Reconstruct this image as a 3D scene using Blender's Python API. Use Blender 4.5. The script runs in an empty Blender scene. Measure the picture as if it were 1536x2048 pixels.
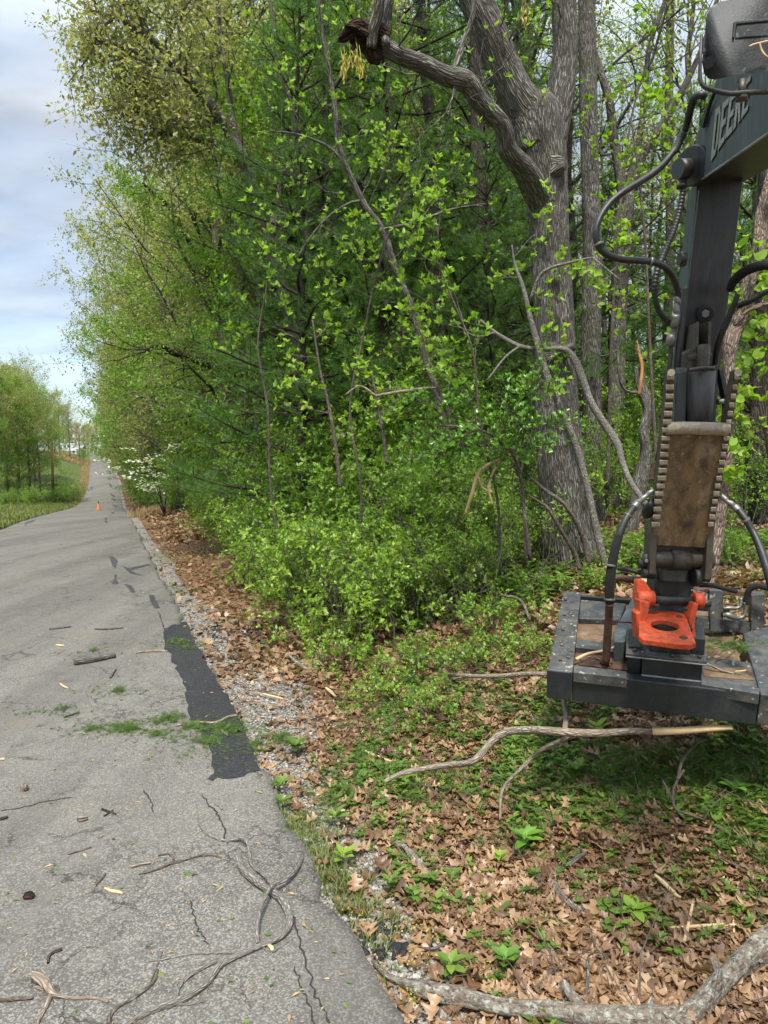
import bpy, bmesh, math, random
import numpy as np
from mathutils import Vector, Matrix
R = math.radians
rng = np.random.default_rng(7)
random.seed(7)
scene = bpy.context.scene
col = scene.collection

# ---------------- camera, world, sun, exposure ----------------
FPX, CX, CY, HOR = 1420.0, 768.0, 1024.0, 935.0     # photograph is 1536 x 2048
CAMH = 2.4
PITCH = math.atan((CY - HOR) / FPX)                  # camera looks slightly down
cam_d = bpy.data.cameras.new('camera')
cam_d.sensor_fit = 'VERTICAL'; cam_d.sensor_height = 24.0
cam_d.lens = 24.0 * FPX / 2048.0
cam_d.clip_start = 0.05; cam_d.clip_end = 6000
cam = bpy.data.objects.new('camera', cam_d); col.objects.link(cam)
cam.location = (0, 0, CAMH); cam.rotation_euler = (math.pi/2 - PITCH, 0, 0)
scene.camera = cam

SUN_EL, SUN_AZ = R(60), R(-178)     # azimuth measured clockwise from +Y (ahead); the sun stands high behind the camera
sun_d = bpy.data.lights.new('sun', 'SUN'); sun_d.energy = 3.2; sun_d.angle = R(7.0); sun_d.color = (1.0, .95, .86)
sun = bpy.data.objects.new('sun', sun_d); col.objects.link(sun)
sdir = Vector((math.sin(SUN_AZ)*math.cos(SUN_EL), math.cos(SUN_AZ)*math.cos(SUN_EL), math.sin(SUN_EL)))
sun.rotation_euler = sdir.to_track_quat('Z', 'Y').to_euler(); sun.location = (-20, -20, 60)

world = bpy.data.worlds.new('World'); scene.world = world; world.use_nodes = True
wt = world.node_tree; wn = wt.nodes; wn.clear()
def W(t, **k):
    n = wn.new(t)
    for a, b in k.items(): setattr(n, a, b)
    return n
wo = W('ShaderNodeOutputWorld'); bg = W('ShaderNodeBackground'); sky = W('ShaderNodeTexSky', sky_type='NISHITA', sun_disc=False)
sky.sun_elevation = SUN_EL; sky.sun_rotation = SUN_AZ; sky.air_density = 1.0; sky.dust_density = 1.6
bg.inputs[1].default_value = 0.15
tc = W('ShaderNodeTexCoord'); sx = W('ShaderNodeSeparateXYZ'); wt.links.new(tc.outputs['Generated'], sx.inputs[0])
zz = W('ShaderNodeMath', operation='ADD'); wt.links.new(sx.outputs[2], zz.inputs[0]); zz.inputs[1].default_value = .16
zm = W('ShaderNodeMath', operation='MAXIMUM'); wt.links.new(zz.outputs[0], zm.inputs[0]); zm.inputs[1].default_value = .05
dv = W('ShaderNodeVectorMath', operation='DIVIDE'); cb = W('ShaderNodeCombineXYZ')
for i in range(3): wt.links.new(zm.outputs[0], cb.inputs[i])
wt.links.new(tc.outputs['Generated'], dv.inputs[0]); wt.links.new(cb.outputs[0], dv.inputs[1])
mp = W('ShaderNodeMapping'); mp.inputs['Scale'].default_value = (1.1, 1.9, 0.0); mp.inputs['Rotation'].default_value = (0, 0, R(24)); mp.inputs['Location'].default_value = (1.3, .4, 0)
wt.links.new(dv.outputs[0], mp.inputs[0])
n1 = W('ShaderNodeTexNoise'); n1.inputs['Scale'].default_value = 1.5; n1.inputs['Detail'].default_value = 6; n1.inputs['Roughness'].default_value = .52; n1.inputs['Distortion'].default_value = .25
wt.links.new(mp.outputs[0], n1.inputs['Vector'])
cr = W('ShaderNodeValToRGB'); cr.color_ramp.elements[0].position = .30; cr.color_ramp.elements[1].position = .62
cr.color_ramp.elements[0].color = (0.66, 0.66, 0.66, 1); cr.color_ramp.elements[1].color = (1, 1, 1, 1)
wt.links.new(n1.outputs['Fac'], cr.inputs[0])
# fewer clouds near the horizon
mr = W('ShaderNodeMapRange'); mr.inputs[1].default_value = .0; mr.inputs[2].default_value = .30; mr.inputs[3].default_value = .35; mr.inputs[4].default_value = 1.0
wt.links.new(sx.outputs[2], mr.inputs[0])
ml = W('ShaderNodeMath', operation='MULTIPLY'); wt.links.new(cr.outputs[0], ml.inputs[0]); wt.links.new(mr.outputs[0], ml.inputs[1])
n2 = W('ShaderNodeTexNoise'); n2.inputs['Scale'].default_value = 3.1; n2.inputs['Detail'].default_value = 5
wt.links.new(mp.outputs[0], n2.inputs['Vector'])
cc = W('ShaderNodeValToRGB'); cc.color_ramp.elements[0].position = .36; cc.color_ramp.elements[1].position = .66
CLD0, CLD1 = (1.62, 1.84, 2.14, 1), (2.25, 2.42, 2.66, 1)
cc.color_ramp.elements[0].color = CLD0; cc.color_ramp.elements[1].color = CLD1
wt.links.new(n2.outputs['Fac'], cc.inputs[0])
mx = W('ShaderNodeMix', data_type='RGBA'); wt.links.new(ml.outputs[0], mx.inputs[0])
# the cloud layer is brighter overhead than near the horizon, as a real overcast is
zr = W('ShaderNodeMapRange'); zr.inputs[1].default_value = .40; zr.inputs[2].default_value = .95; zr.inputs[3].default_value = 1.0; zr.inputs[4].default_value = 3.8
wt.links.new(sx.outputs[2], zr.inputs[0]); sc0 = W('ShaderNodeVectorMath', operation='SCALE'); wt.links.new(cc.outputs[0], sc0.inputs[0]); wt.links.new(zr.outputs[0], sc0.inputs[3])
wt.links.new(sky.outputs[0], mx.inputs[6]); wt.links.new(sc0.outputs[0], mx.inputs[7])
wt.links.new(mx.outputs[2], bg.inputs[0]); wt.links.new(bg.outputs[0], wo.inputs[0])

scene.view_settings.view_transform = 'Standard'; scene.view_settings.look = 'None'
scene.view_settings.exposure = 1.08; scene.view_settings.gamma = 1.0
scene.render.engine = 'CYCLES'
cy = scene.cycles
cy.max_bounces = 6; cy.diffuse_bounces = 4; cy.glossy_bounces = 2; cy.transmission_bounces = 3; cy.transparent_max_bounces = 6
cy.use_denoising = True; cy.caustics_reflective = False; cy.caustics_refractive = False
cy.use_adaptive_sampling = True; cy.adaptive_threshold = 0.02
try: cy.denoiser = 'OPENIMAGEDENOISE'
except Exception: pass

# ---------------- helpers ----------------
def tag(o, label=None, cat=None, group=None, kind=None):
    if label: o['label'] = label
    if cat: o['category'] = cat
    if group: o['group'] = group
    if kind: o['kind'] = kind
    return o
def empty(name, loc=(0,0,0), rz=0):
    o = bpy.data.objects.new(name, None); col.objects.link(o)
    o.location = loc; o.rotation_euler = (0, 0, rz); o.empty_display_size = .2
    return o
def copy_tree(o, parent=None):
    c = o.copy(); col.objects.link(c)
    if parent is not None: c.parent = parent
    for ch in list(o.children): copy_tree(ch, c)
    return c

class Acc:
    """numpy mesh accumulator: vertices, tris/quads, a bark coordinate per vertex, a material index per face"""
    def __init__(s): s.v = []; s.bk = []; s.t = []; s.q = []; s.tm = []; s.qm = []; s.n = 0
    def add(s, v, tris=None, quads=None, mat=0, bk=None):
        v = np.asarray(v, dtype=np.float32).reshape(-1, 3)
        s.v.append(v); s.bk.append(np.asarray(bk, dtype=np.float32).reshape(-1, 3) if bk is not None else v)
        if tris is not None and len(tris):
            t = np.asarray(tris, dtype=np.int32).reshape(-1, 3) + s.n; s.t.append(t); s.tm.append(np.full(len(t), mat, np.int32))
        if quads is not None and len(quads):
            q = np.asarray(quads, dtype=np.int32).reshape(-1, 4) + s.n; s.q.append(q); s.qm.append(np.full(len(q), mat, np.int32))
        s.n += len(v)
    def mesh(s, name, mats, smooth=False, bark=False):
        me = bpy.data.meshes.new(name)
        v = np.concatenate(s.v) if s.v else np.zeros((0,3), np.float32)
        t = np.concatenate(s.t) if s.t else np.zeros((0,3), np.int32); q = np.concatenate(s.q) if s.q else np.zeros((0,4), np.int32)
        me.vertices.add(len(v)); me.vertices.foreach_set('co', v.ravel())
        me.loops.add(t.size + q.size); me.loops.foreach_set('vertex_index', np.concatenate([t.ravel(), q.ravel()]))
        nf = len(t) + len(q); me.polygons.add(nf)
        st = np.concatenate([np.arange(len(t))*3, t.size + np.arange(len(q))*4]).astype(np.int32)
        me.polygons.foreach_set('loop_start', st)
        for m in (mats if isinstance(mats, (list, tuple)) else [mats]): me.materials.append(m)
        mi = np.concatenate((s.tm or []) + (s.qm or [])) if (s.tm or s.qm) else np.zeros(0, np.int32)
        if nf and mi.max() > 0: me.polygons.foreach_set('material_index', mi)
        if smooth: me.polygons.foreach_set('use_smooth', np.ones(nf, dtype=bool))
        if bark:
            a = me.attributes.new('bk', 'FLOAT_VECTOR', 'POINT'); a.data.foreach_set('vector', np.concatenate(s.bk).ravel())
        me.update(calc_edges=True)
        return me
    def obj(s, name, mats, parent=None, smooth=False, bark=False):
        o = bpy.data.objects.new(name, s.mesh(name, mats, smooth, bark)); col.objects.link(o)
        if parent is not None: o.parent = parent
        return o

def nrm(a): return a / (np.linalg.norm(a, axis=-1, keepdims=True) + 1e-9)
def tube(acc, pts, rad, n=6, mat=0, cap=True, lump=0.0, v0=None, flare=None):
    """round tube along pts with a radius per point; bark coordinate = (r cos, r sin, length)"""
    pts = np.asarray(pts, float); rad = np.asarray(rad, float); m = len(pts)
    tan = np.gradient(pts, axis=0); tan = nrm(tan)
    up = np.array([0, 0, 1.0]) if abs(tan[0][2]) < .9 else np.array([1.0, 0, 0])
    a = nrm(np.cross(up, tan[0])); fr = [a]
    for i in range(1, m):
        a = a - tan[i]*np.dot(a, tan[i]); a = nrm(a); fr.append(a)
    A = np.array(fr); B = np.cross(tan, A)
    th = np.linspace(0, 2*math.pi, n, endpoint=False)
    c, s_ = np.cos(th), np.sin(th)
    rr = rad[:, None] * np.ones(n)[None]
    if lump > 0:
        ph = rng.uniform(0, 6.28, 6); L = np.cumsum(np.r_[0, np.linalg.norm(np.diff(pts, axis=0), axis=1)])
        for k in range(2, 6): rr = rr * (1 + lump/k*2*np.sin(k*th[None] + ph[k-2] + L[:, None]*(.8+.35*k)/max(.3, rad.mean()*6)))
    if flare is not None: rr = rr * flare(th, m)
    V = pts[:, None, :] + rr[..., None]*(c[None, :, None]*A[:, None, :] + s_[None, :, None]*B[:, None, :])
    L = np.cumsum(np.r_[0, np.linalg.norm(np.diff(pts, axis=0), axis=1)]) + (v0 if v0 is not None else rng.uniform(0, 9))
    r0 = max(rad.max(), .01)
    bk = np.stack([np.broadcast_to(r0*c, (m, n)), np.broadcast_to(r0*s_, (m, n)), np.broadcast_to(L[:, None], (m, n))], -1)
    i = np.arange(m-1)[:, None]*n; j = np.arange(n)[None]; j2 = (j+1) % n
    Q = np.stack([i+j, i+j2, i+n+j2, i+n+j], -1).reshape(-1, 4)
    VV = V.reshape(-1, 3); BK = bk.reshape(-1, 3)
    T = None
    if cap:
        VV = np.vstack([VV, pts[:1], pts[-1:]]); BK = np.vstack([BK, [[0, 0, L[0]]], [[0, 0, L[-1]]]])
        jj = np.arange(n); j2 = (jj+1) % n
        T = np.vstack([np.stack([np.full(n, m*n), j2, jj], -1), np.stack([np.full(n, m*n+1), (m-1)*n+jj, (m-1)*n+j2], -1)])
    acc.add(VV, T, Q, mat, BK)

def smoothpath(pts, k=6, rad=None):
    """Catmull-Rom through control points; returns points (and radii)"""
    P_ = np.asarray(pts, float)
    if rad is not None: P_ = np.hstack([P_, np.asarray(rad, float)[:, None]])
    E = np.vstack([2*P_[0]-P_[1], P_, 2*P_[-1]-P_[-2]]); out = []
    for i in range(1, len(E)-2):
        for t in np.linspace(0, 1, k, endpoint=False):
            p0, p1, p2, p3 = E[i-1], E[i], E[i+1], E[i+2]
            out.append(.5*((2*p1) + (-p0+p2)*t + (2*p0-5*p1+4*p2-p3)*t*t + (-p0+3*p1-3*p2+p3)*t**3))
    out.append(E[-2]); out = np.array(out)
    return (out[:, :3], np.maximum(out[:, 3], 1e-4)) if rad is not None else out

# leaf templates: (points as along, side, normal), quads, tris
def tpl_quad(w=.26): return np.array([[0,0,0],[.42,w,.05],[1,0,-.06],[.42,-w,.05]]), np.array([[0,1,2,3]]), None
def tpl_leaf(w=.24, droop=.12):
    v = np.array([[0,0,0],[.28,w*.85,.04],[.68,w*.8,.0-droop*.3],[1,0,-droop],[.68,-w*.8,-droop*.3],[.28,-w*.85,.04],[.5,0,-.05]])
    return v, np.array([[0,1,2,6],[6,2,3,3],[0,6,4,5]]), None
def tpl_leaf2(w=.24, droop=.12):
    v = np.array([[0,0,0],[.3,w,.06],[.7,w*.75,-droop*.3],[1,0,-droop],[.7,-w*.75,-droop*.3],[.3,-w,.06],[.32,0,-.02],[.7,0,-droop*.5-.02]])
    q = np.array([[6,1,2,7],[5,6,7,4]]); t = np.array([[0,1,6],[0,6,5],[7,2,3],[7,3,4]])
    return v, q, t
def scatter(acc, tpl, pos, d, nr, sc, mat=0, jit=None):
    """place a template at N positions; d = along, nr = rough normal"""
    v, q, t = tpl; N = len(pos)
    if N == 0: return
    d = nrm(np.asarray(d, float)); nr = np.asarray(nr, float)
    side = nrm(np.cross(nr, d)); nn = np.cross(d, side); sc = np.broadcast_to(np.asarray(sc, float), (N,))
    V = (v[None, :, 0, None]*d[:, None] + v[None, :, 1, None]*side[:, None] + v[None, :, 2, None]*nn[:, None]) * sc[:, None, None] + np.asarray(pos)[:, None]
    k = len(v); off = (np.arange(N)*k)[:, None, None]
    Q = (q[None] + off).reshape(-1, 4) if q is not None else None
    T = (t[None] + off).reshape(-1, 3) if t is not None else None
    acc.add(V.reshape(-1, 3), T, Q, mat)
def rdir(n, zb=0.0, zs=1.0):
    a = rng.normal(size=(n, 3)); a[:, 2] = a[:, 2]*zs; a = nrm(a); a[:, 2] += zb
    return nrm(a)

# value noise
_H = np.random.default_rng(3).random((256, 256))
def vnoise(x, y, s=1.0, o=0):
    x = np.asarray(x, float)*s + 57.3 + o*13.7; y = np.asarray(y, float)*s + 91.1 + o*7.9
    xi = np.floor(x).astype(int); yi = np.floor(y).astype(int); fx = x-xi; fy = y-yi
    fx = fx*fx*(3-2*fx); fy = fy*fy*(3-2*fy)
    g = lambda a, b: _H[a & 255, b & 255]
    return (g(xi,yi)*(1-fx)+g(xi+1,yi)*fx)*(1-fy) + (g(xi,yi+1)*(1-fx)+g(xi+1,yi+1)*fx)*fy
def fbm(x, y, s=1.0, o=0, k=4):
    r = 0; a = .5; w = 0
    for i in range(k): r = r + a*vnoise(x, y, s*2**i, o+i); w += a; a *= .5
    return r/w
def sstep(a, b, x): t = np.clip((np.asarray(x, float)-a)/(b-a), 0, 1); return t*t*(3-2*t)

# ---------------- the lie of the land ----------------
_Y = np.arange(-60, 1600, .5)
def _sm(y, v, w):
    a = np.interp(_Y, y, v); k = np.exp(-.5*(np.arange(-80, 81)*.5/w)**2); k /= k.sum()
    return np.convolve(np.pad(a, 80, mode='edge'), k, mode='valid')
_HR = _sm([-60,22,40,66,90,110,135,200,290,311,330,400,700,1600], [0,0,-.45,-1.6,-2.5,-2.3,-.4,4.0,8.5,9.1,9.0,7.6,4,2], 6)
_XO = _sm([-60,4,18,30,66,108,135,200,311,1600], [-.12,-.10,0,.2,.95,1.9,2.3,1.9,0,0], 5)
def hroad(y): return np.interp(y, _Y, _HR)
def xr(y): return 1.3 - .4*np.asarray(y, float) + np.interp(y, _Y, _XO)     # right edge of the road
RW = 5.7                                                                      # road width measured along x
def H(x, y, detail=True):
    x = np.asarray(x, float); y = np.asarray(y, float)
    u = x - xr(y); h = hroad(y)
    s = u*.93
    prof = np.interp(s, [-400,-60,-20,-9,-6.3,-5.5,-5.2,-.3,0,.3,.8,1.4,2.2,3.2,4.6,6,9,14,30,60,400],
                        [3,2,.6,.25,.02,-.05,-.09,-.09,-.07,-.07,-.10,-.10,.08,.42,.80,1.02,1.15,1.3,1.8,2.6,8])
    # far down the road the right bank is lower
    k = np.where(s > 1, 1 - .55*sstep(30, 70, y), 1.0)
    h = h + prof*k
    # grassy bank left of the road on the far slope
    h = h + 1.9*sstep(6.5, 13, -s)*sstep(105, 150, y)*(1-sstep(210, 260, y))
    h = h*1.0
    if detail:
        off = sstep(.1, 1.0, s) + sstep(5.6, 6.5, -s)
        h = h + off*((fbm(x, y, .6, 2)-.5)*.22 + (vnoise(x, y, 3.1, 5)-.5)*.05)
    return h
def ray(px, py):
    dx, dz = (px-CX)/FPX, (CY-py)/FPX
    cp, sp = math.cos(PITCH), math.sin(PITCH)
    return np.array([dx, cp + dz*sp, dz*cp - sp])
def P(px, py, d):
    r = ray(px, py); r = r * (d / r[1]); return np.array([r[0], r[1], r[2]+CAMH])
def G(px, py, up=0.0):
    """the point of the ground seen at a pixel of the photograph"""
    r = ray(px, py); t = 1.0
    for i in range(4000):
        p = r*t
        if p[2]+CAMH <= float(H(p[0], p[1])) : break
        t += .02 if t < 15 else .1
    lo, hi = max(0, t-.1), t
    for i in range(18):
        m = (lo+hi)/2; p = r*m
        if p[2]+CAMH <= float(H(p[0], p[1])): hi = m
        else: lo = m
    p = r*hi; return np.array([p[0], p[1], float(H(p[0], p[1]))+up])
def GR(px, py, up=0.0):
    """the point of the road surface seen at a pixel"""
    r = ray(px, py); t = 1.0; lo, hi = .5, 400
    t = lo
    while t < hi:
        p = r*t
        if p[2]+CAMH <= float(hroad(p[1])): break
        t += .02 if t < 30 else .1
    a, b = t-.1, t
    for i in range(18):
        m = (a+b)/2; p = r*m
        if p[2]+CAMH <= float(hroad(p[1])): b = m
        else: a = m
    p = r*b; return np.array([p[0], p[1], float(hroad(p[1]))+up])
def PX(p):
    """pixel of a world point"""
    x, y, z = p[0], p[1], p[2]-CAMH
    cp, sp = math.cos(PITCH), math.sin(PITCH)
    f = y*cp - z*sp; u = y*sp + z*cp
    return CX + FPX*x/f, CY - FPX*u/f
# ---------------- materials ----------------
def newmat(name):
    m = bpy.data.materials.new(name); m.use_nodes = True; nt = m.node_tree; nt.nodes.clear()
    out = nt.nodes.new('ShaderNodeOutputMaterial')
    def N(t, ins=None, **k):
        n = nt.nodes.new(t)
        for a, b in k.items(): setattr(n, a, b)
        for a, b in (ins or {}).items():
            if isinstance(b, bpy.types.NodeSocket): nt.links.new(b, n.inputs[a])
            else: n.inputs[a].default_value = b
        return n
    return m, nt, N, out
def ramp(N, fac, stops):
    n = N('ShaderNodeValToRGB', {0: fac}); e = n.color_ramp.elements
    while len(e) < len(stops): e.new(.5)
    for i, (p, c) in enumerate(stops):
        e[i].position = p; e[i].color = (c, c, c, 1) if isinstance(c, (int, float)) else (*c, 1)
    return n.outputs[0]
def mixc(N, f, a, b, mode='MIX'):
    n = N('ShaderNodeMix', {0: f, 6: a if isinstance(a, bpy.types.NodeSocket) else (*a, 1), 7: b if isinstance(b, bpy.types.NodeSocket) else (*b, 1)}, data_type='RGBA', blend_type=mode)
    return n.outputs[2]
def mth(N, op, a, b=0.0, clamp=False): return N('ShaderNodeMath', {0: a, 1: b}, operation=op, use_clamp=clamp).outputs[0]
def noise(N, vec, scale, detail=4, rough=.55, dist=0.0):
    return N('ShaderNodeTexNoise', {'Vector': vec, 'Scale': scale, 'Detail': detail, 'Roughness': rough, 'Distortion': dist}).outputs['Fac']

def leaf_mat(name, stops, trans=.45, rough=.5, objvar=.25, spec=.35, clump=1.2, tint=(1.25, 1.45, .55)):
    """leaf colours vary leaf by leaf, clump by clump and plant by plant"""
    m, nt, N, out = newmat(name)
    geo = N('ShaderNodeNewGeometry'); oi = N('ShaderNodeObjectInfo'); tc = N('ShaderNodeTexCoord')
    nz = noise(N, tc.outputs['Object'], clump, 3)
    f = mth(N, 'ADD', mth(N, 'MULTIPLY', geo.outputs['Random Per Island'], .55), mth(N, 'MULTIPLY', nz, .75))
    f = mth(N, 'ADD', f, mth(N, 'MULTIPLY', mth(N, 'SUBTRACT', oi.outputs['Random'], .5), objvar))
    f = mth(N, 'SUBTRACT', f, .15, True)
    c = ramp(N, f, stops)
    pb = N('ShaderNodeBsdfPrincipled', {'Base Color': c, 'Roughness': rough, 'Specular IOR Level': spec})
    tcol = mixc(N, 1.0, c, tint, 'MULTIPLY')
    tr = N('ShaderNodeBsdfTranslucent', {'Color': tcol})
    mx = N('ShaderNodeMixShader', {0: trans, 1: pb.outputs[0], 2: tr.outputs[0]})
    nt.links.new(mx.outputs[0], out.inputs[0]); return m
def bark_mat(name, dark, light, lichen=(.42,.42,.38), lam=.35, ridge=34, zs=.09, bump=.9, moss=0.0):
    m, nt, N, out = newmat(name)
    at = N('ShaderNodeAttribute', attribute_name='bk')
    mp_ = N('ShaderNodeMapping', {'Vector': at.outputs['Vector'], 'Scale': (1, 1, zs)})
    n0 = N('ShaderNodeTexNoise', {'Vector': at.outputs['Vector'], 'Scale': 6.0, 'Detail': 3})
    wv = N('ShaderNodeVectorMath', {0: mp_.outputs[0], 1: n0.outputs['Color']}, operation='MULTIPLY_ADD')
    wv.inputs[1].default_value = (1, 1, 1)
    sc_ = N('ShaderNodeVectorMath', {0: n0.outputs['Color'], 3: .035}, operation='SCALE')
    wv = N('ShaderNodeVectorMath', {0: mp_.outputs[0], 1: sc_.outputs[0]}, operation='ADD')
    v = N('ShaderNodeTexVoronoi', {'Vector': wv.outputs[0], 'Scale': ridge}, feature='DISTANCE_TO_EDGE')
    rd = ramp(N, v.outputs['Distance'], [(0.02, 0.0), (.30, 1.0)])
    fine = noise(N, mp_.outputs[0], ridge*4, 5, .7)
    hgt = mth(N, 'ADD', mth(N, 'MULTIPLY', rd, mth(N, 'ADD', mth(N, 'MULTIPLY', noise(N, at.outputs['Vector'], 9, 4, .6), .9), .45)), mth(N, 'MULTIPLY', fine, .40))
    big = noise(N, at.outputs['Vector'], 2.6, 5, .6)
    c = mixc(N, mth(N, 'MULTIPLY', hgt, .72, True), dark, light)
    patch = ramp(N, big, [(.50, 0.0), (.62, 1.0)])
    spk = ramp(N, fine, [(.42, 0.0), (.58, 1.0)])
    f = mth(N, 'MULTIPLY', mth(N, 'MULTIPLY', patch, mth(N, 'MULTIPLY', rd, spk)), lam*2, True)
    c = mixc(N, f, c, lichen)
    if moss > 0:
        b2 = noise(N, at.outputs['Vector'], 1.7, 4, .6)
        c = mixc(N, mth(N, 'MULTIPLY', ramp(N, b2, [(.52, 0.0), (.66, 1.0)]), moss, True), c, (.06, .075, .02))
    pb = N('ShaderNodeBsdfPrincipled', {'Base Color': c, 'Roughness': .9, 'Specular IOR Level': .2})
    bp = N('ShaderNodeBump', {'Height': hgt, 'Strength': bump, 'Distance': .035}); nt.links.new(bp.outputs[0], pb.inputs['Normal'])
    nt.links.new(pb.outputs[0], out.inputs[0]); return m

def flatmat(name, c, rough=.6, metal=0, spec=.4):
    m, nt, N, out = newmat(name)
    tc = N('ShaderNodeTexCoord'); nz = noise(N, tc.outputs['Object'], 9, 5, .65)
    cc_ = mixc(N, ramp(N, nz, [(.35, 0.0), (.7, 1.0)]), tuple(x*.8 for x in c), tuple(min(1, x*1.15) for x in c))
    pb = N('ShaderNodeBsdfPrincipled', {'Base Color': cc_, 'Roughness': rough, 'Metallic': metal, 'Specular IOR Level': spec})
    nt.links.new(pb.outputs[0], out.inputs[0]); return m
def grime_metal(name, base, worn, dirt, rough=.42, f_worn=.5, f_dirt=.45, scale=5, streak=(1, 1, 1), metal=0.0, speck=.0, speckc=(.6,.6,.58), bump=.12):
    """painted or bare steel with worn patches, dirt and scratches"""
    m, nt, N, out = newmat(name)
    tc = N('ShaderNodeTexCoord'); mpn = N('ShaderNodeMapping', {'Vector': tc.outputs['Object'], 'Scale': streak})
    a = noise(N, mpn.outputs[0], scale, 8, .68, .3); b = noise(N, mpn.outputs[0], scale*2.3, 7, .7, .2)
    s_ = noise(N, tc.outputs['Object'], scale*22, 4, .7)
    c = mixc(N, mth(N, 'MULTIPLY', ramp(N, a, [(.48, 0.0), (.66, 1.0)]), f_worn), base, worn)
    fd = mth(N, 'MULTIPLY', ramp(N, b, [(.44, 0.0), (.64, 1.0)]), f_dirt)
    c = mixc(N, fd, c, dirt)
    c = mixc(N, mth(N, 'MULTIPLY', ramp(N, s_, [(.40, 1.0), (.55, 0.0)]), .35), c, tuple(x*.45 for x in base))
    if speck > 0:
        v = noise(N, tc.outputs['Object'], scale*5, 2, .5)
        c = mixc(N, mth(N, 'MULTIPLY', ramp(N, v, [(.66, 0.0), (.70, 1.0)]), speck), c, speckc)
    ro = mth(N, 'ADD', mth(N, 'MULTIPLY', b, .35), rough-.12)
    pb = N('ShaderNodeBsdfPrincipled', {'Base Color': c, 'Roughness': ro, 'Metallic': metal, 'Specular IOR Level': .45})
    bp = N('ShaderNodeBump', {'Height': mth(N, 'ADD', s_, b), 'Strength': bump, 'Distance': .01}); nt.links.new(bp.outputs[0], pb.inputs['Normal'])
    nt.links.new(pb.outputs[0], out.inputs[0]); return m

M = {}
M['oak_leaf'] = leaf_mat('oak_spring_leaves', [(0, (.15,.18,.05)), (.4, (.24,.27,.085)), (.75, (.34,.33,.14)), (1, (.42,.35,.19))], .50, clump=.35, tint=(1.2, 1.3, .7))
M['green_leaf'] = leaf_mat('fresh_green_leaves', [(0, (.075,.15,.022)), (.5, (.165,.285,.036)), (1, (.29,.39,.06))], .42, clump=.6)
M['mid_leaf'] = leaf_mat('mid_green_leaves', [(0, (.06,.12,.02)), (.5, (.12,.22,.03)), (1, (.2,.31,.045))], .40, clump=.6)
M['lime_leaf'] = leaf_mat('young_lime_leaves', [(0, (.14,.25,.03)), (.5, (.24,.37,.045)), (1, (.38,.47,.08))], .45, clump=1.0)
M['shrub_leaf'] = leaf_mat('shrub_leaves', [(0, (.08,.16,.02)), (.45, (.17,.29,.03)), (.85, (.27,.39,.045)), (1, (.38,.43,.07))], .42, rough=.38, spec=.5, clump=1.6)
M['glossy_leaf'] = leaf_mat('glossy_green_leaves', [(0, (.05,.13,.02)), (.5, (.12,.25,.03)), (1, (.20,.36,.05))], .36, rough=.32, spec=.6, clump=1.6)
M['ground_leaf'] = leaf_mat('ground_plant_leaves', [(0, (.045,.095,.018)), (.5, (.105,.19,.030)), (1, (.23,.31,.06))], .38, rough=.4, clump=2.0)
M['grass'] = leaf_mat('grass_blades', [(0, (.06,.095,.022)), (.5, (.11,.155,.035)), (.8, (.22,.22,.075)), (1, (.38,.32,.16))], .35, clump=1.0)
M['straw'] = leaf_mat('dry_straw', [(0, (.26,.17,.08)), (1, (.50,.36,.19))], .2, clump=1.0)
M['needles'] = leaf_mat('pine_needles', [(0, (.038,.090,.022)), (.5, (.082,.168,.036)), (1, (.16,.26,.052))], .42, rough=.45, clump=.7)
M['cut_needles'] = leaf_mat('cut_evergreen_needles', [(0, (.05,.09,.02)), (.5, (.085,.15,.03)), (1, (.15,.22,.045))], .25, clump=3)
M['dead_leaf'] = leaf_mat('dead_oak_leaves', [(0, (.055,.028,.016)), (.3, (.14,.075,.038)), (.6, (.26,.155,.080)), (.85, (.37,.25,.145)), (1, (.50,.39,.27))], .16, rough=.42, spec=.5, clump=1.4)
M['blossom'] = leaf_mat('white_blossom', [(0, (.60,.62,.55)), (1, (.80,.80,.74))], .3)
M['catkin'] = leaf_mat('yellow_catkins', [(0, (.35,.30,.05)), (1, (.50,.42,.08))], .3)
M['oak_bark'] = bark_mat('furrowed_grey_oak_bark', (.022,.018,.014), (.245,.228,.200), (.42,.41,.37), .42, 30, .14, .8, .3)
M['dark_bark'] = bark_mat('dark_pine_bark', (.020,.016,.013), (.10,.080,.064), (.22,.21,.18), .30, 26, .16, .9)
M['grey_bark'] = bark_mat('grey_hardwood_bark', (.05,.044,.037), (.24,.22,.19), (.42,.42,.38), .5, 40, .12, .7)
M['twig_bark'] = bark_mat('smooth_twig_bark', (.055,.043,.035), (.15,.125,.10), (.36,.36,.32), .5, 50, .3, .4)
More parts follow.
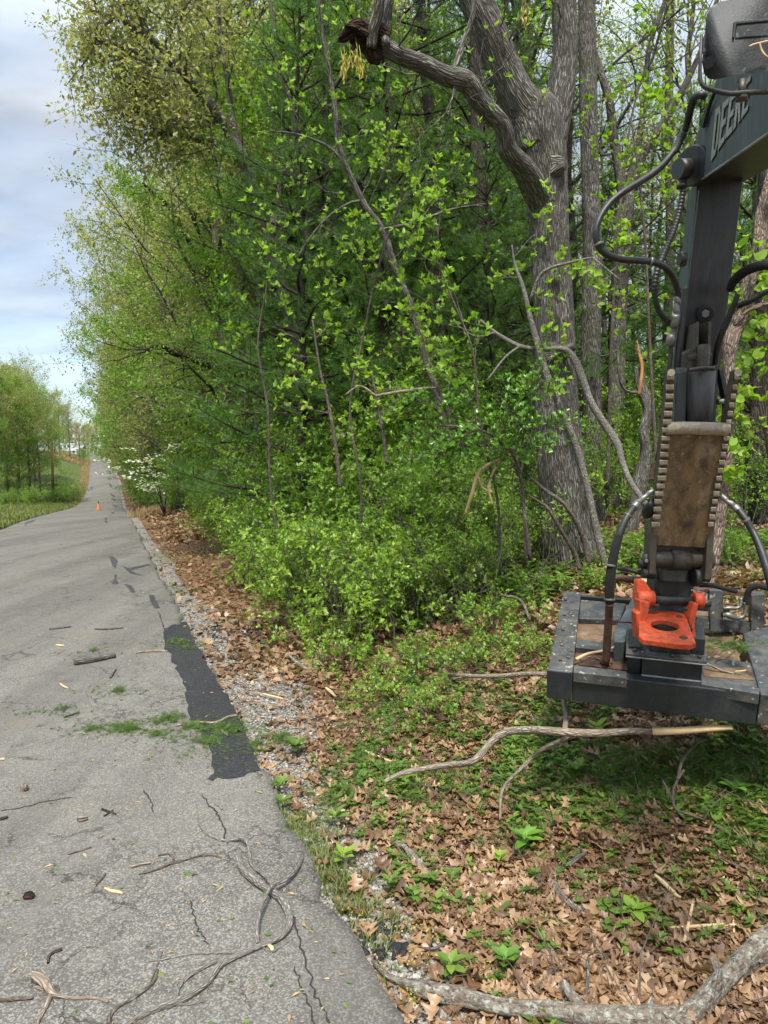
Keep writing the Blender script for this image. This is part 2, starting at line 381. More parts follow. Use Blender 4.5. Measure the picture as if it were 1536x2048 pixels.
def lichen_mat():
    m, nt, N, out = newmat('lichen_covered_bark'); at = N('ShaderNodeAttribute', attribute_name='bk').outputs['Vector']
    mpn = N('ShaderNodeMapping', {'Vector': at, 'Scale': (1, 1, .35)}).outputs[0]
    a1 = noise(N, mpn, 60, 8, .75, .6); a2 = noise(N, at, 24, 6, .7, .4); a3 = noise(N, at, 45, 4, .7)
    c = mixc(N, ramp(N, a1, [(.38, 0.0), (.62, 1.0)]), (.045,.034,.025), (.25,.20,.155))
    l = mth(N, 'MULTIPLY', ramp(N, a2, [(.47, 0.0), (.56, 1.0)]), ramp(N, a3, [(.40, 0.0), (.52, 1.0)]))
    c = mixc(N, mth(N, 'MULTIPLY', l, .75), c, (.37,.385,.33))
    pb = N('ShaderNodeBsdfPrincipled', {'Base Color': c, 'Roughness': .92, 'Specular IOR Level': .2})
    bp = N('ShaderNodeBump', {'Height': mth(N, 'ADD', a1, mth(N, 'MULTIPLY', l, .3)), 'Strength': 1.0, 'Distance': .012}); nt.links.new(bp.outputs[0], pb.inputs['Normal']); nt.links.new(pb.outputs[0], out.inputs[0]); return m
M['lichen_bark'] = lichen_mat()
M['dead_bark'] = bark_mat('dead_limb_bark', (.13,.10,.075), (.36,.30,.23), (.5,.48,.42), .5, 60, .2, .5)
M['pink_bark'] = bark_mat('flaky_pinkish_bark', (.11,.075,.055), (.33,.26,.21), (.45,.43,.38), .6, 34, .3, .8)
M['rotten'] = bark_mat('dark_rotten_wood', (.012,.008,.006), (.085,.045,.028), (.16,.10,.06), .3, 34, .25, 1.0)
M['grey_twig'] = bark_mat('weathered_grey_limb', (.10,.088,.075), (.30,.28,.25), (.44,.45,.40), .6, 70, .25, .6)
M['split_wood'] = flatmat('fresh_split_wood', (.58,.36,.15), .7)
M['pale_wood'] = flatmat('peeled_pale_wood', (.50,.36,.19), .7)
M['orange_wood'] = flatmat('orange_heartwood', (.36,.17,.06), .8)
M['pole_wood'] = flatmat('treated_pole_wood', (.20,.12,.075), .85)

def asphalt(name, base, light, patchc, agg=170, cracks=True, rough=.85):
    m, nt, N, out = newmat(name)
    tc = N('ShaderNodeTexCoord'); v = tc.outputs['Object']
    a1 = N('ShaderNodeTexVoronoi', {'Vector': v, 'Scale': agg}); cellv = N('ShaderNodeSeparateColor', {0: a1.outputs['Color']}).outputs[0]
    fine = noise(N, v, 60, 5, .75); big = noise(N, v, .55, 5, .6); med = noise(N, v, 4.5, 5, .6)
    c = mixc(N, ramp(N, fine, [(.3, 0.0), (.7, 1.0)]), base, light)
    st = ramp(N, cellv, [(.62, 0.0), (.80, 1.0)])
    c = mixc(N, mth(N, 'MULTIPLY', st, .55), c, tuple(min(1, x*2.3) for x in light))
    dk = ramp(N, cellv, [(.10, 1.0), (.24, 0.0)])
    c = mixc(N, mth(N, 'MULTIPLY', dk, .5), c, tuple(x*.35 for x in base))
    # broad wear: wheel tracks run along the road, stains across
    c = mixc(N, mth(N, 'MULTIPLY', ramp(N, big, [(.35, 0.0), (.70, 1.0)]), .55), c, patchc)
    c = mixc(N, mth(N, 'MULTIPLY', ramp(N, med, [(.45, 0.0), (.75, 1.0)]), .25), c, tuple(x*.55 for x in base))
    lg = N('ShaderNodeMapping', {'Vector': v, 'Rotation': (0, 0, -R(21.8)), 'Scale': (1.0, .06, 1)}).outputs[0]
    st2 = noise(N, lg, 1.1, 4, .6, .2); st3 = noise(N, lg, 5.0, 5, .65)
    c = mixc(N, mth(N, 'MULTIPLY', ramp(N, st2, [(.40, 1.0), (.58, 0.0)]), .38), c, tuple(x*.55 for x in base))
    c = mixc(N, mth(N, 'MULTIPLY', ramp(N, st3, [(.55, 0.0), (.72, 1.0)]), .30), c, tuple(x*1.25 for x in light))
    c = mixc(N, mth(N, 'MULTIPLY', ramp(N, noise(N, v, 1.3, 4, .6, .5), [(.60, 0.0), (.74, 1.0)]), .45), c, (light[0]*1.15, light[1]*1.0, light[2]*.72))
    hg = mth(N, 'ADD', cellv, mth(N, 'MULTIPLY', fine, .6))
    if cracks:
        wv = N('ShaderNodeTexNoise', {'Vector': v, 'Scale': 2.2, 'Detail': 6, 'Roughness': .7})
        sc2 = N('ShaderNodeVectorMath', {0: wv.outputs['Color'], 3: .55}, operation='SCALE')
        vv = N('ShaderNodeVectorMath', {0: v, 1: sc2.outputs[0]}, operation='ADD')
        cv = N('ShaderNodeTexVoronoi', {'Vector': vv.outputs[0], 'Scale': 1.15}, feature='DISTANCE_TO_EDGE')
        cv2 = N('ShaderNodeTexVoronoi', {'Vector': vv.outputs[0], 'Scale': 4.2}, feature='DISTANCE_TO_EDGE')
        at = N('ShaderNodeAttribute', attribute_name='edge')     # 1 near the road's edges, where the surface is crazed
        k1 = ramp(N, cv.outputs['Distance'], [(.004, 1.0), (.012, 0.0)])
        k2 = ramp(N, cv2.outputs['Distance'], [(.010, 1.0), (.035, 0.0)])
        msk = ramp(N, noise(N, v, .9, 3), [(.47, 0.0), (.58, 1.0)])
        e = at.outputs['Fac']
        kk = mth(N, 'MAXIMUM', mth(N, 'MULTIPLY', k1, mth(N, 'MULTIPLY', msk, .8)), mth(N, 'MULTIPLY', k2, mth(N, 'MULTIPLY', mth(N, 'MULTIPLY', e, msk), .75)))
        c = mixc(N, kk, c, (.022, .021, .019)); hg = mth(N, 'SUBTRACT', hg, mth(N, 'MULTIPLY', kk, 2.5))
    pb = N('ShaderNodeBsdfPrincipled', {'Base Color': c, 'Roughness': rough, 'Specular IOR Level': .35})
    bp = N('ShaderNodeBump', {'Height': hg, 'Strength': .55, 'Distance': .006}); nt.links.new(bp.outputs[0], pb.inputs['Normal'])
    nt.links.new(pb.outputs[0], out.inputs[0]); return m
M['asphalt'] = asphalt('worn_grey_asphalt', (.070,.065,.056), (.136,.128,.112), (.165,.155,.134), 120)
M['patch'] = asphalt('fresh_black_asphalt', (.007,.007,.008), (.022,.022,.023), (.030,.030,.029), 75, False, .75)
M['tar'] = flatmat('crack_sealing_tar', (.035,.035,.038), .5)

def ground_mat():
    m, nt, N, out = newmat('forest_floor_and_verge')
    tc = N('ShaderNodeTexCoord'); v = tc.outputs['Object']
    gr = N('ShaderNodeAttribute', attribute_name='gravel').outputs['Fac']; gs = N('ShaderNodeAttribute', attribute_name='green').outputs['Fac']
    vor = N('ShaderNodeTexVoronoi', {'Vector': v, 'Scale': 17, 'Randomness': 1.0}); cell = N('ShaderNodeSeparateColor', {0: vor.outputs['Color']})
    n_ = noise(N, v, 7, 6, .7); nb = noise(N, v, .8, 4); nf = noise(N, v, 55, 4, .7)
    lit = ramp(N, cell.outputs[0], [(0, (.055,.028,.014)), (.4, (.17,.088,.042)), (.75, (.27,.155,.078)), (1, (.37,.25,.14))])
    lit = mixc(N, mth(N, 'MULTIPLY', ramp(N, vor.outputs['Distance'], [(.35, 0.0), (.7, 1.0)]), .6), lit, (.035, .02, .012))
    soil = mixc(N, n_, (.05,.034,.022), (.13,.085,.05)); lit = mixc(N, ramp(N, nb, [(.35, .35), (.65, 0.0)]), lit, soil)
    vg = N('ShaderNodeTexVoronoi', {'Vector': v, 'Scale': 38}); cg = N('ShaderNodeSeparateColor', {0: vg.outputs['Color']})
    grv = ramp(N, cg.outputs[0], [(0, (.10,.092,.08)), (.5, (.22,.205,.18)), (1, (.42,.40,.36))])
    grv = mixc(N, mth(N, 'MULTIPLY', ramp(N, vg.outputs['Distance'], [(.4, 0.0), (.75, 1.0)]), .7), grv, (.06,.052,.043))
    grn = mixc(N, nf, (.035,.050,.014), (.10,.135,.035)); grn = mixc(N, ramp(N, n_, [(.5, 0.0), (.8, .55)]), grn, (.20,.17,.07))
    c = mixc(N, ramp(N, mth(N, 'ADD', gr, mth(N, 'MULTIPLY', mth(N, 'SUBTRACT', n_, .5), .9)), [(.42, 0.0), (.58, 1.0)]), lit, grv)
    c = mixc(N, ramp(N, mth(N, 'ADD', gs, mth(N, 'MULTIPLY', mth(N, 'SUBTRACT', n_, .5), .9)), [(.42, 0.0), (.60, 1.0)]), c, grn)
    pb = N('ShaderNodeBsdfPrincipled', {'Base Color': c, 'Roughness': .95, 'Specular IOR Level': .15})
    hg = mth(N, 'ADD', mth(N, 'MULTIPLY', vor.outputs['Distance'], 1.5), nf)
    bp = N('ShaderNodeBump', {'Height': hg, 'Strength': .8, 'Distance': .03}); nt.links.new(bp.outputs[0], pb.inputs['Normal'])
    nt.links.new(pb.outputs[0], out.inputs[0]); return m
M['ground'] = ground_mat()
# ---------------- ground, road ----------------
def set_attr(me, name, vals):
    a = me.attributes.new(name, 'FLOAT', 'POINT'); a.data.foreach_set('value', np.asarray(vals, np.float32).ravel())
def gravel_f(s, y):          # strip of gravel along the road's edge
    w = .20 + .34*fbm(y*.6, s*0+2, .5, 3) + .6*np.exp(-((y-9.5)/3.0)**2)
    return sstep(-.3, .1, s)*(1-sstep(w*.6, w*1.7, s))
def green_f(x, y, s):
    left = sstep(5.4, 5.9, -s)
    n = fbm(x, y, .35, 9)
    far = sstep(14, 30, y)*sstep(2.0, 4.0, s)*.35
    return np.clip(left*(1.0-.55*np.exp(-((s+6.4)/.8)**2)*sstep(95, 120, y)*(1-sstep(190, 230, y))) + (s > 0)*(far + .5*sstep(.5, .62, n)), 0, 1)
def geo(a, b, n, k): t = np.linspace(0, 1, n); return a + (b-a)*(np.exp(k*t)-1)/(math.exp(k)-1)
us = np.unique(np.r_[-geo(6.3, 900, 46, 4.5)[::-1], np.linspace(-6.3, 0, 10), np.linspace(0, 14, 120), geo(14, 900, 56, 4.5)])
vs = np.unique(np.r_[np.linspace(-8, 1.5, 8), np.linspace(1.5, 18, 150), geo(18, 1500, 170, 3.2)])
UU, VV_ = np.meshgrid(us, vs); X = xr(VV_) + UU; Z = H(X, VV_)
nv, nu = UU.shape
i, j = np.meshgrid(np.arange(nv-1), np.arange(nu-1), indexing='ij'); b = i*nu + j
acc = Acc(); acc.add(np.stack([X, VV_, Z], -1).reshape(-1, 3), None, np.stack([b, b+1, b+nu+1, b+nu], -1).reshape(-1, 4))
ground = acc.obj('ground', M['ground'], smooth=True); tag(ground, kind='structure')
S_ = (UU*.93).ravel(); set_attr(ground.data, 'gravel', gravel_f(S_, VV_.ravel())); set_attr(ground.data, 'green', green_f(X.ravel(), VV_.ravel(), S_))

# road sheet with a ragged right edge and a broken side
def edge_off(y): return (vnoise(y, y*0, 1.3, 11)-.5)*.09 + (vnoise(y, y*0, 5.0, 12)-.5)*.09 + (vnoise(y, y*0, 14.0, 13)-.5)*.04
vr = np.unique(np.r_[np.linspace(-8, 16, 520), geo(16, 700, 260, 3.0)])
fr = np.r_[-1.0, np.linspace(-1, -.04, 22), -.015, 0, .003]
rows = []
for y in vr:
    e = float(edge_off(np.array(y)))*(1 if y < 60 else .6); el = float(edge_off(np.array(y+300.)))
    xs = xr(y) + e + fr*(RW + e + el*.8); z = np.full(len(fr), float(hroad(y)))
    crown = .05*(1-((fr+.5)*2)**2); z = z + crown*0
    z[-1] -= .085; z[0] -= .09
    xs[0] -= .01
    rows.append(np.stack([xs, np.full(len(fr), y), z], -1))
RV = np.array(rows); nv, nu = RV.shape[:2]
i, j = np.meshgrid(np.arange(nv-1), np.arange(nu-1), indexing='ij'); b = i*nu + j
acc = Acc(); acc.add(RV.reshape(-1, 3), None, np.stack([b, b+1, b+nu+1, b+nu], -1).reshape(-1, 4))
road = acc.obj('road', M['asphalt']); tag(road, kind='structure')
ed = np.clip(1 - np.minimum(-fr, 1+fr)*RW/1.5, 0, 1); set_attr(road.data, 'edge', np.tile(np.clip(ed*1.3+.25, 0, 1), (nv, 1)).ravel())

def sheet(name, pix, mat, up=.004, thick=0.0, sub=1):
    """a thin sheet laid on the road; outline given as seen in the photograph"""
    pts = [Vector(GR(a, b_, up)) for a, b_ in pix]
    bm = bmesh.new(); f = bm.faces.new([bm.verts.new(p) for p in pts])
    if f.normal.z < 0: f.normal_flip()
    bmesh.ops.triangulate(bm, faces=bm.faces[:]); me = bpy.data.meshes.new(name); bm.to_mesh(me); bm.free()
    me.materials.append(mat); o = bpy.data.objects.new(name, me); col.objects.link(o); tag(o, kind='structure'); return o
def jag(pix, amp=3.0, step=14):
    out = []
    for k in range(len(pix)):
        a = np.array(pix[k], float); b_ = np.array(pix[(k+1) % len(pix)], float); n = max(1, int(np.linalg.norm(b_-a)/step))
        for t in range(n):
            p = a + (b_-a)*t/n; out.append(tuple(p + (rng.normal(size=2)*amp*(.9, .5) if t else 0)))
    return out
sheet('asphalt_patch', jag([(328,1258),(372,1243),(388,1275),(408,1310),(425,1345),(448,1385),(470,1420),(492,1465),(508,1510),(522,1541),
      (470,1556),(410,1560),(428,1548),(420,1500),(405,1462),(378,1440),(372,1398),(366,1360),(342,1318),(330,1290)], 3.4, 7), M['patch'])
for pl in [[(218,1112),(226,1113),(236,1122),(233,1130),(231,1138),(224,1130),(221,1120)],
           [(244,1132),(258,1136),(298,1128),(300,1130),(262,1141),(272,1147),(290,1152),(262,1148)],
           [(228,1150),(234,1149),(233,1160),(238,1168),(226,1169),(222,1165),(229,1159)],
           [(248,1168),(262,1171),(268,1178),(271,1185),(264,1186),(254,1174)],
           [(298,1190),(308,1190),(312,1202),(320,1216),(306,1212),(300,1202)],
           [(306,1214),(322,1216),(310,1217)],
           [(66,1040),(72,1037),(68,1043),(58,1046),(50,1050),(48,1047),(56,1043)], [(84,1029),(98,1024),(90,1030),(80,1033)],
           [(207,1037),(215,1035),(213,1041),(216,1046),(209,1045),(211,1040)], [(222,1026),(230,1023),(226,1028)],
           [(225,1009),(240,1013),(232,1014),(226,1012)], [(219,985),(228,990),(232,994),(226,994),(221,989)], [(217,966),(224,970),(223,976),(219,972)],
           [(212,954),(222,957),(216,959)], [(222,996),(236,1000),(228,1002)], [(180,975),(184,972),(186,978),(182,981)], [(168,1003),(176,994),(172,1003),(167,1006)], [(216,940),(222,944),(221,950),(217,946)]]:
    sheet('crack_seal', pl, M['tar'])
# long crack near the right edge, drawn as thin dark strips
def strip(name, pix, w, mat, up=.004, taper=True):
    pts = np.array([GR(a, b_, up) for a, b_ in pix]); pts, _ = smoothpath(pts, 6, np.ones(len(pts)))
    pts[:, :2] += rng.normal(size=(len(pts), 2))*.006
    t = nrm(np.gradient(pts, axis=0)); sd = np.stack([-t[:, 1], t[:, 0], t[:, 0]*0], -1)
    ww = w*(.5+rng.random(len(pts)))[:, None]*.5
    if taper: ww[0] = ww[-1] = .001
    a = Acc(); n = len(pts); a.add(np.vstack([pts+sd*ww, pts-sd*ww]), None, [[k, k+1, n+k+1, n+k] for k in range(n-1)])
    o = a.obj(name, mat); tag(o, kind='structure'); return o
M['crack'] = flatmat('crack_filled_with_dirt', (.022,.021,.019), .95)
strip('road_crack', [(585,1828),(598,1880),(612,1930),(630,1985),(650,2020),(665,2060)], .009, M['crack'])
strip('road_crack', [(590,1935),(602,1975),(618,2010),(628,2060)], .006, M['crack'])
strip('road_crack', [(402,1588),(420,1612),(436,1632),(447,1655),(456,1690)], .010, M['crack'])
strip('road_crack', [(0,1622),(50,1615),(100,1602),(150,1594)], .008, M['crack'])
strip('road_crack', [(380,1800),(392,1840),(400,1865),(418,1890)], .007, M['crack'])
strip('road_crack', [(316,1222),(325,1246),(330,1262)], .02, M['crack'])
strip('road_crack', [(286,1580),(300,1600),(308,1625)], .008, M['crack'])
# ---------------- trees: builders ----------------
def wander(start, d, L, n=6, wig=.18, up=0.0, grav=0.0):
    """a crooked branch line"""
    p = np.array(start, float); d = nrm(np.array(d, float)); out = [p.copy()]; st = L/n
    for i in range(n):
        d = nrm(d + rng.normal(size=3)*wig + np.array([0, 0, up - grav*i/n])); p = p + d*st; out.append(p.copy())
    return np.array(out)
def along(pts, t):
    k = t*(len(pts)-1); i = min(int(k), len(pts)-2); f = k-i
    return pts[i]*(1-f)+pts[i+1]*f, nrm(pts[i+1]-pts[i])
def perp_out(d, az=None):
    a = rng.normal(size=3); a -= d*np.dot(a, d); return nrm(a)

def leaves_on(twigs, per, size, spread, tpl, acc, droop=.2, upn=.6, szvar=.35):
    """leaves along a list of twig lines"""
    if not twigs: return
    T0 = np.array([t[0] for t in twigs]); T1 = np.array([t[-1] for t in twigs]); N = len(twigs)
    k = np.repeat(np.arange(N), per); f = rng.random(len(k))**.7
    pos = T0[k]*(1-f)[:, None] + T1[k]*f[:, None] + rng.normal(size=(len(k), 3))*spread
    dd = nrm(T1-T0)[k]*.5 + rdir(len(k))*.9; dd[:, 2] -= droop
    nn = rdir(len(k)); nn[:, 2] = np.abs(nn[:, 2])+upn
    scatter(acc, tpl, pos, nrm(dd), nrm(nn), size*(1+rng.uniform(-szvar, szvar, len(k))))
def tip_clusters(tips, dirs, nleaf, size, tpl, acc, open_=.9, upb=.5):
    """a whorl of young leaves at each shoot tip"""
    tips = np.array(tips); dirs = nrm(np.array(dirs)); N = len(tips); k = np.repeat(np.arange(N), nleaf)
    az = rng.uniform(0, 6.283, len(k)); ref = np.where(np.abs(dirs[:, 2:3]) < .9, [[0, 0, 1.0]], [[1.0, 0, 0]])
    a = nrm(np.cross(dirs, ref)); b = np.cross(dirs, a)
    o = open_*rng.uniform(.6, 1.2, len(k))
    rad = a[k]*np.cos(az)[:, None] + b[k]*np.sin(az)[:, None]
    dd = nrm(dirs[k]*np.cos(o)[:, None] + rad*np.sin(o)[:, None] + np.array([0, 0, upb])*.3)
    nn = nrm(dirs[k]*np.sin(o)[:, None]-rad*np.cos(o)[:, None])
    cs = np.repeat(rng.uniform(.6, 1.25, N), nleaf)
    scatter(acc, tpl, tips[k]+rng.normal(size=(len(k), 3))*.006, dd, nn, size*cs*rng.uniform(.75, 1.15, len(k)))

def finish(name, wood, crown, mw, mc, part='trunk', extra=None):
    r = empty(name)
    wood.obj(part, mw, r, smooth=True, bark=True)
    if crown.n: crown.obj('crown', mc, r)
    return r

def hardwood(name, Ht, cr, tr, mw, mc, nl=26, t0=.2, bias=(0, 0), leaf=.085, per=26, lean=(0, 0), nsub=7, ntw=5, tpl=None, droop=.25, twl=.55, upb=.10):
    wood, crown = Acc(), Acc(); tpl = tpl or tpl_quad(.27)
    n = 12; z = np.linspace(0, 1, n+1)
    tp = np.stack([lean[0]*z**1.3*Ht, lean[1]*z**1.3*Ht, z*Ht], -1); w = rng.normal(size=(n+1, 2)).cumsum(0)*.035*Ht/6; w[0] = 0; tp[:, :2] += w*z[:, None]
    tp[0, 2] = -.25
    rr = tr*(1-z*.88)**.8; rr[0] = tr*1.4; tube(wood, *smoothpath(tp, 2, rr), n=10, lump=.05)
    twigs = []; b = np.array([bias[0], bias[1], 0.0])
    for i in range(nl):
        t = t0 + (1-t0)*((i+.5)/nl)**.9; az = i*2.4 + rng.uniform(-.4, .4)
        prof = math.sin(min(1, (t-t0)/(1-t0)*.85+.22)*math.pi*.82)**.7
        out = np.array([math.cos(az), math.sin(az), 0.0]); fav = 1 + np.dot(out, b)
        L = cr*prof*max(.35, fav)*rng.uniform(.75, 1.15)
        p0, td = along(tp, t); el = .15 + .75*t + rng.uniform(-.15, .15)
        d = out*math.cos(el)+np.array([0, 0, math.sin(el)]); r0 = tr*(1-t*.88)**.8*rng.uniform(.30, .48)
        lb = wander(p0, d, L, 7, .17, upb); tube(wood, lb, np.linspace(r0, r0*.22, len(lb)), n=6, cap=False)
        for j in range(nsub):
            s = .22 + .78*(j+rng.random())/nsub; q, qd = along(lb, s); o = perp_out(qd)
            o[2] = o[2]*.6+.1; L2 = (.42*L*(1.1-.6*s)+.35)*rng.uniform(.7, 1.2)
            sb = wander(q, qd*.7+o, L2, 5, .22, .06); r1 = r0*(1-.75*s)*.45+.006
            tube(wood, sb, np.linspace(r1, r1*.35, len(sb)), n=4, cap=False)
            for k in range(ntw):
                s2 = .25+.75*(k+rng.random())/ntw; q2, d2 = along(sb, s2); o2 = perp_out(d2)
                tw = wander(q2, d2*.6+o2, twl*rng.uniform(.5, 1.3), 3, .25, .0); tube(wood, tw, [.006, .005, .004, .003], n=3, cap=False)
                twigs.append(tw)
    leaves_on(twigs, per, leaf, twl*.20, tpl, crown, droop=droop)
    return finish(name, wood, crown, mw, mc)

def tpl_tuft(n=22, w=.020, cone=1.05):
    v = []; t = []
    r_ = np.random.default_rng(5)
    for i in range(n):
        az = i*2.4; o = cone*math.sqrt((i+.5)/n)*r_.uniform(.75, 1.1); L = r_.uniform(.75, 1.05)
        d = np.array([math.cos(o), math.sin(o)*math.cos(az), math.sin(o)*math.sin(az)]); s = nrm(np.cross(d, r_.normal(size=3)))*w
        b0 = np.array([r_.uniform(-.5, .05), 0, 0])
        v += [b0+s, b0-s, b0+d*L]; t.append([3*i, 3*i+1, 3*i+2])
    return np.array(v), None, np.array(t)
TUFT = tpl_tuft()
def pine(name, Ht, cr, tr, whorls=17, nb=5, t0=.22, dens=1.0, dead=True, size=.17, bias=(0, 0), tuft=None):
    wood, crown = Acc(), Acc(); n = 10; z = np.linspace(0, 1, n+1)
    tp = np.stack([0*z, 0*z, z*Ht], -1); w = rng.normal(size=(n+1, 2)).cumsum(0)*.05; w[0] = 0; tp[:, :2] += w; tp[0, 2] = -.25
    rr = tr*(1-z*.9)**.75; rr[0] *= 1.3; tube(wood, *smoothpath(tp, 2, rr), n=12, lump=.04)
    tips, dirs = [], []; b = np.array([*bias, 0.0])
    for i in range(whorls):
        t = t0+(1-t0)*((i+.4)/whorls)
        for j in range(nb):
            az = j*6.283/nb + i*1.1 + rng.uniform(-.35, .35); out = np.array([math.cos(az), math.sin(az), 0])
            L = cr*(1.05-(t-t0)/(1-t0))**.75*rng.uniform(.6, 1.1)*max(.4, 1+np.dot(out, b)); p0, _ = along(tp, min(.99, t+rng.uniform(-.01, .01)))
            d = out+np.array([0, 0, rng.uniform(-.12, .25)+.5*(t-t0)])
            lb = wander(p0, d, L, 6, .09, .03); r0 = .018+.011*L; tube(wood, lb, np.linspace(r0, .006, len(lb)), n=5, cap=False)
            ns = int((5+L*2.4)*dens)
            for k in range(ns):
                s = .28+.72*(k+rng.random())/ns; q, qd = along(lb, s); sd = nrm(np.cross(qd, [0, 0, 1]))*(1 if k % 2 else -1)
                L2 = (.30*L*(1.2-s)+.22)*rng.uniform(.6, 1.15); sb = wander(q, qd*.8+sd*.9+np.array([0, 0, rng.uniform(-.1, .35)]), L2, 3, .12, .04)
                tube(wood, sb, [.007, .006, .005, .003], n=3, cap=False)
                m = max(2, int(L2/.085)); f = np.linspace(.18, 1, m)
                for ff in f:
                    qq, dd = along(sb, ff); tips.append(qq+rng.normal(size=3)*.03); dirs.append(dd*.8+rng.normal(size=3)*.45+np.array([0, 0, .3]))
    if dead:
        for i in range(26):
            t = rng.uniform(.06, t0+.12); az = rng.uniform(0, 6.28); p0, _ = along(tp, t); L = rng.uniform(.5, 1.9)
            lb = wander(p0, (math.cos(az), math.sin(az), rng.uniform(-.2, .2)), L, 5, .12, -.02); tube(wood, lb, np.linspace(.014, .004, 6), n=4, cap=False)
            for k in range(3):
                q, qd = along(lb, rng.uniform(.4, .95)); tube(wood, wander(q, qd+perp_out(qd), L*.35, 3, .15), [.005, .004, .003, .002], n=3, cap=False)
    tips = np.array(tips); dirs = np.array(dirs)
    scatter(crown, tuft or TUFT, tips, dirs, rdir(len(tips)), size*rng.uniform(.75, 1.2, len(tips)))
    return finish(name, wood, crown, M['dark_bark'], M['needles'])

def bush(name, Hs, Rs, mw, mc, stems=16, nbr=7, leaf=.062, per=9, tpl=None, whorl=True, upb=.05, twl=.22, out=.55, stemr=.011):
    """many-stemmed shrub"""
    wood, crown = Acc(), Acc(); tpl = tpl or tpl_leaf(.24, .15); twigs = []; tips = []; dirs = []
    for i in range(stems):
        az = rng.uniform(0, 6.28); r = Rs*.22*rng.random()**.5; o = np.array([math.cos(az), math.sin(az), 0])
        L = Hs*rng.uniform(.65, 1.15); d = o*out*rng.uniform(.15, 1.3)*Rs/Hs*1.2+np.array([0, 0, 1.0])
        p0 = o*r; p0[2] = -.08; st = wander(p0, d, L, 7, .14, -.02); tube(wood, st, np.linspace(stemr, .004, 8), n=5, cap=False)
        for j in range(nbr):
            s = .18+.80*(j+rng.random())/nbr; q, qd = along(st, s); L2 = (.35*L*(1.15-s)+.15)*rng.uniform(.6, 1.3)
            o2 = perp_out(qd); sb = wander(q, qd*.6+o2, L2, 4, .2, upb); tube(wood, sb, np.linspace(.005, .0025, 5), n=3, cap=False)
            for k in range(4):
                q2, d2 = along(sb, .25+.72*(k+rng.random())/4); tw = wander(q2, d2+perp_out(d2)*.9, twl*rng.uniform(.5, 1.3), 2, .15)
                tube(wood, tw, [.003, .0025, .002], n=3, cap=False); twigs.append(tw); tips.append(tw[-1]); dirs.append(tw[-1]-tw[-2]+np.array([0, 0, .06]))
            tips.append(sb[-1]); dirs.append(sb[-1]-sb[-2])
    leaves_on(twigs, per, leaf, twl*.16, tpl, crown, droop=.15, upn=1.1)
    if whorl: tip_clusters(tips, dirs, 4, leaf*1.1, tpl, crown, 1.1, .6)
    r = empty(name); wood.obj('stems', mw, r, smooth=True, bark=True); crown.obj('foliage', mc, r)
    return r

def sapling(name, pts, rad, mw, mc, nbr=22, L=1.6, leaf=.10, nleaf=6, tpl=None, t0=.3, up=.08, droop=0, ntw=5, open_=.8, bdir=None, twr=.004):
    """slender young tree along a given line, leaf whorls at its shoot tips"""
    wood, crown = Acc(), Acc(); tpl = tpl or tpl_leaf2(.22, .12)
    sp, sr = smoothpath(pts, 5, rad); tube(wood, sp, sr, n=10, lump=.05); tips, dirs = [], []
    for i in range(nbr):
        s = t0+(1-t0)*(i+rng.random())/nbr; q, qd = along(sp, s); o = perp_out(qd)
        if bdir is not None: o = nrm(o*.8+np.array(bdir)*rng.uniform(.2, 1.2))
        lb = wander(q, qd*.35+o, L*(1.15-.6*s)*rng.uniform(.5, 1.2), 7, .16, up-droop); r0 = max(.005, float(np.interp(s, np.linspace(0, 1, len(sr)), sr))*.33)
        tube(wood, lb, np.linspace(r0, .003, 8), n=5, cap=False); tips.append(lb[-1]); dirs.append(lb[-1]-lb[-2])
        for k in range(ntw):
            q2, d2 = along(lb, .25+.75*(k+rng.random())/ntw); tw = wander(q2, d2*.8+perp_out(d2), rng.uniform(.12, .5)*L*.5, 4, .2, up)
            tube(wood, tw, np.linspace(twr, .002, 5), n=3, cap=False); tips.append(tw[-1]); dirs.append(tw[-1]-tw[-2]+np.array([0, 0, .03]))
            q3, d3 = along(tw, rng.uniform(.3, .8)); t3 = wander(q3, d3+perp_out(d3), .12, 2, .2, up); tube(wood, t3, [.003, .0025, .002], n=3, cap=False)
            tips.append(t3[-1]); dirs.append(t3[-1]-t3[-2]+np.array([0, 0, .03]))
    tip_clusters(tips, dirs, nleaf, leaf, tpl, crown, open_, .6)
    r = empty(name); wood.obj('trunk', mw, r, smooth=True, bark=True); crown.obj('crown', mc, r)
    return r
def rebase(root, loc):
    """move the origin of a thing built in world coordinates to its base"""
    for ch in root.children: ch.location = Vector(ch.location) - Vector([float(a) for a in loc])
    root.location = [float(a) for a in loc]; return root

used = {}
def place(key, x, y, rz=None, sc=1.0, label=None, group=None, cat=None, z=None, szz=None):
    pr = protos[key]; o = pr if key not in used else copy_tree(pr); used[key] = 1
    o.location = (float(x), float(y), float(H(x, y)) if z is None else z); o.rotation_euler = (0, 0, rng.uniform(0, 6.28) if rz is None else rz)
    o.scale = (sc, sc, sc*(szz or 1))
    tag(o, label or pr.get('label'), cat or pr.get('category')); 
    if group: o['group'] = group
    return o
protos = {}
